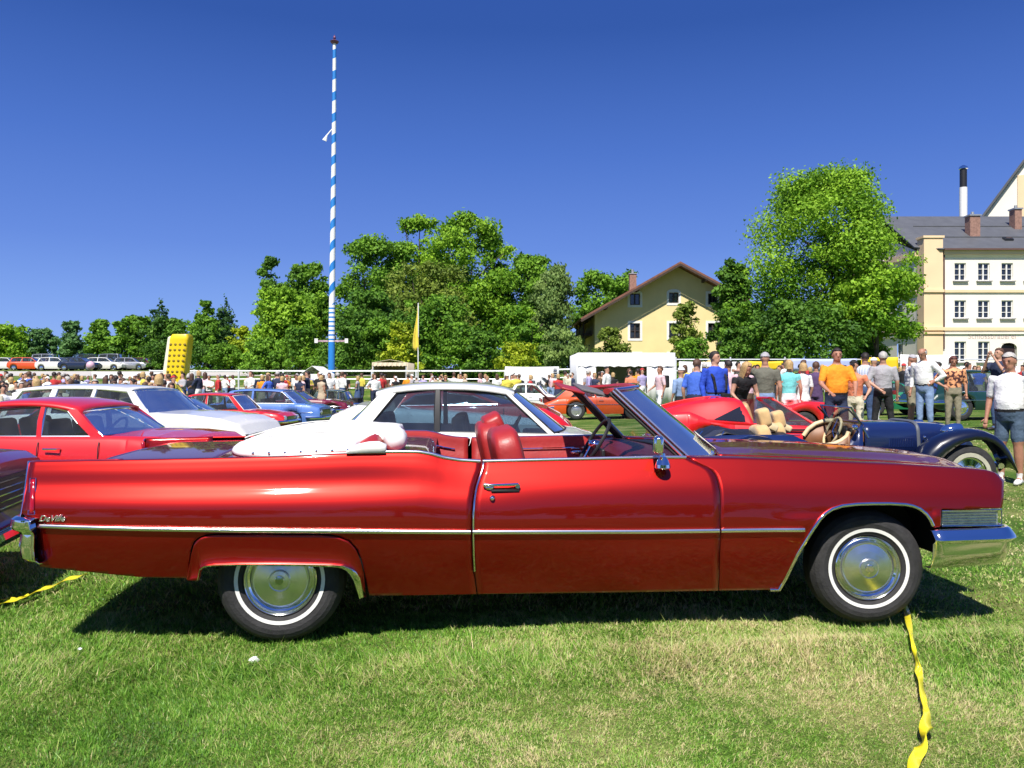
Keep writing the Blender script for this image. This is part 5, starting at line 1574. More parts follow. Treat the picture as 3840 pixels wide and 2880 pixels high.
            s = MB(); zs = zb + (interp(top, L / 2) - zb) * .55; s.tube([(x, ins(x) - .004, zs) for x in np.linspace(.25, L - .25, 14)], .009, 6); s.build('side_moulding', frame, root)
    return root

P_RED = paint('signal_red', (.62, .012, .014), rough=.4)
P_WHITE = paint('white', (.80, .79, .74), rough=.35)
P_PURPLE = paint('plum', (.17, .012, .10), flake=.2)
P_NAVY = paint('navy', (.012, .02, .05))
P_BLUE = paint('sky_blue', (.10, .21, .55), rough=.4)
P_ORANGE = paint('orange_red', (.70, .085, .012), rough=.4)
P_DGREEN = paint('dark_green', (.008, .04, .032))
P_BGREEN = paint('bright_green', (.02, .22, .10))
P_MAROON = paint('maroon', (.16, .01, .03))
P_SPORT = paint('sports_red', (.68, .010, .012), rough=.42)

# 1 red coupe beside the convertible's tail
Yc = 7.7
X0 = PX(-202, Yc)
m = lambda p: PX(p, Yc) - X0
z_ = lambda p: PZ(p, Yc)
make_car('coupe_car', 'bright red coupe with chrome window frames just behind the convertible tail', X0, Yc, 0.0, m(208) - m(-202), 1.58,
         [(0, .70), (.15, .82), (m(-60), z_(436)), (m(40), z_(436.6)), (m(104), z_(436.5)), (m(150), z_(437.5)), (m(184), z_(441)), (m(200), z_(450)), (m(208), z_(466))],
         dict(b0=m(-75), b1=m(106), r0=m(-46), r1=m(72), zr=z_(404) + .03, pillars=[(m(-76), m(-40), .10), (m(33), m(33), .05), (m(92), m(62), .125)], yr=.20, bow=.13, fall=.085),
         P_RED, wheels=(m(-90), m(160)), r=.30, seatm=DARKCLOTH)
# 2 plum car at the left edge, its nose turned to the camera
make_car('saloon_car', 'dark plum saloon cut by the left edge of the photo, nose beside the convertible tail', -7.42, 3.58, R(14), 4.3, 1.7,
         [(0, .75), (.1, .90), (1.0, .93), (2.7, .93), (3.4, .935), (4.0, .92), (4.22, .90), (4.3, .85)],
         dict(b0=.7, b1=2.6, r0=1.1, r1=2.1, zr=1.34, pillars=[(.75, 1.15, .12), (1.6, 1.6, .06), (2.6, 2.12, .08)], bow=.14), P_PURPLE, wheels=(.8, 3.4), r=.31, plan=.06)
# 3 white estate with its nose turned a little to the camera
yw = R(-10); L3 = 4.3
nx, ny = PX(240, 11.8), 11.8
make_car('estate_car', 'white estate car with long roof and chrome nose behind the red coupe', nx - L3 * cos(yw), ny - L3 * sin(yw), yw, L3, 1.62,
         [(0, .80), (.08, .93), (1.0, .97), (2.7, .985), (3.35, .97), (3.9, .91), (4.18, .82), (4.3, .66)],
         dict(b0=.12, b1=2.72, r0=.32, r1=2.36, zr=1.40, pillars=[(.20, .42, .10), (1.0, 1.05, .12), (1.72, 1.75, .07), (2.68, 2.36, .15)], bow=.14, fall=.055), P_WHITE, wheels=(.75, 3.35), r=.31, plan=.14)
# 4 navy saloon between the estate and the small red car
Yn = 16.5; X0 = PX(96, Yn); m = lambda p: PX(p, Yn) - X0; z_ = lambda p: PZ(p, Yn) - gz(-6, Yn + .8)
make_car('saloon_car', 'dark navy saloon half hidden behind the white estate windscreen', X0, Yn, 0, 3.0, 1.6,
         [(0, .80), (.1, z_(412)), (m(190), z_(411.5)), (m(214), z_(413)), (2.9, z_(416)), (3.0, z_(424))],
         dict(b0=.15, b1=m(196), r0=.4, r1=m(168), zr=z_(394.5), pillars=[(.2, .45, .1), (1.0, 1.0, .06), (m(190), m(168), .06)]), P_NAVY, wheels=(.6, 2.4), r=.29, glass=GLASS_DARK)
# 5 small red saloon
Yr = 25.0; X0 = PX(158, Yr); m = lambda p: PX(p, Yr) - X0; g5 = gz(-9, Yr + .8); z_ = lambda p: PZ(p, Yr) - g5
make_car('saloon_car', 'small red saloon with black grille and white pillars in the middle row', X0, Yr, R(-5), m(286), 1.6,
         [(0, .70), (.1, z_(411)), (m(200), z_(410)), (m(236), z_(409.5)), (m(262), z_(411)), (m(280), z_(413.5)), (m(286), z_(417))],
         dict(b0=m(168), b1=m(240), r0=m(186), r1=m(229), zr=z_(393.5), pillars=[(m(178), m(188), .14), (m(206), m(206), .06), (m(243), m(230), .16)], bow=.12), P_RED, wheels=(m(176), m(256)), r=.30, trim=True, frame=WHITE)
# 6 light blue saloon
Yb = 27.0; X0 = PX(206, Yb); m = lambda p: PX(p, Yb) - X0; g6 = gz(-8.5, Yb + .8); z_ = lambda p: PZ(p, Yb) - g6
make_car('saloon_car', 'light blue box shaped saloon right of the small red saloon', X0, Yb, R(-4), m(321), 1.65,
         [(0, .80), (.1, z_(404)), (m(240), z_(403)), (m(298), z_(403.5)), (m(312), z_(405)), (m(320), z_(408)), (m(321), z_(411))],
         dict(b0=m(216), b1=m(298), r0=m(228), r1=m(282), zr=z_(389.5), pillars=[(m(222), m(230), .2), (m(252), m(252), .07), (m(297), m(283), .1)], bow=.1), P_BLUE, wheels=(m(228), m(293)), r=.31, white=False)
# 7 dark green and maroon cars further back
Yg = 34.0; X0 = PX(300, Yg); m = lambda p: PX(p, Yg) - X0; g7 = gz(-6.5, Yg); z_ = lambda p: PZ(p, Yg) - g7
make_car('saloon_car', 'dark green saloon with many panes behind the light blue one', X0, Yg, 0, m(362), 1.6,
         [(0, z_(405)), (m(308), z_(402)), (m(350), z_(402.5)), (m(362), z_(406))],
         dict(b0=m(310), b1=m(348), r0=m(315), r1=m(343), zr=z_(390), pillars=[(m(311), m(316), .15), (m(326), m(326), .06), (m(337), m(337), .06), (m(348), m(343), .08)]), P_DGREEN, wheels=(.6, 2.1), r=.3)
Ym = 30.0; X0 = PX(262, Ym); m = lambda p: PX(p, Ym) - X0; g8 = gz(-7.5, Ym); z_ = lambda p: PZ(p, Ym) - g8
make_car('saloon_car', 'maroon car with low bonnet between the light blue and dark green saloons', X0, Ym, 0, m(348), 1.6,
         [(0, z_(402)), (m(300), z_(400)), (m(330), z_(401)), (m(345), z_(404)), (m(348), z_(409))],
         dict(b0=m(266), b1=m(305), r0=m(272), r1=m(296), zr=z_(391.5), pillars=[(m(268), m(273), .15), (m(284), m(284), .06), (m(304), m(296), .08)]), P_MAROON, wheels=(.6, 2.6), r=.3)
# 8 white boot of a saloon left of the white-roofed car
Yw = 10.2; X0 = PX(325, Yw); m = lambda p: PX(p, Yw) - X0; z_ = lambda p: PZ(p, Yw)
make_car('saloon_car', 'white saloon whose bare boot shows left of the white roofed coupe', X0, Yw, R(2), 3.1, 1.6,
         [(0, z_(423)), (.06, z_(416)), (.25, z_(410)), (m(356), z_(405.5)), (2.2, .98), (2.9, .9), (3.1, .75)],
         None, P_WHITE, wheels=(.7, 2.45), r=.3)
# 9 white-roofed coupe right behind the convertible
Yp = 7.75; X0 = PX(250, Yp); m = lambda p: PX(p, Yp) - X0; z_ = lambda p: PZ(p, Yp)
make_car('coupe_car', 'white coupe with pillared tinted windows directly behind the convertible', X0, Yp, R(1.5), m(606), 1.72,
         [(0, .72), (.08, .86), (m(330), z_(431)), (m(420), z_(432.0)), (m(560), z_(434.5)), (m(585), z_(435.6)), (m(601), z_(440)), (m(606), z_(452))],
         dict(b0=m(328), b1=m(563), r0=m(372), r1=m(515), zr=z_(387.2) + .03, pillars=[(m(352), m(386), .20), (m(436), m(436), .055), (m(553), m(508), .06)], yr=.24, bow=.17, bowr=.12, fall=.07, ptaper=.75), P_WHITE, wheels=(m(330), m(562)), r=.32,
         glass=glass_mat('tinted_glass', (.30, .42, .50), 1.2), seatm=DARKCLOTH, darkpil=True, frame=BLACK)
# 10 red car seen through its windows, nose showing in front of its screen
Yq = 10.6; X0 = PX(348, Yq); m = lambda p: PX(p, Yq) - X0; z_ = lambda p: PZ(p, Yq)
make_car('coupe_car', 'red car seen through the windows of the white coupe with rounded nose', X0, Yq, R(-3), m(574), 1.6,
         [(0, .8), (.1, z_(409)), (m(400), z_(405.5)), (m(520), z_(404)), (m(545), z_(409)), (m(560), z_(417)), (m(570), z_(426)), (m(574), z_(432))],
         dict(b0=m(385), b1=m(500), r0=m(405), r1=m(474), zr=z_(389), pillars=[(m(392), m(410), .12), (m(440), m(440), .06), (m(500), m(474), .07)]), P_RED, wheels=(.65, 2.6), r=.29)
# 11 orange coupe with its engine lid up
Yo = 27.0; X0 = PX(541, Yo); m = lambda p: PX(p, Yo) - X0; g11 = gz(2.5, Yo + .8); z_ = lambda p: PZ(p, Yo) - g11
oc = make_car('sports_car', 'orange red coupe with silver wheels and its rear engine lid raised', X0, Yo, 0, m(656), 1.6,
         [(0, z_(411)), (.12, z_(404)), (m(558), z_(399)), (m(580), z_(397)), (m(620), z_(397.5)), (m(640), z_(399)), (m(652), z_(404)), (m(656), z_(410))],
         dict(b0=m(560), b1=m(630), r0=m(572), r1=m(606), zr=z_(387.5), pillars=[(m(563), m(573), .45), (m(596), m(594), .06), (m(628), m(606), .08)], bow=.1), P_ORANGE, wheels=(m(576.5), m(634)), r=.30, rimm=SILVERPAINT)
lid = MB(); lid.box((.05, .8, z_(394)), (.9, 1.2, .05), rot=Matrix.Rotation(R(38), 3, 'Y')); lid.box((.35, .8, z_(401)), (.5, 1.1, .2)); lid.build('engine_lid', mat('satin_black_red', (.10, .012, .012), rough=.5), oc, bevel=.01)
# 12 red mid-engined sports car
Yf = 12.4; X0 = PX(656, Yf); m = lambda p: PX(p, Yf) - X0; z_ = lambda p: PZ(p, Yf) - gz(4.5, Yf + .8)
Ls = 4.15
fr = make_car('sports_car', 'low wedge shaped red sports car with black louvred flanks and roof panel removed', X0, Yf, R(-4), Ls, 1.72,
         [(0, .62), (.04, z_(413.5)), (m(690), z_(411.5)), (m(713), z_(420)), (m(760), z_(423)), (m(815), z_(425.5)), (3.5, .66), (3.95, .56), (Ls, .48)],
         None, P_SPORT, wheels=(.85, 3.2), r=.31, rimm=SILVERPAINT, gz_off=0, grille=False)
def sport_top():
    yb, yr = .13, .30
    # buttress and rear roof hoop: solid red shell with a triangular quarter window let into it
    def lineZ(px):
        return np.interp(px, [658, 685, 707, 725, 737, 743], [z_(413), z_(404.5), z_(400.2), z_(398), z_(398.6), z_(401)])
    for far in (0, 1):
        s = (lambda y: 1.72 - y) if far else (lambda y: y)
        b = MB()
        top_ = np.array([(656.5, 413.3), (668, 409.6), (685, 404.5), (700, 401.3), (712, 399.4), (725, 398), (737, 398.6), (743.5, 401.5), (748, 411), (752, 422)])
        low_ = np.array([(655.5, 416), (668, 417.5), (685, 419.5), (700, 421.5), (712, 423), (725, 424), (737, 424.8), (744.5, 425), (749, 425), (753, 425)])
        rows = []
        for i in range(len(top_)):
            r_ = []
            for v in np.linspace(0, 1, 7):
                px = top_[i][0] + (low_[i][0] - top_[i][0]) * v; py = top_[i][1] + (low_[i][1] - top_[i][1]) * v
                yt = yr if i < 8 else yr - (yr - .10) * (i - 7) / 2
                r_.append((m(px), s(yt + (.06 - yt) * v ** .8), z_(py)))
            rows.append(r_)
        b.grid(rows, flip=not far); b.build('flying_buttress', P_SPORT, fr, ang=60, solid=.02)
        def onp(px, py, o=.034):
            i = int(np.clip(np.searchsorted(top_[:, 0], px) - 1, 0, 8)); t = (px - top_[i, 0]) / (top_[i + 1, 0] - top_[i, 0])
            ty = top_[i, 1] + (top_[i + 1, 1] - top_[i, 1]) * t; ly = low_[i, 1] + (low_[i + 1, 1] - low_[i, 1]) * t
            v = np.clip((py - ty) / (ly - ty), 0, 1)
            return (m(px), s(yr + (.06 - yr) * v ** .8 - o), z_(py))
        g_ = MB(); rows = []
        for u in np.linspace(0, 1, 8):
            px = 713.8 + 31 * u
            y0_, y1_ = 419 + 2.3 * u, 419 + (405.4 - 419) * min(1, u * 1.08) + .01
            rows.append([onp(px, y0_ + (y1_ - y0_) * v) for v in (0, .33, .66, 1)])
        g_.grid(rows, flip=bool(far)); g_.build('quarter_window', mat('smoked_glass', (.02, .02, .025), rough=.06, coat=1), fr, ang=180)
    # roof hoop between the buttresses, deck between them
    b = MB()
    rows = []
    for px, py in ((657, 413.5), (672, 409), (685, 405.2), (700, 402), (712, 399.6), (725, 398), (737, 398.6), (743.5, 401.5)):
        dep = 0.0 if px > 712 else -.06 * sst(657, 672, px)
        rows.append([(m(px), y, z_(py) + (dep if .35 < y < 1.37 else 0) + .012 * (1 - ((y - .86) / .6) ** 2)) for y in np.linspace(.30, 1.42, 15)])
    b.grid(rows, flip=True); b.build('rear_deck', P_SPORT, fr, ang=60, solid=.02)
    # louvres on the flank deck
    for k in range(2):
        s_ = MB(); px0 = (680 if k == 0 else 716); py0 = (412.4 if k == 0 else 401.8)
        s_.box((m(px0), .26 if k == 0 else .42, z_(py0) + .012), (.34, .06, .02)); s_.build('air_intake', BLACK, fr, smooth=False)
    # black engine lid slats
    for k in range(6):
        s_ = MB(); px0 = 688 + k * 4; s_.box((m(px0), .86, np.interp(px0, [685, 712], [z_(405.2), z_(399.6)]) - .045), (.05, .8, .012)); s_.build('louvre', BLACK, fr, smooth=False)
    # windscreen and its pillars
    A = [(m(813), .12, z_(424)), (m(776), .32, z_(399.3))]
    rows = []
    for s in np.linspace(-1, 1, 13):
        k = 1 - abs(s) ** 2.2
        rows.append([(A[0][0] + (A[1][0] - A[0][0]) * t + .16 * k * (1 - t * .5), .86 + s * ((.74) * (1 - t) + (.54) * t), A[0][2] + (A[1][2] - A[0][2]) * t + .012 * k) for t in np.linspace(0, 1, 5)])
    g_ = MB(); g_.grid(rows); g_.build('windshield', GLASS_DARK, fr, ang=180)
    for row in (rows[0], rows[-1]):
        t = MB(); t.tube(row, .022, 6); t.build('windshield_pillar', P_SPORT, fr)
    t = MB(); t.tube([r_[-1] for r_ in rows], .022, 6); t.build('windshield_header', P_SPORT, fr)
    # door glass, standing up on both sides
    for y0, y1 in ((.10, .26), (1.62, 1.46)):
        g_ = MB(); g_.add([(m(752), y0, z_(424)), (m(812), y0, z_(425)), (m(778), y1, z_(400.5)), (m(760), y1, z_(401))], [(0, 1, 2, 3)]); g_.build('side_window', GLASS_DARK, fr, smooth=False)
    for yy in (.5, 1.2):
        cushion('seat', (m(752), yy, .72), (.16, .46, .60), Matrix.Rotation(R(-16), 3, 'Y'), mat('tan_leather', (.42, .26, .12), rough=.5, var=.15), par=fr)
    s_ = MB(); s_.box((1.9, -.002, .62), (2.0, .012, .03)); s_.build('flank_strip', BLACK, fr, smooth=False)
sport_top()
# 13 red roadster bonnet behind the orange shirt
Yr2 = 16.6; X0 = PX(786, Yr2); m = lambda p: PX(p, Yr2) - X0; g13 = gz(7, Yr2 + .8); z_ = lambda p: PZ(p, Yr2) - g13
make_car('roadster_car', 'red roadster behind the low wedge sports car, beside the man in orange', X0, Yr2, 0, m(862), 1.5,
         [(0, .7), (.1, z_(405)), (m(808), z_(401)), (m(826), z_(402)), (m(856), z_(408)), (m(862), z_(414))], None, P_RED, wheels=(.4, 1.3), r=.28)
# 14 bright green car and dark green limousine on the right
Y4 = 24.5; X0 = PX(890, Y4); m = lambda p: PX(p, Y4) - X0; g14 = gz(11, Y4); z_ = lambda p: PZ(p, Y4) - g14
make_car('small_car', 'bright green small rounded car between the grey shirted and patterned shirted men', X0 - .9, Y4, 0, 2.6, 1.5,
         [(0, .6), (.15, z_(397)), (.6, z_(392.5)), (1.6, z_(392)), (2.2, z_(396)), (2.6, z_(404))],
         dict(b0=.35, b1=1.7, r0=.6, r1=1.35, zr=z_(381), pillars=[(.45, .65, .1), (1.0, 1.0, .05), (1.68, 1.36, .06)]), P_BGREEN, wheels=(.5, 2.1), r=.28)
Y5 = 21.5; X0 = PX(928, Y5); m = lambda p: PX(p, Y5) - X0; g15 = gz(12, Y5); z_ = lambda p: PZ(p, Y5) - g15
make_car('limousine_car', 'large dark green vintage limousine at the right behind the flowered blouse', X0, Y5, R(3), 4.9, 1.85,
         [(0, z_(402)), (.3, z_(394)), (m(955), z_(392)), (m(1010), z_(392)), (m(1035), z_(394)), (4.7, .85), (4.9, .7)],
         dict(b0=.25, b1=m(1022), r0=.5, r1=m(1008), zr=z_(370.5), pillars=[(.4, .62, .25), (1.15, 1.2, .08), (1.95, 1.95, .08), (m(1020), m(1008), .08)], yr=.26, bow=.08), P_DGREEN, wheels=(.95, 3.9), r=.34, zb=.28)
# 15 white car beyond, behind the black-bannered fence
Y6 = 33; X0 = PX(504, Y6); m = lambda p: PX(p, Y6) - X0; g16 = gz(0, Y6); z_ = lambda p: PZ(p, Y6) - g16
make_car('saloon_car', 'white saloon beyond the orange coupe with its bonnet towards the tent', X0, Y6, 0, m(566), 1.6,
         [(0, .7), (.1, z_(396)), (m(520), z_(394)), (m(548), z_(395)), (m(562), z_(399)), (m(566), z_(405))],
         dict(b0=m(508), b1=m(545), r0=m(515), r1=m(537), zr=z_(384.5), pillars=[(m(510), m(516), .15), (m(526), m(526), .06), (m(545), m(538), .08)]), P_WHITE, wheels=(.5, 2.0), r=.3)

# ---- two-seater with long bonnet and separate wings
def morgan():
    Yg_ = 9.35
    root = thing('vintage_roadster', 'dark blue vintage roadster with louvred bonnet, flowing wings and cream cockpit', 'car', (5.385, Yg_, 0), 0, 'parked show cars')
    NAV = paint('midnight_blue', (.008, .018, .085), rough=.3)
    WING = paint('blue_black', (.004, .006, .022), rough=.3)
    X = lambda p, dy=0: PX(p, Yg_ + dy) - 5.385
    Z = lambda p, dy=0: PZ(p, Yg_ + dy)
    # bonnet: rounded box that tapers to the radiator
    rows = []
    xb_, xe_ = X(862, .35), X(953, .35)
    for u in np.linspace(0, 1, 16):
        x = xb_ + (xe_ - xb_) * u + (0 if u < 1 else .0)
        hw_ = .50 - .16 * u; zc_ = Z(421.3, .75) - .03 * u ** 3
        row = []
        for k in range(17):
            a = pi * k / 16
            y = .78 - cos(a) * hw_ * (1.0 if abs(cos(a)) > .1 else 1)
            yy = .78 - math.copysign(abs(cos(a)) ** .45, cos(a)) * hw_
            zz = zc_ - .17 + .17 * sin(a) ** .55
            row.append((x, yy, zz))
        row = [(x, .78 - hw_ - .01, .42)] + row + [(x, .78 + hw_ + .01, .42)]
        rows.append(row)
    b = MB(); b.grid(rows, flip=False); b.build('bonnet', NAV, root, ang=50, normals=False, solid=.012)
    # sloping radiator cowl
    rows = []
    for px, dz, w in ((951.5, 0, .34), (958, -.03, .335), (965, -.09, .32), (971, -.17, .30), (976, -.30, .28), (978, -.45, .27)):
        rows.append([(X(px, .4), .78 - w - .01, .36), (X(px, .4), .78 - w, .74 + dz * .3), (X(px, .4), .78 - w * .8, Z(422.5, .75) + dz - .06), (X(px, .4), .78 - w * .45, Z(422.5, .75) + dz - .01), (X(px, .4), .78, Z(422.5, .75) + dz), (X(px, .4), .78 + w * .45, Z(422.5, .75) + dz - .01), (X(px, .4), .78 + w * .8, Z(422.5, .75) + dz - .06), (X(px, .4), .78 + w, .74 + dz * .3), (X(px, .4), .78 + w + .01, .36)])
    b = MB(); b.grid(rows); b.build('radiator_cowl', NAV, root, ang=60, solid=.01)
    for k in range(9):
        s = MB(); s.box((X(979, .4), .60 + .045 * k, .62), (.02, .008, .42)); s.build('radiator_slat', CHROME, root)
    # louvres, pressed outwards
    for k in range(11):
        s = MB(); px = 889.5 + k * 2.5; u = (px - 862) / 91
        s.box((X(px, .32), .78 - .50 + .16 * u - .018, Z(442.6, .33)), (.012, .016, .11), rot=Matrix.Rotation(R(10), 3, 'Y') @ Matrix.Rotation(R(30), 3, 'Z')); s.build('louvre', NAV, root)
    # strap over the bonnet
    u = (919 - 862) / 91; hw_ = .50 - .16 * u
    st = [(X(919, .35), .78 - math.copysign(abs(cos(a)) ** .45, cos(a)) * (hw_ + .012), Z(421.3, .75) - .17 + .182 * sin(a) ** .55) for a in np.linspace(0, pi, 22)]
    st = [(X(920, .35), .78 - hw_ - .02, .55)] + st + [(X(919, .35), .78 + hw_ + .02, .55)]
    b = MB(); b.tube(st, .022, 6, flat=((0, 1, 0), .5)); b.build('bonnet_strap', mat('grey_leather', (.10, .11, .13), rough=.5), root, ang=60)
    # front wings: swept section following the wheel
    path = [(905, 494), (912, 478), (919, 462), (928, 448.5), (938, 440), (950, 434.5), (962, 431.3), (974, 430), (985, 430.8), (995, 434.5), (1003, 440.5), (1009, 449), (1013.5, 459), (1017, 470)]
    inner = [(908, 500), (919, 486), (928, 473), (937, 462), (946, 453), (955, 446.5), (964, 442), (974, 439.6), (984, 440.0), (992, 443), (999, 448.5), (1005, 456), (1010, 464), (1015, 473)]
    for far in (0, 1):
        s = (lambda y: 1.50 - y) if far else (lambda y: y)
        rows = []
        for (a, c), (a2, c2) in zip(path, inner):
            rows.append([(X(a2), s(-.035), Z(c2)), (X(a2) * .6 + X(a) * .4, s(-.05), Z(c2) * .6 + Z(c) * .4), (X(a) * .75 + X(a2) * .25, s(-.03), Z(c) * .75 + Z(c2) * .25), (X(a), s(.04), Z(c)), (X(a), s(.14), Z(c) + .015), (X(a), s(.24), Z(c)), (X(a), s(.33), Z(c) - .06)])
        b = MB(); b.grid(rows, flip=not far); b.build('front_wing', WING, root, ang=60, solid=.008)
        # running board and rear wing
        b = MB(); b.box((X(860), s(.10), .30), (1.2, .26, .04)); b.build('running_board', WING, root, bevel=.01)
        rows = []
        for k in range(13):
            a_ = pi * (1.08 - 1.02 * k / 12); cx0 = X(758)
            rows.append([(cx0 + .44 * cos(a_), s(y), .34 + .44 * sin(a_) - d) for y, d in ((-.02, .05), (0, .01), (.12, 0), (.26, .02))])
        b = MB(); b.grid(rows, flip=not far); b.build('rear_wing', WING, root, ang=60, solid=.008)
        lamp = MB(); lamp.lathe([(0, .10), (.06, .095), (.088, .07), (.092, .0), (.07, -.10), (.03, -.15), (0, -.16)], 18, 'x', c=(X(968), s(.30), Z(431.5) - .01)); lamp.build('headlight', CHROME, root, normals=True)
        for px in (970.3, 758):
            w_ = wheel_set(root, X(px), s(.0), .333, bool(far), CHROME, False, w=.15)
    # spoked look of the front wheel: cream wall ring and dark hub ring
    for far in (0, 1):
        s = (lambda y: 1.50 - y) if far else (lambda y: y)
        b = MB(); b.lathe([(.245, -.004), (.243, -.010), (.198, -.010), (.196, -.002)], 32, 'y', c=(X(970.3), s(0), .333)); b.build('cream_ring', mat('aged_whitewall', (.45, .43, .33), rough=.6, var=.15), root)
        b = MB(); b.lathe([(.05, .0), (.045, -.05), (.0, -.055)], 16, 'y', c=(X(970.3), s(0), .333))
        for k in range(4):
            a_ = k * pi / 2 + .4; b.box((X(970.3) + .05 * cos(a_), s(-.045), .333 + .05 * sin(a_)), (.05, .02, .02), rot=Matrix.Rotation(-a_, 3, 'Y'))
        b.build('hub_spinner', CHROME, root)
    # tub with cut-down sides, cockpit trim, seats, dash
    tub_top = [(700, 439), (722, 436), (748, 435), (772, 435), (796, 437), (806, 441), (816, 446), (840, 447), (852, 441), (859, 430), (864, 424)]
    for far in (0, 1):
        s = (lambda y: 1.50 - y) if far else (lambda y: y)
        rows = []
        for a, c in tub_top:
            k = np.interp(a, [700, 740, 862], [.34, .22, .26])
            rows.append([(X(a, .2), s(k - .01), .30), (X(a, .2), s(k - .03), .55), (X(a, .2), s(k), Z(c, .2))])
        b = MB(); b.grid(rows, flip=bool(far)); b.build('side_panel', NAV, root, ang=60, solid=.02)
        cream = mat('cream_leather', (.66, .52, .30), rough=.5, var=.1)
        if far: pl_ = [(X(a, 1.2), 1.22, Z(c, 1.2)) for a, c in ((804, 436), (809, 429), (816, 424), (825, 421), (836, 420.6), (847, 423), (855, 428))]
        else: pl_ = [(X(a, .2), .26, Z(c, .2)) for a, c in ((851, 432), (849, 437), (843, 441.5), (836, 444.5), (828, 446))]
        t = MB(); t.tube(pl_, .030, 8); t.build('cockpit_trim', cream, root, ang=60)
        rows = [[(x, y + (.02 if far else -.02), z), (x, y + (.02 if far else -.02), .4)] for x, y, z in pl_]
        t = MB(); t.grid(rows, flip=bool(far)); t.build('door_lining', mat('brown_leather', (.20, .08, .03), rough=.5, var=.3), root, solid=.015)
    b = MB(); b.box((X(776, .8), .75, .33), (1.6, .95, .05)); b.build('floor', UNDER, root)
    wood = mat('walnut_wood', (.24, .085, .03), rough=.3, coat=.8, var=.3, vscale=12)
    b = MB(); b.box((X(845, .8), .75, Z(431, .8)), (.03, .94, .21)); db = b.build('dashboard', wood, root, bevel=.01)
    for yy, rr2 in ((.60, .055), (.75, .07), (.92, .055)):
        b = MB(); b.lathe([(rr2, .0), (rr2, -.02), (rr2 * .85, -.022), (0, -.012)], 16, 'x', c=(X(845, .8) - .014, yy, Z(431, .8))); b.build('gauge', BLACK, db)
    rt = Matrix.Rotation(R(-66), 3, 'Y'); cw = Vector((X(833, 1.0), 1.02, Z(432, 1.0)))
    b = MB(); b.tube([cw + rt @ Vector((.20 * cos(a), .20 * sin(a), 0)) for a in np.linspace(0, 2 * pi, 24, endpoint=False)], .017, 8, closed=True); sw = b.build('steering_wheel', cream, root)
    b = MB()
    for a in (0, 2.1, 4.2): b.tube([cw, cw + rt @ Vector((.2 * cos(a), .2 * sin(a), 0))], .010, 6)
    b.tube([cw, cw + Vector((.35, 0, -.12))], .02, 6); b.build('steering_spokes', CHROME, sw)
    tan = mat('tan_velvet', (.58, .38, .17), rough=.85, var=.15, vscale=10, sheen=.3)
    for yy, px, py in ((.50, 763.3, 418), (1.02, 777.8, 420)):
        hr = cushion('headrest', (X(px, yy), yy, Z(py, yy)), (.15, .20, .21), Matrix.Rotation(R(-14), 3, 'Y'), tan, par=root)
        cushion('seat_back', (X(px, yy) - .01, yy, .62), (.18, .44, .50), Matrix.Rotation(R(-12), 3, 'Y'), tan, par=root)
        cushion('headrest_base', (X(px, yy) + .10, yy, Z(427.6 + (yy > .8) * .6, yy)), (.13, .16, .07), Matrix.Rotation(R(25), 3, 'Y'), cream, par=root)
    # folded hood with its clear rear pane, tonneau
    TON = mat('black_tonneau', (.012, .012, .014), rough=.45, var=.2, bump=.25, bscale=14)
    rows = []
    for px, py, w in ((690, 441, .42), (700, 437, .46), (712, 430, .48), (722, 427.6, .48), (732, 430, .48), (745, 432.5, .50), (752, 431.5, .5), (775, 432.3, .5), (790, 434, .5), (800, 438, .5)):
        rows.append([(X(px, .5), .75 + w * v, Z(py, .5) - .05 * abs(v) ** 3 + .012 * math.sin(px * .9 + v * 9)) for v in np.linspace(-1, 1, 13)])
    b = MB(); b.grid(rows, flip=True); b.build('folded_hood', TON, root, ang=180, solid=.01)
    b = MB(); b.add([(X(702, .3), .30, Z(437.5, .3)), (X(722, .3), .30, Z(438, .3)), (X(722, .5), .36, Z(428.4, .5)), (X(711, .5), .36, Z(429.5, .5))], [(0, 1, 2, 3)]); b.build('hood_rear_pane', glass_mat('clear_plastic', (.6, .62, .66), 2.0), root)
    for pts in (((697, 438, .25), (702.5, 431, .3)), ((720, 437.8, .25), (724, 431.5, .3)), ((752, 436, .25), (800, 435.0, .3))):
        b = MB(); b.tube([(X(a, y), y, Z(c, y)) for a, c, y in pts], .007, 6); b.build('hood_stick', CHROME, root)
    # windscreen folded back
    p0, p1 = Vector((X(869, .25), .27, Z(437, .25))), Vector((X(850.3, .3), .27, Z(407.6, .3)))
    q0, q1 = p0 + Vector((0, .96, 0)), p1 + Vector((0, .96, 0))
    b = MB(); b.tube([p0, p1, q1, q0], .015, 6, closed=True); wf = b.build('windscreen_frame', mat('dark_chrome', (.35, .36, .38), rough=.15, metal=1), root)
    g_ = MB(); g_.add([p0, p1, q1, q0], [(0, 1, 2, 3)]); g_.build('windscreen_pane', GLASS, wf, smooth=False)
    for yy in (.27, 1.23):
        b = MB(); b.tube([(X(847, .3), yy, Z(409, .3)), (X(862, .3), yy, Z(425, .3))], .010, 6); b.build('windscreen_stay', BLACK, wf)
    b = MB(); b.ell((X(857, .1), .16, Z(427.5, .1)), (.035, .05, .035)); b.tube([(X(857, .1), .16, Z(427.5, .1)), (X(862, .2), .26, Z(434, .2))], .008, 6); b.build('side_mirror', CHROME, root)
    b = MB(); b.ell((X(926, .3), .33, Z(437.5, .3)), (.018, .02, .02)); b.build('bonnet_catch', CHROME, root)
    b = MB(); b.tube([(X(1004), .05, .42), (X(1008), .3, .42), (X(1008), 1.2, .42), (X(1004), 1.45, .42)], .035, 8); b.build('front_bumper', CHROME, root)
morgan()

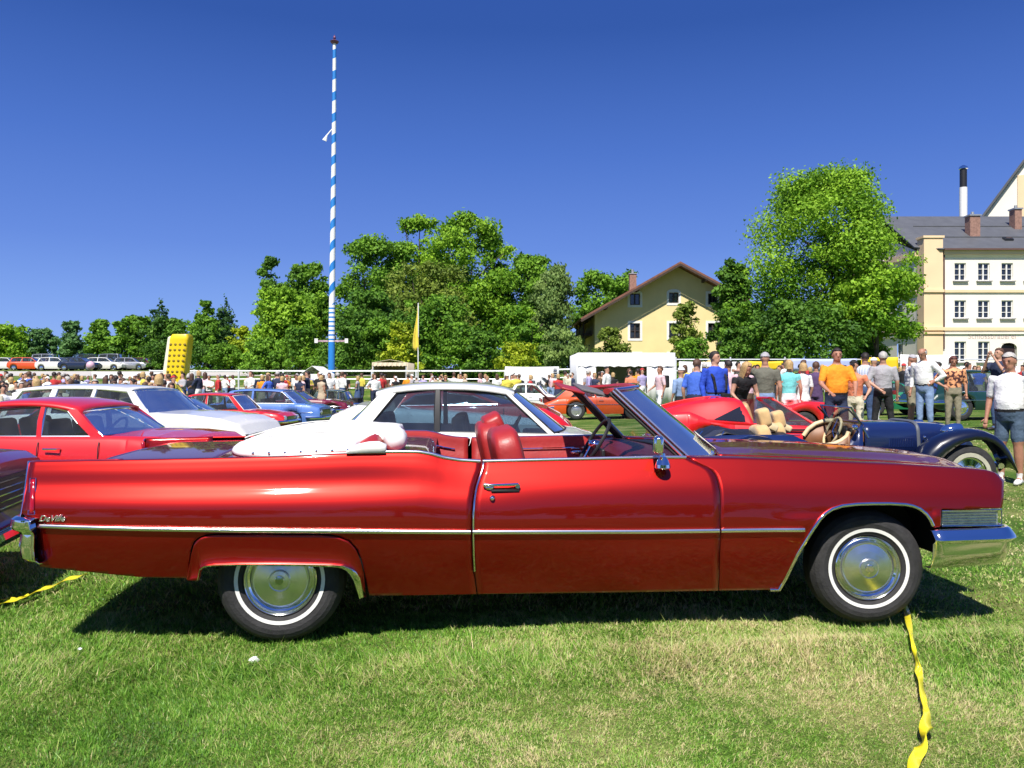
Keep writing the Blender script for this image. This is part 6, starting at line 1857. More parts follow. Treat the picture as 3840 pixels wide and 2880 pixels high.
# ---- far parking row on the bank at the left
P_SIL = paint('silver', (.45, .46, .48), flake=.6)
cols = [('white', P_WHITE), ('dark blue', P_NAVY), ('orange', P_ORANGE), ('white', P_WHITE), ('silver', P_SIL), ('white', P_WHITE), ('silver', P_SIL), ('dark blue', P_NAVY), ('dark green', P_DGREEN), ('white', P_WHITE), ('silver', P_SIL), ('silver', P_SIL), ('maroon', P_MAROON)]
spots = [(2, 92), (16, 94), (24, 88), (34, 92), (44, 94), (52, 88), (63, 93), (75, 87), (86, 94), (100, 90), (111, 93), (128, 92), (141, 94)]
for k, ((cn, pm), (px, Y)) in enumerate(zip(cols, spots)):
    Y -= 3
    van = k in (4, 8, 10)
    X = PX(px, Y)
    make_car('parked_car', '%s %s in the far parking row, %s' % (cn, 'van' if van else 'car', '%s from the left' % ['first', 'second', 'third', 'fourth', 'fifth', 'sixth', 'seventh', 'eighth', 'ninth', 'tenth', 'eleventh', 'twelfth', 'thirteenth'][k]), X - 1.9, Y, R(random.uniform(-12, 12)), 4.0, 1.65,
             [(0, .8), (.1, .92), (1.2, .95), (2.9, .95), (3.7, .85), (4.0, .65)], dict(b0=.2, b1=2.9, r0=.5, r1=2.4 if not van else 2.8, zr=1.42 if not van else 1.85, pillars=[(.3, .5, .12), (1.5, 1.5, .08), (2.9, 2.4 if not van else 2.8, .08)]),
             pm, wheels=(.7, 3.2), r=.31, detail=False, gname='cars in the far parking row', interior=False, trim=False)
# ================================================================== PEOPLE
SKIN = mat('skin', (0.50, 0.27, 0.18), rough=0.55, var=0.08, vscale=20)
SKIN2 = mat('tanned_skin', (0.40, 0.19, 0.12), rough=0.55, var=0.08, vscale=20)
SHOE = mat('dark_shoes', (0.03, 0.025, 0.022), rough=0.5)
SHOEW = mat('white_shoes', (0.70, 0.70, 0.68), rough=0.5)
EYE = mat('eye_dark', (0.02, 0.015, 0.015), rough=0.3)
LIP = mat('lips', (0.38, 0.12, 0.10), rough=0.5)
def cloth(name, c, var=.12, vs=9): return mat('cloth_' + name, c, rough=0.85, var=var, vscale=vs, bump=.7, bscale=7, bdist=.05)
def cloth_pattern(name, c1, c2, scale=14, kind='noise'):
    key = 'cloth_' + name
    if key in MATS: return MATS[key]
    m = mat(key, c1, rough=.85, var=0)
    nt = m.node_tree; n = nt.nodes; l = nt.links; b = n['Principled BSDF']
    tc = n.new('ShaderNodeTexCoord'); r = n.new('ShaderNodeValToRGB')
    if kind == 'stripe':
        w = n.new('ShaderNodeTexWave'); w.inputs['Scale'].default_value = scale; l.new(tc.outputs['Object'], w.inputs['Vector']); src = w.outputs['Fac']
    else:
        w = n.new('ShaderNodeTexVoronoi'); w.inputs['Scale'].default_value = scale; l.new(tc.outputs['Object'], w.inputs['Vector'])
        q = n.new('ShaderNodeTexNoise'); q.inputs['Scale'].default_value = scale; l.new(tc.outputs['Object'], q.inputs['Vector']); src = q.outputs['Fac']
    r.color_ramp.elements[0].position = .46; r.color_ramp.elements[0].color = (*c1, 1)
    r.color_ramp.elements[1].position = .54; r.color_ramp.elements[1].color = (*c2, 1)
    l.new(src, r.inputs[0]); l.new(r.outputs[0], b.inputs['Base Color'])
    return m
ARMS = {
    'down': ((.255, .03, 1.13), (.27, -.06, .87)),
    'hips': ((.37, .05, 1.17), (.19, -.06, 1.03)),
    'fwd': ((.27, -.13, 1.16), (.20, -.40, 1.02)),
    'fold': ((.26, -.10, 1.15), (-.05, -.22, 1.20)),
    'camera': ((.25, -.16, 1.24), (.07, -.24, 1.56)),
    'reach': ((.36, -.22, 1.40), (.50, -.46, 1.42)),
    'bag': ((.30, .0, 1.15), (.26, -.20, 1.02)),
    'back': ((.28, .10, 1.14), (.08, .19, .98)),
}
TAGS = {'skin': 0, 'shirt': 1, 'legs': 2, 'shoes': 3, 'belt': 4}
def body_parts(h=1.75, girth=1.0, belly=0.0, arms=('down', 'down'), lean=0.0, legs='stand', shorts=False, sleeve=.6, skirt=False, head_turn=0.0, head_tilt=0.0, collar=True):
    """list of closed tubes: (points, (rx,ry) radii, tags per ring)"""
    k = h / 1.75; parts = []
    def ring_tube(pts, rad, tags, seg=14): parts.append(([Vector(p) * k for p in pts], [(a * k, b_ * k) for a, b_ in rad], tags, seg))
    # torso
    g = girth
    tz = [(.84, .150, .115), (.90, .168, .125), (.965, .165, .125), (1.0, .158, .122), (1.03, .156, .120), (1.12, .158, .122), (1.22, .168, .125), (1.32, .185, .125), (1.39, .185, .115), (1.435, .150, .095), (1.47, .085, .07), (1.50, .058, .058), (1.56, .054, .056)]
    pts, rad, tg = [], [], []
    for z, a, b_ in tz:
        bl = belly * exp(-((z - 1.08) / .13) ** 2)
        pts.append((0, -bl * .5, z)); rad.append((a * g + bl * .3, b_ * g + bl * .55)); tg.append('legs' if z < .98 else ('belt' if z < 1.02 else ('shirt' if z < 1.48 else 'skin')))
    ring_tube(pts, rad, tg, 20)
    torso_idx = 0
    # legs
    for s in (-1, 1):
        if legs == 'stand': kn, an = (s * .105, -.015, .50), (s * .115, .02, .085)
        elif legs == 'walk': kn, an = (s * .10, -.10 if s > 0 else .02, .51), (s * .10, -.20 if s > 0 else .26, .10 if s > 0 else .14)
        else: kn, an = (s * .14, -.02, .50), (s * .19, .02, .085)
        hp = (s * .088, 0, .89)
        hpv, knv, anv = Vector(hp), Vector(kn), Vector(an)
        lt = lambda t: hpv.lerp(knv, t) if t <= 1 else knv.lerp(anv, t - 1)
        rr_ = [(0, .092), (.35, .086), (.7, .070), (.95, .060), (1.05, .058), (1.35, .057), (1.7, .044), (2.0, .040)]
        loose = 1.12 if not shorts else 1.0
        tg = []
        for t, r_ in rr_:
            tg.append('legs' if (not shorts or t < .9) else 'skin')
        ring_tube([tuple(lt(t)) for t, _ in rr_], [((r_ * (loose if t > .5 else 1.0) + (.016 if shorts and .5 < t < .9 else 0)) * g ** .5,) * 2 for t, r_ in rr_], tg, 12)
        f = anv
        ring_tube([(f.x, f.y + .045, .045), (f.x, f.y - .03, .05), (f.x + s * .01, f.y - .12, .038), (f.x + s * .015, f.y - .20, .026)], [(.036, .042), (.042, .048), (.046, .036), (.030, .024)], ['shoes'] * 4, 10)
    if skirt:
        ring_tube([(0, 0, .98), (0, 0, .85), (0, 0, .62), (0, 0, .50)], [(.16, .125), (.20, .16), (.24, .2), (.25, .21)], ['legs'] * 4, 18)
    # arms
    hands = []
    for s, pose in ((-1, arms[0]), (1, arms[1])):
        e, hnd = ARMS[pose]
        sh = Vector((s * .185 * g ** .6, 0, 1.405)); el = Vector((s * e[0] * g ** .4, e[1], e[2])); hd = Vector((s * hnd[0], hnd[1] - belly * .4 * (pose in ('fold', 'fwd')), hnd[2]))
        at_ = lambda t: sh.lerp(el, t) if t <= 1 else el.lerp(hd, t - 1)
        rr_ = [(-.12, .052), (0, .062), (.2, .056), (.5, .050), (.8, .044), (1.0, .042), (1.25, .040), (1.6, .032), (1.9, .026), (2.0, .026)]
        tg = ['shirt' if t < sleeve * 2 - .0 else 'skin' for t, _ in rr_]
        ring_tube([tuple(at_(t)) for t, _ in rr_], [((r_ + (.012 if (t < sleeve * 2) else 0)) * g ** .4,) * 2 for t, r_ in rr_], tg, 10)
        d = (hd - el).normalized()
        hands.append((hd, d, s))
        # palm
        side = d.cross(Vector((s, 0, .2))).normalized()
        ring_tube([tuple(hd - d * .01), tuple(hd + d * .03), tuple(hd + d * .085)], [(.022, .022), (.030, .026), (.030, .022)], ['skin'] * 3, 8)
    return parts, hands, k

def make_body_mesh(name, voxel=.018, hair='short', hairlen=0, fingers=True, face=True, **kw):
    parts, hands, k = body_parts(**kw)
    lean = kw.get('lean', 0.0); ht, hti = kw.get('head_turn', 0), kw.get('head_tilt', 0)
    piv = Vector((0, 0, .95)) * k
    def bend(p):
        """pitch everything above the hips forward"""
        if lean == 0 or p.z < piv.z: return p
        w = float(sst(piv.z - .05, piv.z + .25, p.z))
        q = p - piv
        return piv + Matrix.Rotation(lean * w, 3, 'X') @ q
    hc = Vector((0, -.012, 1.635)) * k
    neck = Vector((0, 0, 1.54)) * k
    HRm = Matrix.Rotation(ht, 3, 'Z') @ Matrix.Rotation(hti, 3, 'X')
    def headp(p): return bend(neck + HRm @ (Vector(p) * k - neck))
    v, f, tg = [], [], []
    for pts, rad, tags, seg in parts:
        b0 = len(v); n = len(pts)
        for i in range(n):
            t = (pts[min(i + 1, n - 1)] - pts[max(i - 1, 0)]).normalized()
            if abs(t.z) > .8: nx = Vector((1, 0, 0)); nx = (nx - t * nx.dot(t)).normalized()
            elif abs(t.y) > .5 and abs(t.x) < .5: nx = Vector((1, 0, 0)); nx = (nx - t * nx.dot(t)).normalized()
            else: nx = t.cross(Vector((0, 1, 0))).normalized()
            ny = t.cross(nx).normalized()
            for j in range(seg):
                a = 2 * pi * j / seg
                v.append(bend(pts[i] + nx * cos(a) * rad[i][0] + ny * sin(a) * rad[i][1])); tg.append(TAGS[tags[i]])
        for i in range(n - 1):
            for j in range(seg):
                f.append((b0 + i * seg + j, b0 + i * seg + (j + 1) % seg, b0 + (i + 1) * seg + (j + 1) % seg, b0 + (i + 1) * seg + j))
        f.append(tuple(b0 + j for j in range(seg))[::-1]); f.append(tuple(b0 + (n - 1) * seg + j for j in range(seg)))
    def blob(c, d, seg=14, rings=9, tagv=0):
        b0 = len(v)
        for i in range(rings + 1):
            th = pi * i / rings
            for j in range(seg):
                a = 2 * pi * j / seg
                v.append(headp((c[0] + d[0] * sin(th) * cos(a), c[1] + d[1] * sin(th) * sin(a), c[2] + d[2] * cos(th)))); tg.append(tagv)
        for i in range(rings):
            for j in range(seg):
                f.append((b0 + i * seg + j, b0 + (i + 1) * seg + j, b0 + (i + 1) * seg + (j + 1) % seg, b0 + i * seg + (j + 1) % seg))
    blob((0, .005, 1.655), (.080, .100, .098)); blob((0, -.030, 1.580), (.060, .066, .066)); blob((0, .03, 1.56), (.052, .05, .07))
    if voxel < .03:
        blob((0, -.098, 1.625), (.013, .020, .026), 8, 6)
        for s in (-1, 1): blob((s * .078, .008, 1.63), (.012, .022, .032), 8, 6)
    me = bpy.data.meshes.new('src'); me.from_pydata([tuple(p) for p in v], [], f)
    o = bpy.data.objects.new('src', me); COL.objects.link(o)
    rm = o.modifiers.new('r', 'REMESH'); rm.mode = 'VOXEL'; rm.voxel_size = voxel
    sm = o.modifiers.new('s', 'SMOOTH'); sm.iterations = 2; sm.factor = .5
    dg = bpy.context.evaluated_depsgraph_get()
    res = bpy.data.meshes.new_from_object(o.evaluated_get(dg))
    bpy.data.objects.remove(o); bpy.data.meshes.remove(me)
    kd = kdtree.KDTree(len(v))
    for i, p in enumerate(v): kd.insert(p, i)
    kd.balance()
    mi = np.array([tg[kd.find(p.center)[1]] for p in res.polygons], dtype=np.int32)
    # append fingers, eyes, mouth to the same mesh
    nv, nf, nm = [], [], []
    V0 = np.empty(len(res.vertices) * 3, dtype=np.float32); res.vertices.foreach_get('co', V0); V0 = V0.reshape(-1, 3)
    F0 = [tuple(p.vertices) for p in res.polygons]
    base = len(V0); ex = MB()
    if fingers:
        for hd, d, s in hands:
            side = d.cross(Vector((0, -1, 0))).normalized() if abs(d.y) < .9 else Vector((1, 0, 0))
            curl = d.cross(side).normalized()
            for q, ln in enumerate((.062, .074, .078, .068)):
                a0 = (hd + d * .078 + side * (.020 - .0135 * q)) * k
                a1 = a0 + (d * .5 * ln + curl * .006) * k; a2 = a1 + (d * .42 * ln + curl * .016) * k
                ex.tube([bend(a0), bend(a1), bend(a2)], [.0085 * k, .008 * k, .006 * k], 5, mi=0)
            t0 = (hd + d * .02 + side * .022) * k
            ex.tube([bend(t0), bend(t0 + (side * .026 + d * .022) * k), bend(t0 + (side * .034 + d * .050) * k)], [.010 * k, .009 * k, .007 * k], 5, mi=0)
    if face:
        for s in (-1, 1):
            c = headp((s * .031, -.0885, 1.655)); ex.ell(c, (.010, .005, .006), 6, 4, mi=5)
            c0, c1 = headp((s * .017, -.093, 1.676)), headp((s * .047, -.083, 1.674)); ex.tube([c0, c1], .0035, 4, mi=5)
        c0, c1, c2 = headp((-.022, -.083, 1.578)), headp((0, -.094, 1.576)), headp((.022, -.083, 1.578)); ex.tube([c0, c1, c2], .0055, 5, mi=6)
    vs = [tuple(p) for p in V0] + ex.v
    fs = F0 + [tuple(i + base for i in q) for q in ex.f]
    mid = np.concatenate([mi, np.array(ex.m, dtype=np.int32)]) if ex.f else mi
    out = bpy.data.meshes.new(name); out.from_pydata(vs, [], fs)
    for _ in range(7): out.materials.append(SKIN)
    out.polygons.foreach_set('material_index', mid)
    out.polygons.foreach_set('use_smooth', np.ones(len(fs), dtype=bool))
    out.update(); bpy.data.meshes.remove(res)
    # hair as its own mesh
    hm = None
    if hair != 'bald' or True:
        b = MB(); rows = []
        n1, n2 = 9, 18
        for i in range(n1 + 1):
            row = []
            for j in range(n2):
                a = 2 * pi * j / n2
                back = -sin(a)            # -1 at the back, +1 at the face side (y negative)
                if hair == 'fringe': lo0, lo1 = 1.18, 2.05
                else: lo0, lo1 = (0, 1.30 if hair != 'cap' else 1.35)
                reach = lo1 if back < .15 else (lo1 - .38 * min(1, (back - .15) / .5))
                if hair in ('long', 'bob') and back < .35: reach = 2.35 if hair == 'bob' else 2.7
                if hair == 'short' and back < 0: reach = 1.9
                if hair == 'fringe': reach = lo1 if back < .3 else lo0 + .05
                th = lo0 + (reach - lo0) * i / n1
                rr_ = 1.13 + .03 * math.sin(a * 5 + i * 1.3) + (.05 if hair in ('long', 'bob') else 0)
                x = .080 * sin(min(th, pi * .5) if th > pi / 2 and hair in ('long', 'bob') else th) * cos(a) * rr_; y = .100 * sin(min(th, pi * .5) if th > pi / 2 and hair in ('long', 'bob') else th) * sin(a) * rr_; z = .095 * cos(th) * rr_
                if hair == 'long' and th > pi / 2: z = -(th - pi / 2) * .19
                elif hair == 'bob' and th > pi / 2: z = -(th - pi / 2) * .13
                row.append(tuple(headp((x, .005 + y, 1.655 + z + .004))))
            rows.append(row)
        b.grid(rows, closed_v=True)
        if hair == 'cap':
            pk_ = [headp((.05 * math.cos(t), -.085 - .075 * math.sin(t), 1.70 - .01 * math.sin(t))) for t in np.linspace(0, pi, 9)]
            b.add([tuple(p) for p in pk_] + [tuple(headp((0, -.07, 1.705)))], [(i, i + 1, 9) for i in range(8)])
        hm = (b, hair)
    return out, hm, headp, bend, k

PEOPLE_CACHE = {}
def person(label, X, Y, face, shirt, legs_m, hair_m, skin=None, shoes=None, belt=None, gname='visitors standing among the cars', hair='short', fingers=True, facef=True, voxel=.018, dz=0.0, ztop=None, **kw):
    skin = skin or SKIN; shoes = shoes or SHOE
    key = repr((hair, voxel, fingers, facef, sorted(kw.items())))
    if key not in PEOPLE_CACHE:
        me, hm, headp, bend, k = make_body_mesh('person', voxel=voxel, hair=hair, fingers=fingers, face=facef, **kw)
        hb, _ = hm; hme = bpy.data.meshes.new('hair'); hme.from_pydata(hb.v, [], hb.f); hme.materials.append(hair_m); hme.polygons.foreach_set('use_smooth', np.ones(len(hme.polygons), dtype=bool)); hme.update()
        PEOPLE_CACHE[key] = (me, hme, headp, bend, k)
    me, hme, headp, bend, k = PEOPLE_CACHE[key]
    o = bpy.data.objects.new('person', me); COL.objects.link(o)
    o.location = (X, Y, gz(X, Y) + dz); o.rotation_euler = (0, 0, face)
    tag(o, label, 'person', gname)
    for i, m_ in enumerate((skin, shirt, legs_m, shoes, belt or legs_m, EYE, LIP)):
        o.material_slots[i].link = 'OBJECT'; o.material_slots[i].material = m_
    h_ = bpy.data.objects.new('cap' if hair == 'cap' else 'hair', hme); COL.objects.link(h_); h_.parent = o
    h_.material_slots[0].link = 'OBJECT'; h_.material_slots[0].material = hair_m
    return o, headp, bend, k

H_DARK = mat('hair_dark', (.02, .013, .01), rough=.6, var=.3, vscale=40, bump=.4, bscale=120)
H_BROWN = mat('hair_brown', (.09, .045, .025), rough=.6, var=.3, vscale=40, bump=.4, bscale=120)
H_GREY = mat('hair_grey', (.42, .40, .37), rough=.6, var=.3, vscale=40, bump=.4, bscale=120)
H_BLOND = mat('hair_blond', (.45, .30, .13), rough=.6, var=.3, vscale=40, bump=.4, bscale=120)
H_RED = mat('hair_red', (.10, .028, .02), rough=.6, var=.3, vscale=40, bump=.4, bscale=120)
C = dict(
    blue=cloth('royal_blue', (.02, .07, .50)), blue2=cloth('mid_blue', (.05, .13, .55)), orange=cloth('orange', (.80, .28, .012)), olive=cloth('olive', (.13, .13, .10)), black=cloth('black', (.012, .012, .014)),
    white=cloth('white', (.78, .78, .76), .04), denim=cloth('pale_denim', (.22, .32, .52)), jeans=cloth('jeans', (.05, .09, .20)), grey=cloth('grey', (.36, .35, .37)), khaki=cloth('khaki', (.26, .23, .16)),
    pink=cloth('pale_pink', (.72, .48, .52)), navy=cloth('navy', (.02, .03, .07)), turq=cloth('turquoise', (.18, .62, .62)), coral=cloth('coral', (.75, .24, .13)), violet=cloth('violet', (.09, .05, .13)), shorts=cloth('slate_blue', (.07, .11, .17)),
    cream=cloth('cream', (.66, .60, .45)), yellow=cloth('yellow', (.70, .58, .08)), red=cloth('red', (.50, .03, .03)), teal=cloth('teal', (.04, .22, .22)), brown=cloth('brown', (.12, .07, .04)), green=cloth('green', (.05, .20, .07)),
    lilac=cloth('lilac', (.40, .35, .58)), stripe=cloth_pattern('stripe', (.75, .75, .78), (.22, .32, .50), 10, 'stripe'), flower=cloth_pattern('flower', (.07, .02, .02), (.80, .36, .17), 16), patt=cloth_pattern('patterned', (.78, .78, .78), (.16, .18, .24), 14), beige=cloth('beige', (.5, .4, .28)))
def yo(px, Y): return PX(px, Y)
# the people one can tell apart, right half, left to right
P1 = person
p, hp_, bd_, k = P1('man at the right edge in a white polo shirt and slate blue shorts', yo(1010, 11.0), 11.0, R(-52), C['white'], C['shorts'], H_GREY, SKIN2, SHOEW, C['black'], h=1.80, girth=1.06, belly=.05, shorts=True, sleeve=.42, hair='short', head_tilt=R(14), arms=('down', 'down'), voxel=.014)
# watch on his wrist, collar
b = MB(); b.lathe([(.030, -.012), (.034, 0), (.030, .012)], 12, 'z', c=(.27, -.045, .93)); b.build('wristwatch', BLACK, p)
P1('dark haired man looking over the green limousine, behind the man in the white polo', yo(999, 17.5), 17.5, R(-70), C['navy'], C['jeans'], H_BROWN, h=1.80, arms=('camera', 'camera'), hair='short', sleeve=.5)
p, hp_, bd_, k = P1('man in a royal blue shirt with black straps and a belt pouch', yo(715, 15.6), 15.6, R(22), C['blue'], C['blue2'], H_DARK, belt=C['black'], h=1.86, girth=1.12, belly=.04, sleeve=.95, arms=('down', 'down'), legs='wide', head_turn=R(22))
for s in (-1, 1):
    pts = [(s * .12, .14, 1.12), (s * .15, .13, 1.35), (s * .14, 0, 1.50), (s * .15, -.165, 1.36), (s * .12, -.20, 1.12)]
    b = MB(); b.tube(pts, .028, 6, flat=((0, 1, 0), .5)); b.build('strap', C['black'], p)
b = MB(); b.box((.08, -.235, 1.0), (.2, .08, .1)); b.build('belt_pouch', C['black'], p, bevel=.015)
P1('man in a mid blue shirt turned sideways, left of the man with black straps', yo(695, 16.6), 16.6, R(140), C['blue2'], C['navy'], H_BROWN, h=1.76, girth=1.1, sleeve=.45, arms=('hips', 'down'), lean=R(8))
p, *_ = P1('woman in a pale pink shirt and white trousers carrying a small backpack', yo(660, 24.5), 24.5, R(-72), C['pink'], C['white'], H_BROWN, SKIN2, SHOEW, h=1.70, sleeve=.45, legs='walk', arms=('bag', 'down'), hair='short', voxel=.022)
b = MB(); b.box((0, .19, 1.24), (.28, .15, .38)); b.build('backpack', C['black'], p, bevel=.04)
P1('blond woman in a black top bending over the roof of the sports car', yo(739, 14.9), 14.9, R(15), C['black'], C['black'], H_BLOND, hair='long', h=1.68, lean=R(24), sleeve=.25, arms=('fwd', 'fwd'), head_turn=R(25))
P1('dark haired man in a pink shirt behind the blond woman', yo(728, 17.4), 17.4, R(-160), C['pink'], C['khaki'], H_DARK, h=1.72)
p, *_ = P1('man in an olive T-shirt seen from behind with pale jeans and grey cap', yo(765, 15.2), 15.2, R(165), C['olive'], C['denim'], C['grey'], SKIN, h=1.80, girth=1.08, sleeve=.4, hair='cap', arms=('down', 'reach'), legs='wide')
P1('child in a yellow cap beside the man in the olive T-shirt', yo(748, 19), 19, R(40), C['pink'], C['brown'], C['yellow'], h=1.66, hair='cap', sleeve=.4, voxel=.022)
P1('blond woman in white and turquoise seen from behind', yo(789, 17.2), 17.2, R(175), C['turq'], C['white'], H_BLOND, h=1.66, hair='bob', sleeve=.2, voxel=.022)
P1('woman in a white blouse and pale skirt behind the wedge shaped sports car', yo(803, 18.6), 18.6, R(200), C['white'], C['white'], H_BLOND, h=1.62, hair='bob', sleeve=.5, skirt=True, voxel=.022)
P1('man in a dark violet T-shirt left of the man in orange', yo(816, 19), 19, R(150), C['violet'], C['violet'], H_BROWN, h=1.64, sleeve=.45, voxel=.022)
P1('man in a bright orange T-shirt leaning forward on both arms', yo(836, 14.6), 14.6, R(-8), C['orange'], C['navy'], H_DARK, SKIN2, h=1.86, girth=1.10, belly=.06, sleeve=.42, lean=R(5), arms=('fwd', 'fwd'), legs='wide', belt=C['black'])
P1('woman with a black cap and coral top close behind the man in orange', yo(855, 15.4), 15.4, R(-35), C['coral'], C['cream'], C['black'], SKIN, h=1.62, hair='cap', sleeve=.15, arms=('fwd', 'bag'), lean=R(10))
P1('man in a blue and white striped shirt and jeans seen from behind', yo(865, 18.4), 18.4, R(170), C['stripe'], C['jeans'], H_DARK, h=1.80, girth=1.12, sleeve=.45, arms=('down', 'hips'))
P1('man in a grey shirt and black trousers with hands behind his back', yo(883, 17.0), 17.0, R(160), C['grey'], C['black'], H_GREY, h=1.80, girth=1.08, sleeve=.45, belt=C['black'], arms=('down', 'back'), legs='wide')
P1('man in a white cap and pink shirt between the striped and the grey shirt', yo(874, 21.5), 21.5, R(120), C['pink'], C['white'], C['white'], h=1.72, hair='cap', voxel=.022)
P1('man in a black and white patterned shirt and khaki shorts', yo(911, 18.6), 18.6, R(70), C['patt'], C['khaki'], C['grey'], SKIN2, h=1.74, girth=1.12, belly=.05, shorts=True, sleeve=.45, hair='cap', arms=('fwd', 'down'), head_tilt=R(18))
P1('bald man in a white long sleeved shirt and pale jeans', yo(925, 17.6), 17.6, R(-55), C['white'], C['denim'], H_GREY, SKIN2, h=1.86, girth=1.06, belly=.04, sleeve=.92, hair='fringe', belt=C['black'], lean=R(6), head_tilt=R(20), arms=('down', 'hips'))
P1('red haired woman in a brown and orange flowered blouse and khaki trousers', yo(953, 18.0), 18.0, R(-15), C['flower'], C['khaki'], H_RED, SKIN2, h=1.66, girth=1.16, sleeve=.55, hair='bob', arms=('hips', 'down'), head_tilt=R(15))
P1('man beside the white tent in an orange T-shirt and green trousers', yo(638, 34), 34, R(160), C['orange'], C['green'], H_DARK, h=1.75, voxel=.03, fingers=False, facef=False)
P1('child in a coral T-shirt holding on beside the man in front of the tent', yo(631, 33.5), 33.5, R(160), C['coral'], C['denim'], H_DARK, h=1.66, voxel=.03, fingers=False, facef=False)
P1('man in a white shirt and dark cap in the tent opening', yo(607, 31), 31, R(60), C['white'], C['black'], C['black'], h=1.84, hair='cap', girth=1.15, voxel=.03, fingers=False, facef=False)
P1('person in violet at the left corner of the tent opening', yo(589, 33), 33, R(90), C['lilac'], C['jeans'], H_GREY, h=1.74, voxel=.03, fingers=False, facef=False)
P1('boy in a light blue shirt left of the man in the mid blue shirt', yo(681, 18.5), 18.5, R(-150), C['denim'], C['black'], C['white'], h=1.60, hair='cap', voxel=.022)

# ---- the crowd: every figure its own object, low mesh, shared between copies
variants = [dict(h=1.78, arms=('down', 'down')), dict(h=1.70, arms=('hips', 'down'), girth=1.1), dict(h=1.66, arms=('fwd', 'fold'), sleeve=.3), dict(h=1.82, arms=('down', 'fwd'), legs='walk'),
            dict(h=1.72, arms=('fold', 'fold'), girth=1.15, belly=.05), dict(h=1.62, arms=('down', 'bag'), skirt=True, sleeve=.2), dict(h=1.75, arms=('down', 'down'), shorts=True, sleeve=.4, legs='wide')]
hairs = [('short', H_DARK, 'dark haired visitor'), ('short', H_BROWN, 'brown haired visitor'), ('bob', H_BLOND, 'blond visitor'), ('short', H_GREY, 'grey haired visitor'), ('cap', C['white'], 'visitor in white cap'), ('cap', C['red'], 'visitor in red cap'), ('long', H_BROWN, 'long haired visitor')]
tops = [('white', 7), ('cream', 3), ('pink', 2), ('red', 2), ('yellow', 1.5), ('navy', 3), ('black', 3), ('blue2', 2), ('turq', 1), ('grey', 2), ('olive', 1.5), ('orange', 1), ('lilac', 1.5), ('beige', 2), ('brown', 1)]
bots = ['jeans', 'khaki', 'navy', 'black', 'white', 'beige', 'denim']
tw = np.array([t[1] for t in tops]); tw = tw / tw.sum()
cname = {'blue2': 'blue', 'turq': 'turquoise'}
g = np.random.default_rng(5)
def crowd(n, pxr, Yr_, where, grp, avoid=()):
    c = 0
    while c < n:
        px = g.uniform(*pxr); Y = g.uniform(*Yr_)
        X = PX(px, Y)
        if any(a < px < b_ and c0 < Y < c1 for a, b_, c0, c1 in avoid): continue
        v_ = variants[g.integers(len(variants))]; hr = hairs[g.choice(len(hairs), p=[.24, .22, .14, .14, .10, .03, .13])]
        if v_.get('skirt') and hr[0] == 'short': hr = hairs[2]
        t = tops[g.choice(len(tops), p=tw)][0]; bt = bots[g.integers(len(bots))]
        P1('%s, %s top, %s' % (hr[2], cname.get(t, t), where), X, Y, g.uniform(0, 6.28), C[t], C[bt], hr[1], SKIN if g.random() < .6 else SKIN2, gname=grp, hair=hr[0], fingers=False, facef=False, voxel=.042, **v_)
        c += 1
crowd(105, (-8, 345), (32, 48.5), 'in the crowd before the railing', 'crowd left of the maypole')
crowd(60, (-8, 175), (18, 33), 'in the near crowd at far left', 'crowd at the far left')
crowd(52, (335, 575), (34, 48.5), 'in the crowd between maypole and tent', 'crowd right of the maypole')
crowd(8, (585, 645), (33, 36), 'in the shade of the tent opening', 'people at the tent')
crowd(60, (680, 1030), (23.5, 40), 'in the crowd before the coloured banners', 'crowd on the right', avoid=((885, 1030, 20, 28),))
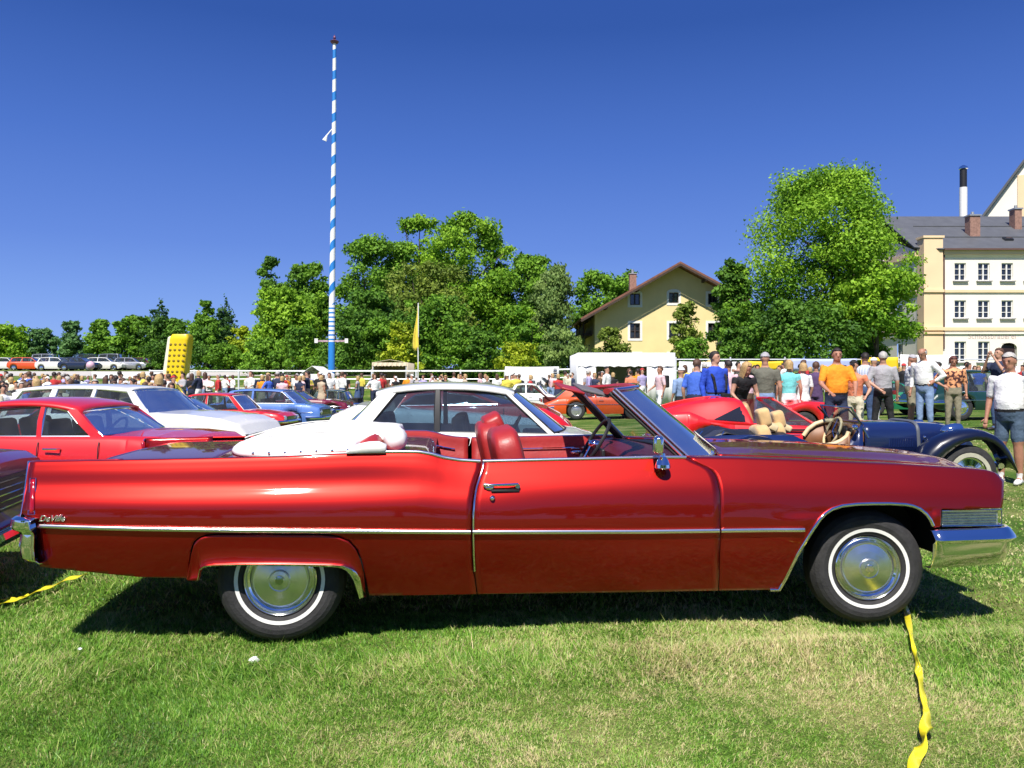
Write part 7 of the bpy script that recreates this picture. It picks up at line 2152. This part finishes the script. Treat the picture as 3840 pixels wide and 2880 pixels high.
# ================================================================== MAST, TENTS, BANNERS, TAPE
# maypole with a white and blue spiral
def pole_material():
    m = bpy.data.materials.new('maypole_paint'); m.use_nodes = True
    nt = m.node_tree; n = nt.nodes; l = nt.links; b = n['Principled BSDF']; b.inputs['Roughness'].default_value = .45
    tc = n.new('ShaderNodeTexCoord'); sp = n.new('ShaderNodeSeparateXYZ'); l.new(tc.outputs['Object'], sp.inputs[0])
    at2 = n.new('ShaderNodeMath'); at2.operation = 'ARCTAN2'; l.new(sp.outputs['Y'], at2.inputs[0]); l.new(sp.outputs['X'], at2.inputs[1])
    dv = n.new('ShaderNodeMath'); dv.operation = 'DIVIDE'; l.new(at2.outputs[0], dv.inputs[0]); dv.inputs[1].default_value = 2 * pi
    mz = n.new('ShaderNodeMath'); mz.operation = 'DIVIDE'; l.new(sp.outputs['Z'], mz.inputs[0]); mz.inputs[1].default_value = 1.42
    sb = n.new('ShaderNodeMath'); sb.operation = 'SUBTRACT'; l.new(mz.outputs[0], sb.inputs[0]); l.new(dv.outputs[0], sb.inputs[1])
    fr = n.new('ShaderNodeMath'); fr.operation = 'FRACT'; l.new(sb.outputs[0], fr.inputs[0])
    # lower rings: narrow straight bands, solid foot
    rz_ = n.new('ShaderNodeMath'); rz_.operation = 'DIVIDE'; l.new(sp.outputs['Z'], rz_.inputs[0]); rz_.inputs[1].default_value = .30
    fr2 = n.new('ShaderNodeMath'); fr2.operation = 'FRACT'; l.new(rz_.outputs[0], fr2.inputs[0])
    gt1 = n.new('ShaderNodeMath'); gt1.operation = 'GREATER_THAN'; l.new(fr.outputs[0], gt1.inputs[0]); gt1.inputs[1].default_value = .42
    gt2 = n.new('ShaderNodeMath'); gt2.operation = 'GREATER_THAN'; l.new(fr2.outputs[0], gt2.inputs[0]); gt2.inputs[1].default_value = .38
    zhi = n.new('ShaderNodeMath'); zhi.operation = 'GREATER_THAN'; l.new(sp.outputs['Z'], zhi.inputs[0]); zhi.inputs[1].default_value = 6.0
    zlo = n.new('ShaderNodeMath'); zlo.operation = 'GREATER_THAN'; l.new(sp.outputs['Z'], zlo.inputs[0]); zlo.inputs[1].default_value = 3.5
    m1 = n.new('ShaderNodeMix'); l.new(zhi.outputs[0], m1.inputs[0]); l.new(gt2.outputs[0], m1.inputs[2]); l.new(gt1.outputs[0], m1.inputs[3])
    m2 = n.new('ShaderNodeMath'); m2.operation = 'MULTIPLY'; l.new(m1.outputs[0], m2.inputs[0]); l.new(zlo.outputs[0], m2.inputs[1])
    mc = n.new('ShaderNodeMix'); mc.data_type = 'RGBA'; l.new(m2.outputs[0], mc.inputs[0]); mc.inputs[6].default_value = (.025, .22, .62, 1); mc.inputs[7].default_value = (.82, .82, .80, 1)
    l.new(mc.outputs[2], b.inputs['Base Color'])
    return m
Ym_ = 54.0
mp = thing('maypole', 'very tall maypole with white and blue spiral stripes', 'maypole', (PX(331.3, Ym_), Ym_, gz(PX(331.3, Ym_), Ym_)))
mzt = PZ(44, Ym_) - mp.location.z
b = MB()
pts = [(.11 * math.sin(t * 2.2) * t + PX(333.2, Ym_) * t - PX(331.3, Ym_) * t, 0, -.2 + (mzt + .2) * t) for t in np.linspace(0, 1, 24)]
b.tube(pts, list(np.linspace(.235, .115, 24)), 20); b.build('pole', pole_material(), mp)
t0 = pts[-1]
b = MB(); b.lathe([(.10, 0), (.22, .05), (.30, .16), (.22, .22), (.05, .25)], 16, c=t0); b.tube([t0, (t0[0], 0, t0[2] + .6)], .04, 6)
b.ell((t0[0], 0, t0[2] + .42), (.10, .10, .13)); b.build('pole_crown', mat('crown_metal', (.18, .07, .14), rough=.5, metal=.3), mp)
b = MB(); q = (pts[15][0], 0, PZ(129, Ym_) - mp.location.z)
b.tube([(q[0] - .1, 0, q[2]), (q[0] - .45, 0, q[2] - .42), (q[0] - .62, 0, q[2] - .78)], [.03, .05, .16], 8, flat=((0, 1, 0), .4)); b.build('pole_bracket', WHITE, mp)
for sx_ in (-1, 1):
    b = MB(); z4 = PZ(341, Ym_) - mp.location.z
    b.box((sx_ * .62, 0, z4), (.78, .04, .12)); b.build('guild_board', mat('board_paint', (.45, .30, .34), rough=.6, var=.5, vscale=6), mp, smooth=False)
    b = MB(); b.box((sx_ * 1.02, 0, z4 + .02), (.22, .05, .30)); b.build('guild_sign', WHITE, mp, smooth=False)

# yellow inflatable tower
Yt = 46.0
tw_ = thing('inflatable_tower', 'leaning yellow inflatable tower with rows of dark dimples', 'inflatable', (PX(174.5, Yt), Yt, gz(PX(174.5, Yt), Yt)))
YM = mat('yellow_pvc', (.80, .58, .01), rough=.35, var=.04); YW_ = mat('pale_pvc', (.82, .78, .62), rough=.35)
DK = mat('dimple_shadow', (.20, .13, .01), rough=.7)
zt_ = PZ(334.5, Yt) - tw_.location.z; zb2 = 0.0
w_, d_ = 1.10, .95
lean_ = (PX(178.5, Yt) - PX(172.5, Yt)) / (zt_ - .0)
lx = lambda z: lean_ * z * 1.3
rows = []
for i in range(25):
    z = zt_ * i / 24; e = 1 if 0 < i < 24 else .82
    pul = 1 - .02 * (i % 2)
    row = []
    for k in range(28):
        a = 2 * pi * k / 28; p_ = .32
        row.append((lx(z) + math.copysign(abs(cos(a)) ** p_, cos(a)) * w_ / 2 * e * pul, math.copysign(abs(sin(a)) ** p_, sin(a)) * d_ / 2 * e * pul, z))
    rows.append(row)
b = MB(); b.grid(rows, closed_v=True, flip=False); nq = len(b.v); b.f.append(tuple(nq - 28 + k for k in range(28))); b.m.append(0)
b.build('tube_body', YM, tw_, ang=60)
b = MB(); b.prism([(lx(.1) - w_ / 2 - .30, .0), (lx(.1) - w_ / 2 + .02, .0), (lx(zt_) - w_ / 2 + .02, zt_ - .08), (lx(zt_) - w_ / 2 - .18, zt_ - .18)], -.30, .45); b.build('side_cushion', YW_, tw_, bevel=.06)
rt = Matrix.Rotation(0, 3, 'Z')
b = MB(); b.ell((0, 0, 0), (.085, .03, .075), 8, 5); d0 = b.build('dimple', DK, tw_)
first = True
for r_ in range(11):
    for c_ in range(4):
        z = .35 + r_ * (zt_ - .95) / 10
        o = d0 if first else d0.copy()
        if not first: COL.objects.link(o)
        first = False
        o.location = (lx(z) - w_ * .36 + c_ * w_ * .24, -d_ / 2 * .985, z)
# yellow feather flag
Yfl = 50.0
ff = thing('feather_flag', 'narrow yellow flag hanging limp from its pole in front of the grove', 'flag', (PX(418, Yfl), Yfl, gz(PX(418, Yfl), Yfl)))
b = MB(); b.tube([(0, 0, 0), (.02, 0, PZ(303, Yfl) - ff.location.z)], .035, 8); b.build('flag_pole', WHITE, ff)
rows = []
for i in range(14):
    t = i / 13; z = PZ(304 + 46 * t, Yfl) - ff.location.z
    w2 = .06 + .34 * sst(0, .9, t) * (1 if t < .93 else .6)
    rows.append([(.04 - w2 * u, .06 * math.sin(u * 9 + t * 5) * (.3 + t), z - .1 * u) for u in np.linspace(0, 1, 7)])
b = MB(); b.grid(rows); b.build('flag_cloth', mat('yellow_cloth', (.78, .62, .08), rough=.7), ff, solid=.01)

# white railing right across the back of the field
Yr_ = 50.5
rl = thing('railing', 'long white railing of pipes and posts behind the crowd', 'railing', (0, Yr_, 0), 0)
x0_, x1_ = PX(150, Yr_), PX(578, Yr_)
RW = mat('white_rail', (.72, .74, .76), rough=.4, metal=.2)
for zz, rr2 in ((1.93, .055), (1.42, .04), (.85, .03)):
    b = MB(); b.tube([(x, 0, zz + gz(x, Yr_)) for x in np.linspace(x0_, x1_, 20)], rr2, 8); b.build('rail', RW, rl)
x = x0_
while x <= x1_ + .1:
    b = MB(); b.box((x, 0, .98 + gz(x, Yr_)), (.09, .09, 2.1)); b.build('post', RW, rl, smooth=False); x += 2.8
# second run on the right behind the people
Y2_ = 44.0
rl2 = thing('railing', 'mesh barrier run on the right carrying the yellow and white banners', 'railing', (0, Y2_, 0), 0)
x0_, x1_ = PX(676, Y2_), PX(1040, Y2_)
for zz in (PZ(359.5, Y2_), PZ(371, Y2_)):
    b = MB(); b.tube([(x, 0.05, zz) for x in np.linspace(x0_, x1_, 10)], .035, 8); b.build('rail', RW, rl2)
x = x0_
while x <= x1_:
    b = MB(); zb4 = gz(x, Y2_); b.box((x, 0.05, (zb4 + PZ(357, Y2_)) / 2), (.07, .07, PZ(357, Y2_) - zb4)); b.build('post', RW, rl2, smooth=False); x += 3.0

def banner(label, px0, px1, py0, py1, Y, m_, cat='banner', wav=.04):
    x0, x1 = PX(px0, Y), PX(px1, Y); z1, z0 = PZ(py0, Y), PZ(py1, Y)
    rows = [[(x, wav * math.sin((x - x0) * 3.1 + z * 2) * (z1 - z) / (z1 - z0), z - .03 * math.sin((x - x0) / (x1 - x0) * pi)) for z in np.linspace(z0, z1, 5)] for x in np.linspace(0, x1 - x0, 17) + x0]
    rows = [[(p[0] - (x0 + x1) / 2, p[1], p[2]) for p in r_] for r_ in rows]
    T = thing('banner', label, cat, ((x0 + x1) / 2, Y, 0))
    b = MB(); b.grid(rows); b.build('cloth', m_, T, solid=.008, ang=180)
    return T
BW = mat('banner_white', (.80, .81, .80), rough=.6, var=.03, vscale=2)
BY = mat('banner_yellow', (.80, .55, .015), rough=.6, var=.05, vscale=2)
BB = mat('banner_lilac', (.42, .48, .72), rough=.6, var=.05, vscale=2)
DB = mat('banner_print', (.03, .035, .05), rough=.7)
wb = banner('large white banner with black silhouettes printed along its lower edge', 505, 559, 366.5, 392, 48.5, BW)
# printed skyline and small line blocks
s = MB(); g2 = np.random.default_rng(4)
for k in range(26):
    x = PX(508 + k * 1.55, 48.5) - wb.location.x; hh = .06 + .32 * g2.random() * (1 if 8 < k < 22 else .5)
    s.box((x, -.07, PZ(391.5, 48.5) + .30 + hh / 2), (.085, .01, hh))
s.prism([(PX(541, 48.5) - wb.location.x, PZ(377, 48.5)), (PX(545, 48.5) - wb.location.x, PZ(378, 48.5)), (PX(557, 48.5) - wb.location.x, PZ(389, 48.5)), (PX(553, 48.5) - wb.location.x, PZ(389, 48.5))], -.085, -.07)
s.build('printed_skyline', DB, wb, smooth=False)
s = MB()
for k in range(4): s.box((PX(555, 48.5) - wb.location.x, -.07, PZ(369 + k * 2.4, 48.5)), (.22, .01, .07))
s.build('printed_block', DB, wb, smooth=False)
banner('white banner over the railing left of the yellow one', 679, 746, 361.5, 382, 43.8, BW)
banner('yellow banner between two white ones behind the olive T-shirt', 748, 783, 361, 369.5, 43.7, BY)
banner('pale lilac blue banner left of the man in orange', 791, 857, 358.5, 370, 43.7, BB)
banner('yellow banner behind the grey shirted man', 861, 898, 357, 371, 43.7, BY)
banner('long white banner left of the building door', 900, 955, 354.5, 374, 43.6, BW)
banner('white banner cut by the right edge of the photo', 960, 1040, 366, 380, 43.6, BW)
wl3 = banner('grey white banner left of the yellow inflatable tower', 92, 160, 372, 379, 50.2, BW)

# white tents
CAN = mat('tent_canvas', (.82, .82, .80), rough=.7, var=.03, vscale=1.5)
def tent(label, px0, px1, py_top, py_val, Y, dpt, m_, ridge=0.0, wall_px=None, name='tent'):
    x0, x1 = PX(px0, Y), PX(px1, Y); xm = (x0 + x1) / 2; gg = gz(xm, Y)
    T = thing(name, label, 'tent', (xm, Y, gg)); hw = (x1 - x0) / 2
    zt, zv = PZ(py_top, Y) - gg, PZ(py_val, Y) - gg
    b = MB(); b.grid([[(-hw, 0, zt), (-hw, dpt, zt)], [(0, 0, zt + ridge), (0, dpt, zt + ridge)], [(hw, 0, zt), (hw, dpt, zt)]], flip=True); b.build('tent_roof', m_, T, smooth=False, solid=.02)
    n = 24
    b = MB(); b.grid([[(-hw + 2 * hw * i / n, -.02 + .03 * math.sin(i * 1.9), zv + .03 * math.sin(i * 2.6)), (-hw + 2 * hw * i / n, -.01, zt)] for i in range(n + 1)]); b.build('valance', m_, T, smooth=False, solid=.01)
    for sx in (-1, 1):
        b = MB(); b.grid([[(sx * hw, dpt * i / 8, 0), (sx * hw, dpt * i / 8, zt)] for i in range(9)]); b.build('side_wall', m_, T, solid=.01)
        b = MB(); b.tube([(sx * (hw - .06), .04, 0), (sx * (hw - .06), .04, zt)], .035, 8); b.build('tent_pole', RW, T)
    b = MB(); b.grid([[(-hw + 2 * hw * i / 12, dpt, 0), (-hw + 2 * hw * i / 12, dpt, zt)] for i in range(13)]); b.build('back_wall', m_, T, solid=.01)
    if wall_px:
        for a, c in wall_px:
            xa, xc = PX(a, Y) - xm, PX(c, Y) - xm
            b = MB(); b.grid([[(xa + (xc - xa) * i / 10, .03 + .02 * math.sin(i * 2.1), 0), (xa + (xc - xa) * i / 10, .02, zv + .08)] for i in range(11)]); b.build('front_wall', m_, T, solid=.01)
    return T
tent('white flat topped tent in front of the yellow house', 577.5, 675, 352.6, 366.5, 37.5, 5, CAN, .0, [(577.5, 596), (647, 675)])
tent('cream canopy roof at the railing right of the maypole', 372, 407, 362.5, 366, 52, 4, mat('cream_canvas', (.74, .62, .44), rough=.7), .2)
tent('low white tent roof between the yellow tower and the left fir trees', 300, 324, 374, 380, 49, 3, CAN, .5)

# cars' colour cones: small open white parasol over the crowd near the yellow tower
for (px, py, Y, lb, cc) in ((128, 372, 44, 'pale pink balloon above the crowd left of the yellow tower', (.70, .45, .55)), ):
    T = thing('balloon', lb, 'balloon', (PX(90.5, Y), Y, PZ(365.5, Y)))
    b = MB(); b.ell((0, 0, 0), (.22, .22, .24), 16, 10); b.tube([(0, 0, -.45), (.02, 0, -1.1)], .01, 4); b.build('balloon_skin', mat('pink_balloon', cc, rough=.3), T)

# yellow barrier tape: twisted ribbon lying in the grass, two pieces
TAPE = mat('yellow_tape', (.80, .70, .02), rough=.35, var=.12, vscale=9, coat=.3)
def ribbon(label, pts, width, twist, name='barrier_tape'):
    P = [Vector(p) for p in pts]; n = 70
    def cr(t):
        s = t * (len(P) - 1); i = min(int(s), len(P) - 2); u = s - i
        p0, p1, p2, p3 = P[max(i - 1, 0)], P[i], P[i + 1], P[min(i + 2, len(P) - 1)]
        return .5 * ((2 * p1) + (p2 - p0) * u + (2 * p0 - 5 * p1 + 4 * p2 - p3) * u * u + (3 * p1 - p0 - 3 * p2 + p3) * u ** 3)
    rows = []
    for i in range(n + 1):
        t = i / n; c = cr(t); d = (cr(min(1, t + .01)) - cr(max(0, t - .01))).normalized()
        sd_ = d.cross(Vector((0, 0, 1))).normalized(); up = sd_.cross(d)
        a = twist(t)
        w = sd_ * cos(a) + up * sin(a)
        hw = width(t) / 2
        nrm = d.cross(w)
        fold = math.sin(t * 40) * .004
        rows.append([c - w * hw, c + nrm * (fold + .006), c + w * hw])
    b = MB(); b.grid(rows); o = b.build(name, TAPE, None, ang=50, solid=.0008)
    return tag(o, label, 'barrier tape')
def gp(px, py, hgt=.03):
    """point hgt above the ground on the sight line"""
    b_ = (py - HY) / F; Y = (H - hgt) / b_
    for _ in range(12): Y = (H - hgt - .012 - gz(PX(px, Y), Y)) / b_
    return (PX(px, Y), Y, gz(PX(px, Y), Y) + hgt + .012)
ribbon('twisted yellow barrier tape running from the front wheel towards the camera', [gp(905.5, 601, .09), gp(907, 613, .05), gp(911, 634), gp(915, 655, .035), gp(919.5, 676, .03), gp(924, 700, .035), gp(927, 716, .04), gp(925.5, 732, .045), gp(920, 750, .03), gp(913, 766, .035), gp(911, 795, .03)],
       lambda t: .016 + .018 * abs(math.sin(t * 11.0 + .4)) ** .9 + .022 * float(sst(.5, .72, t)) * (1 - float(sst(.82, .95, t))), lambda t: .5 * math.sin(t * 15) + .8 * math.sin(t * 31 + 1))
ribbon('yellow barrier tape in the grass at the lower left behind the tail', [gp(-8, 606, .03), gp(14, 600, .035), gp(34, 592.5, .03), gp(52, 585.5, .035), gp(70, 578.5, .03), gp(86, 573.5, .03)], lambda t: .022 + .022 * abs(math.sin(t * 13)), lambda t: .4 * math.sin(t * 21))
ribbon('second loose end of the yellow tape at the left edge', [gp(-8, 598, .03), gp(6, 599, .03), gp(20, 597.5, .03), gp(30, 594.5, .03)], lambda t: .03, lambda t: .5 * math.sin(t * 11), name='tape_end')
# crumpled white paper in the grass
def crumple(px, py, r_, lb, seed):
    g3 = np.random.default_rng(seed); p = gp(px, py, .02); b = MB(); rows = []
    for i in range(8):
        th = pi * i / 7; rows.append([(p[0] + r_ * sin(th) * cos(a) * (1 + g3.normal() * .16), p[1] + r_ * sin(th) * sin(a) * (1 + g3.normal() * .16), p[2] + r_ * .7 * cos(th) * (1 + g3.normal() * .16)) for a in np.linspace(0, 2 * pi, 10, endpoint=False)])
    b.grid(rows, closed_v=True); tag(b.build('crumpled_paper', mat('white_tissue', (.82, .82, .84), rough=.7), None, smooth=False), lb, 'litter')
crumple(254, 660, .024, 'crumpled white paper tissue lying in the grass below the rear wheel', 1)
crumple(80, 649, .010, 'tiny scrap of white paper in the grass at the left', 2)
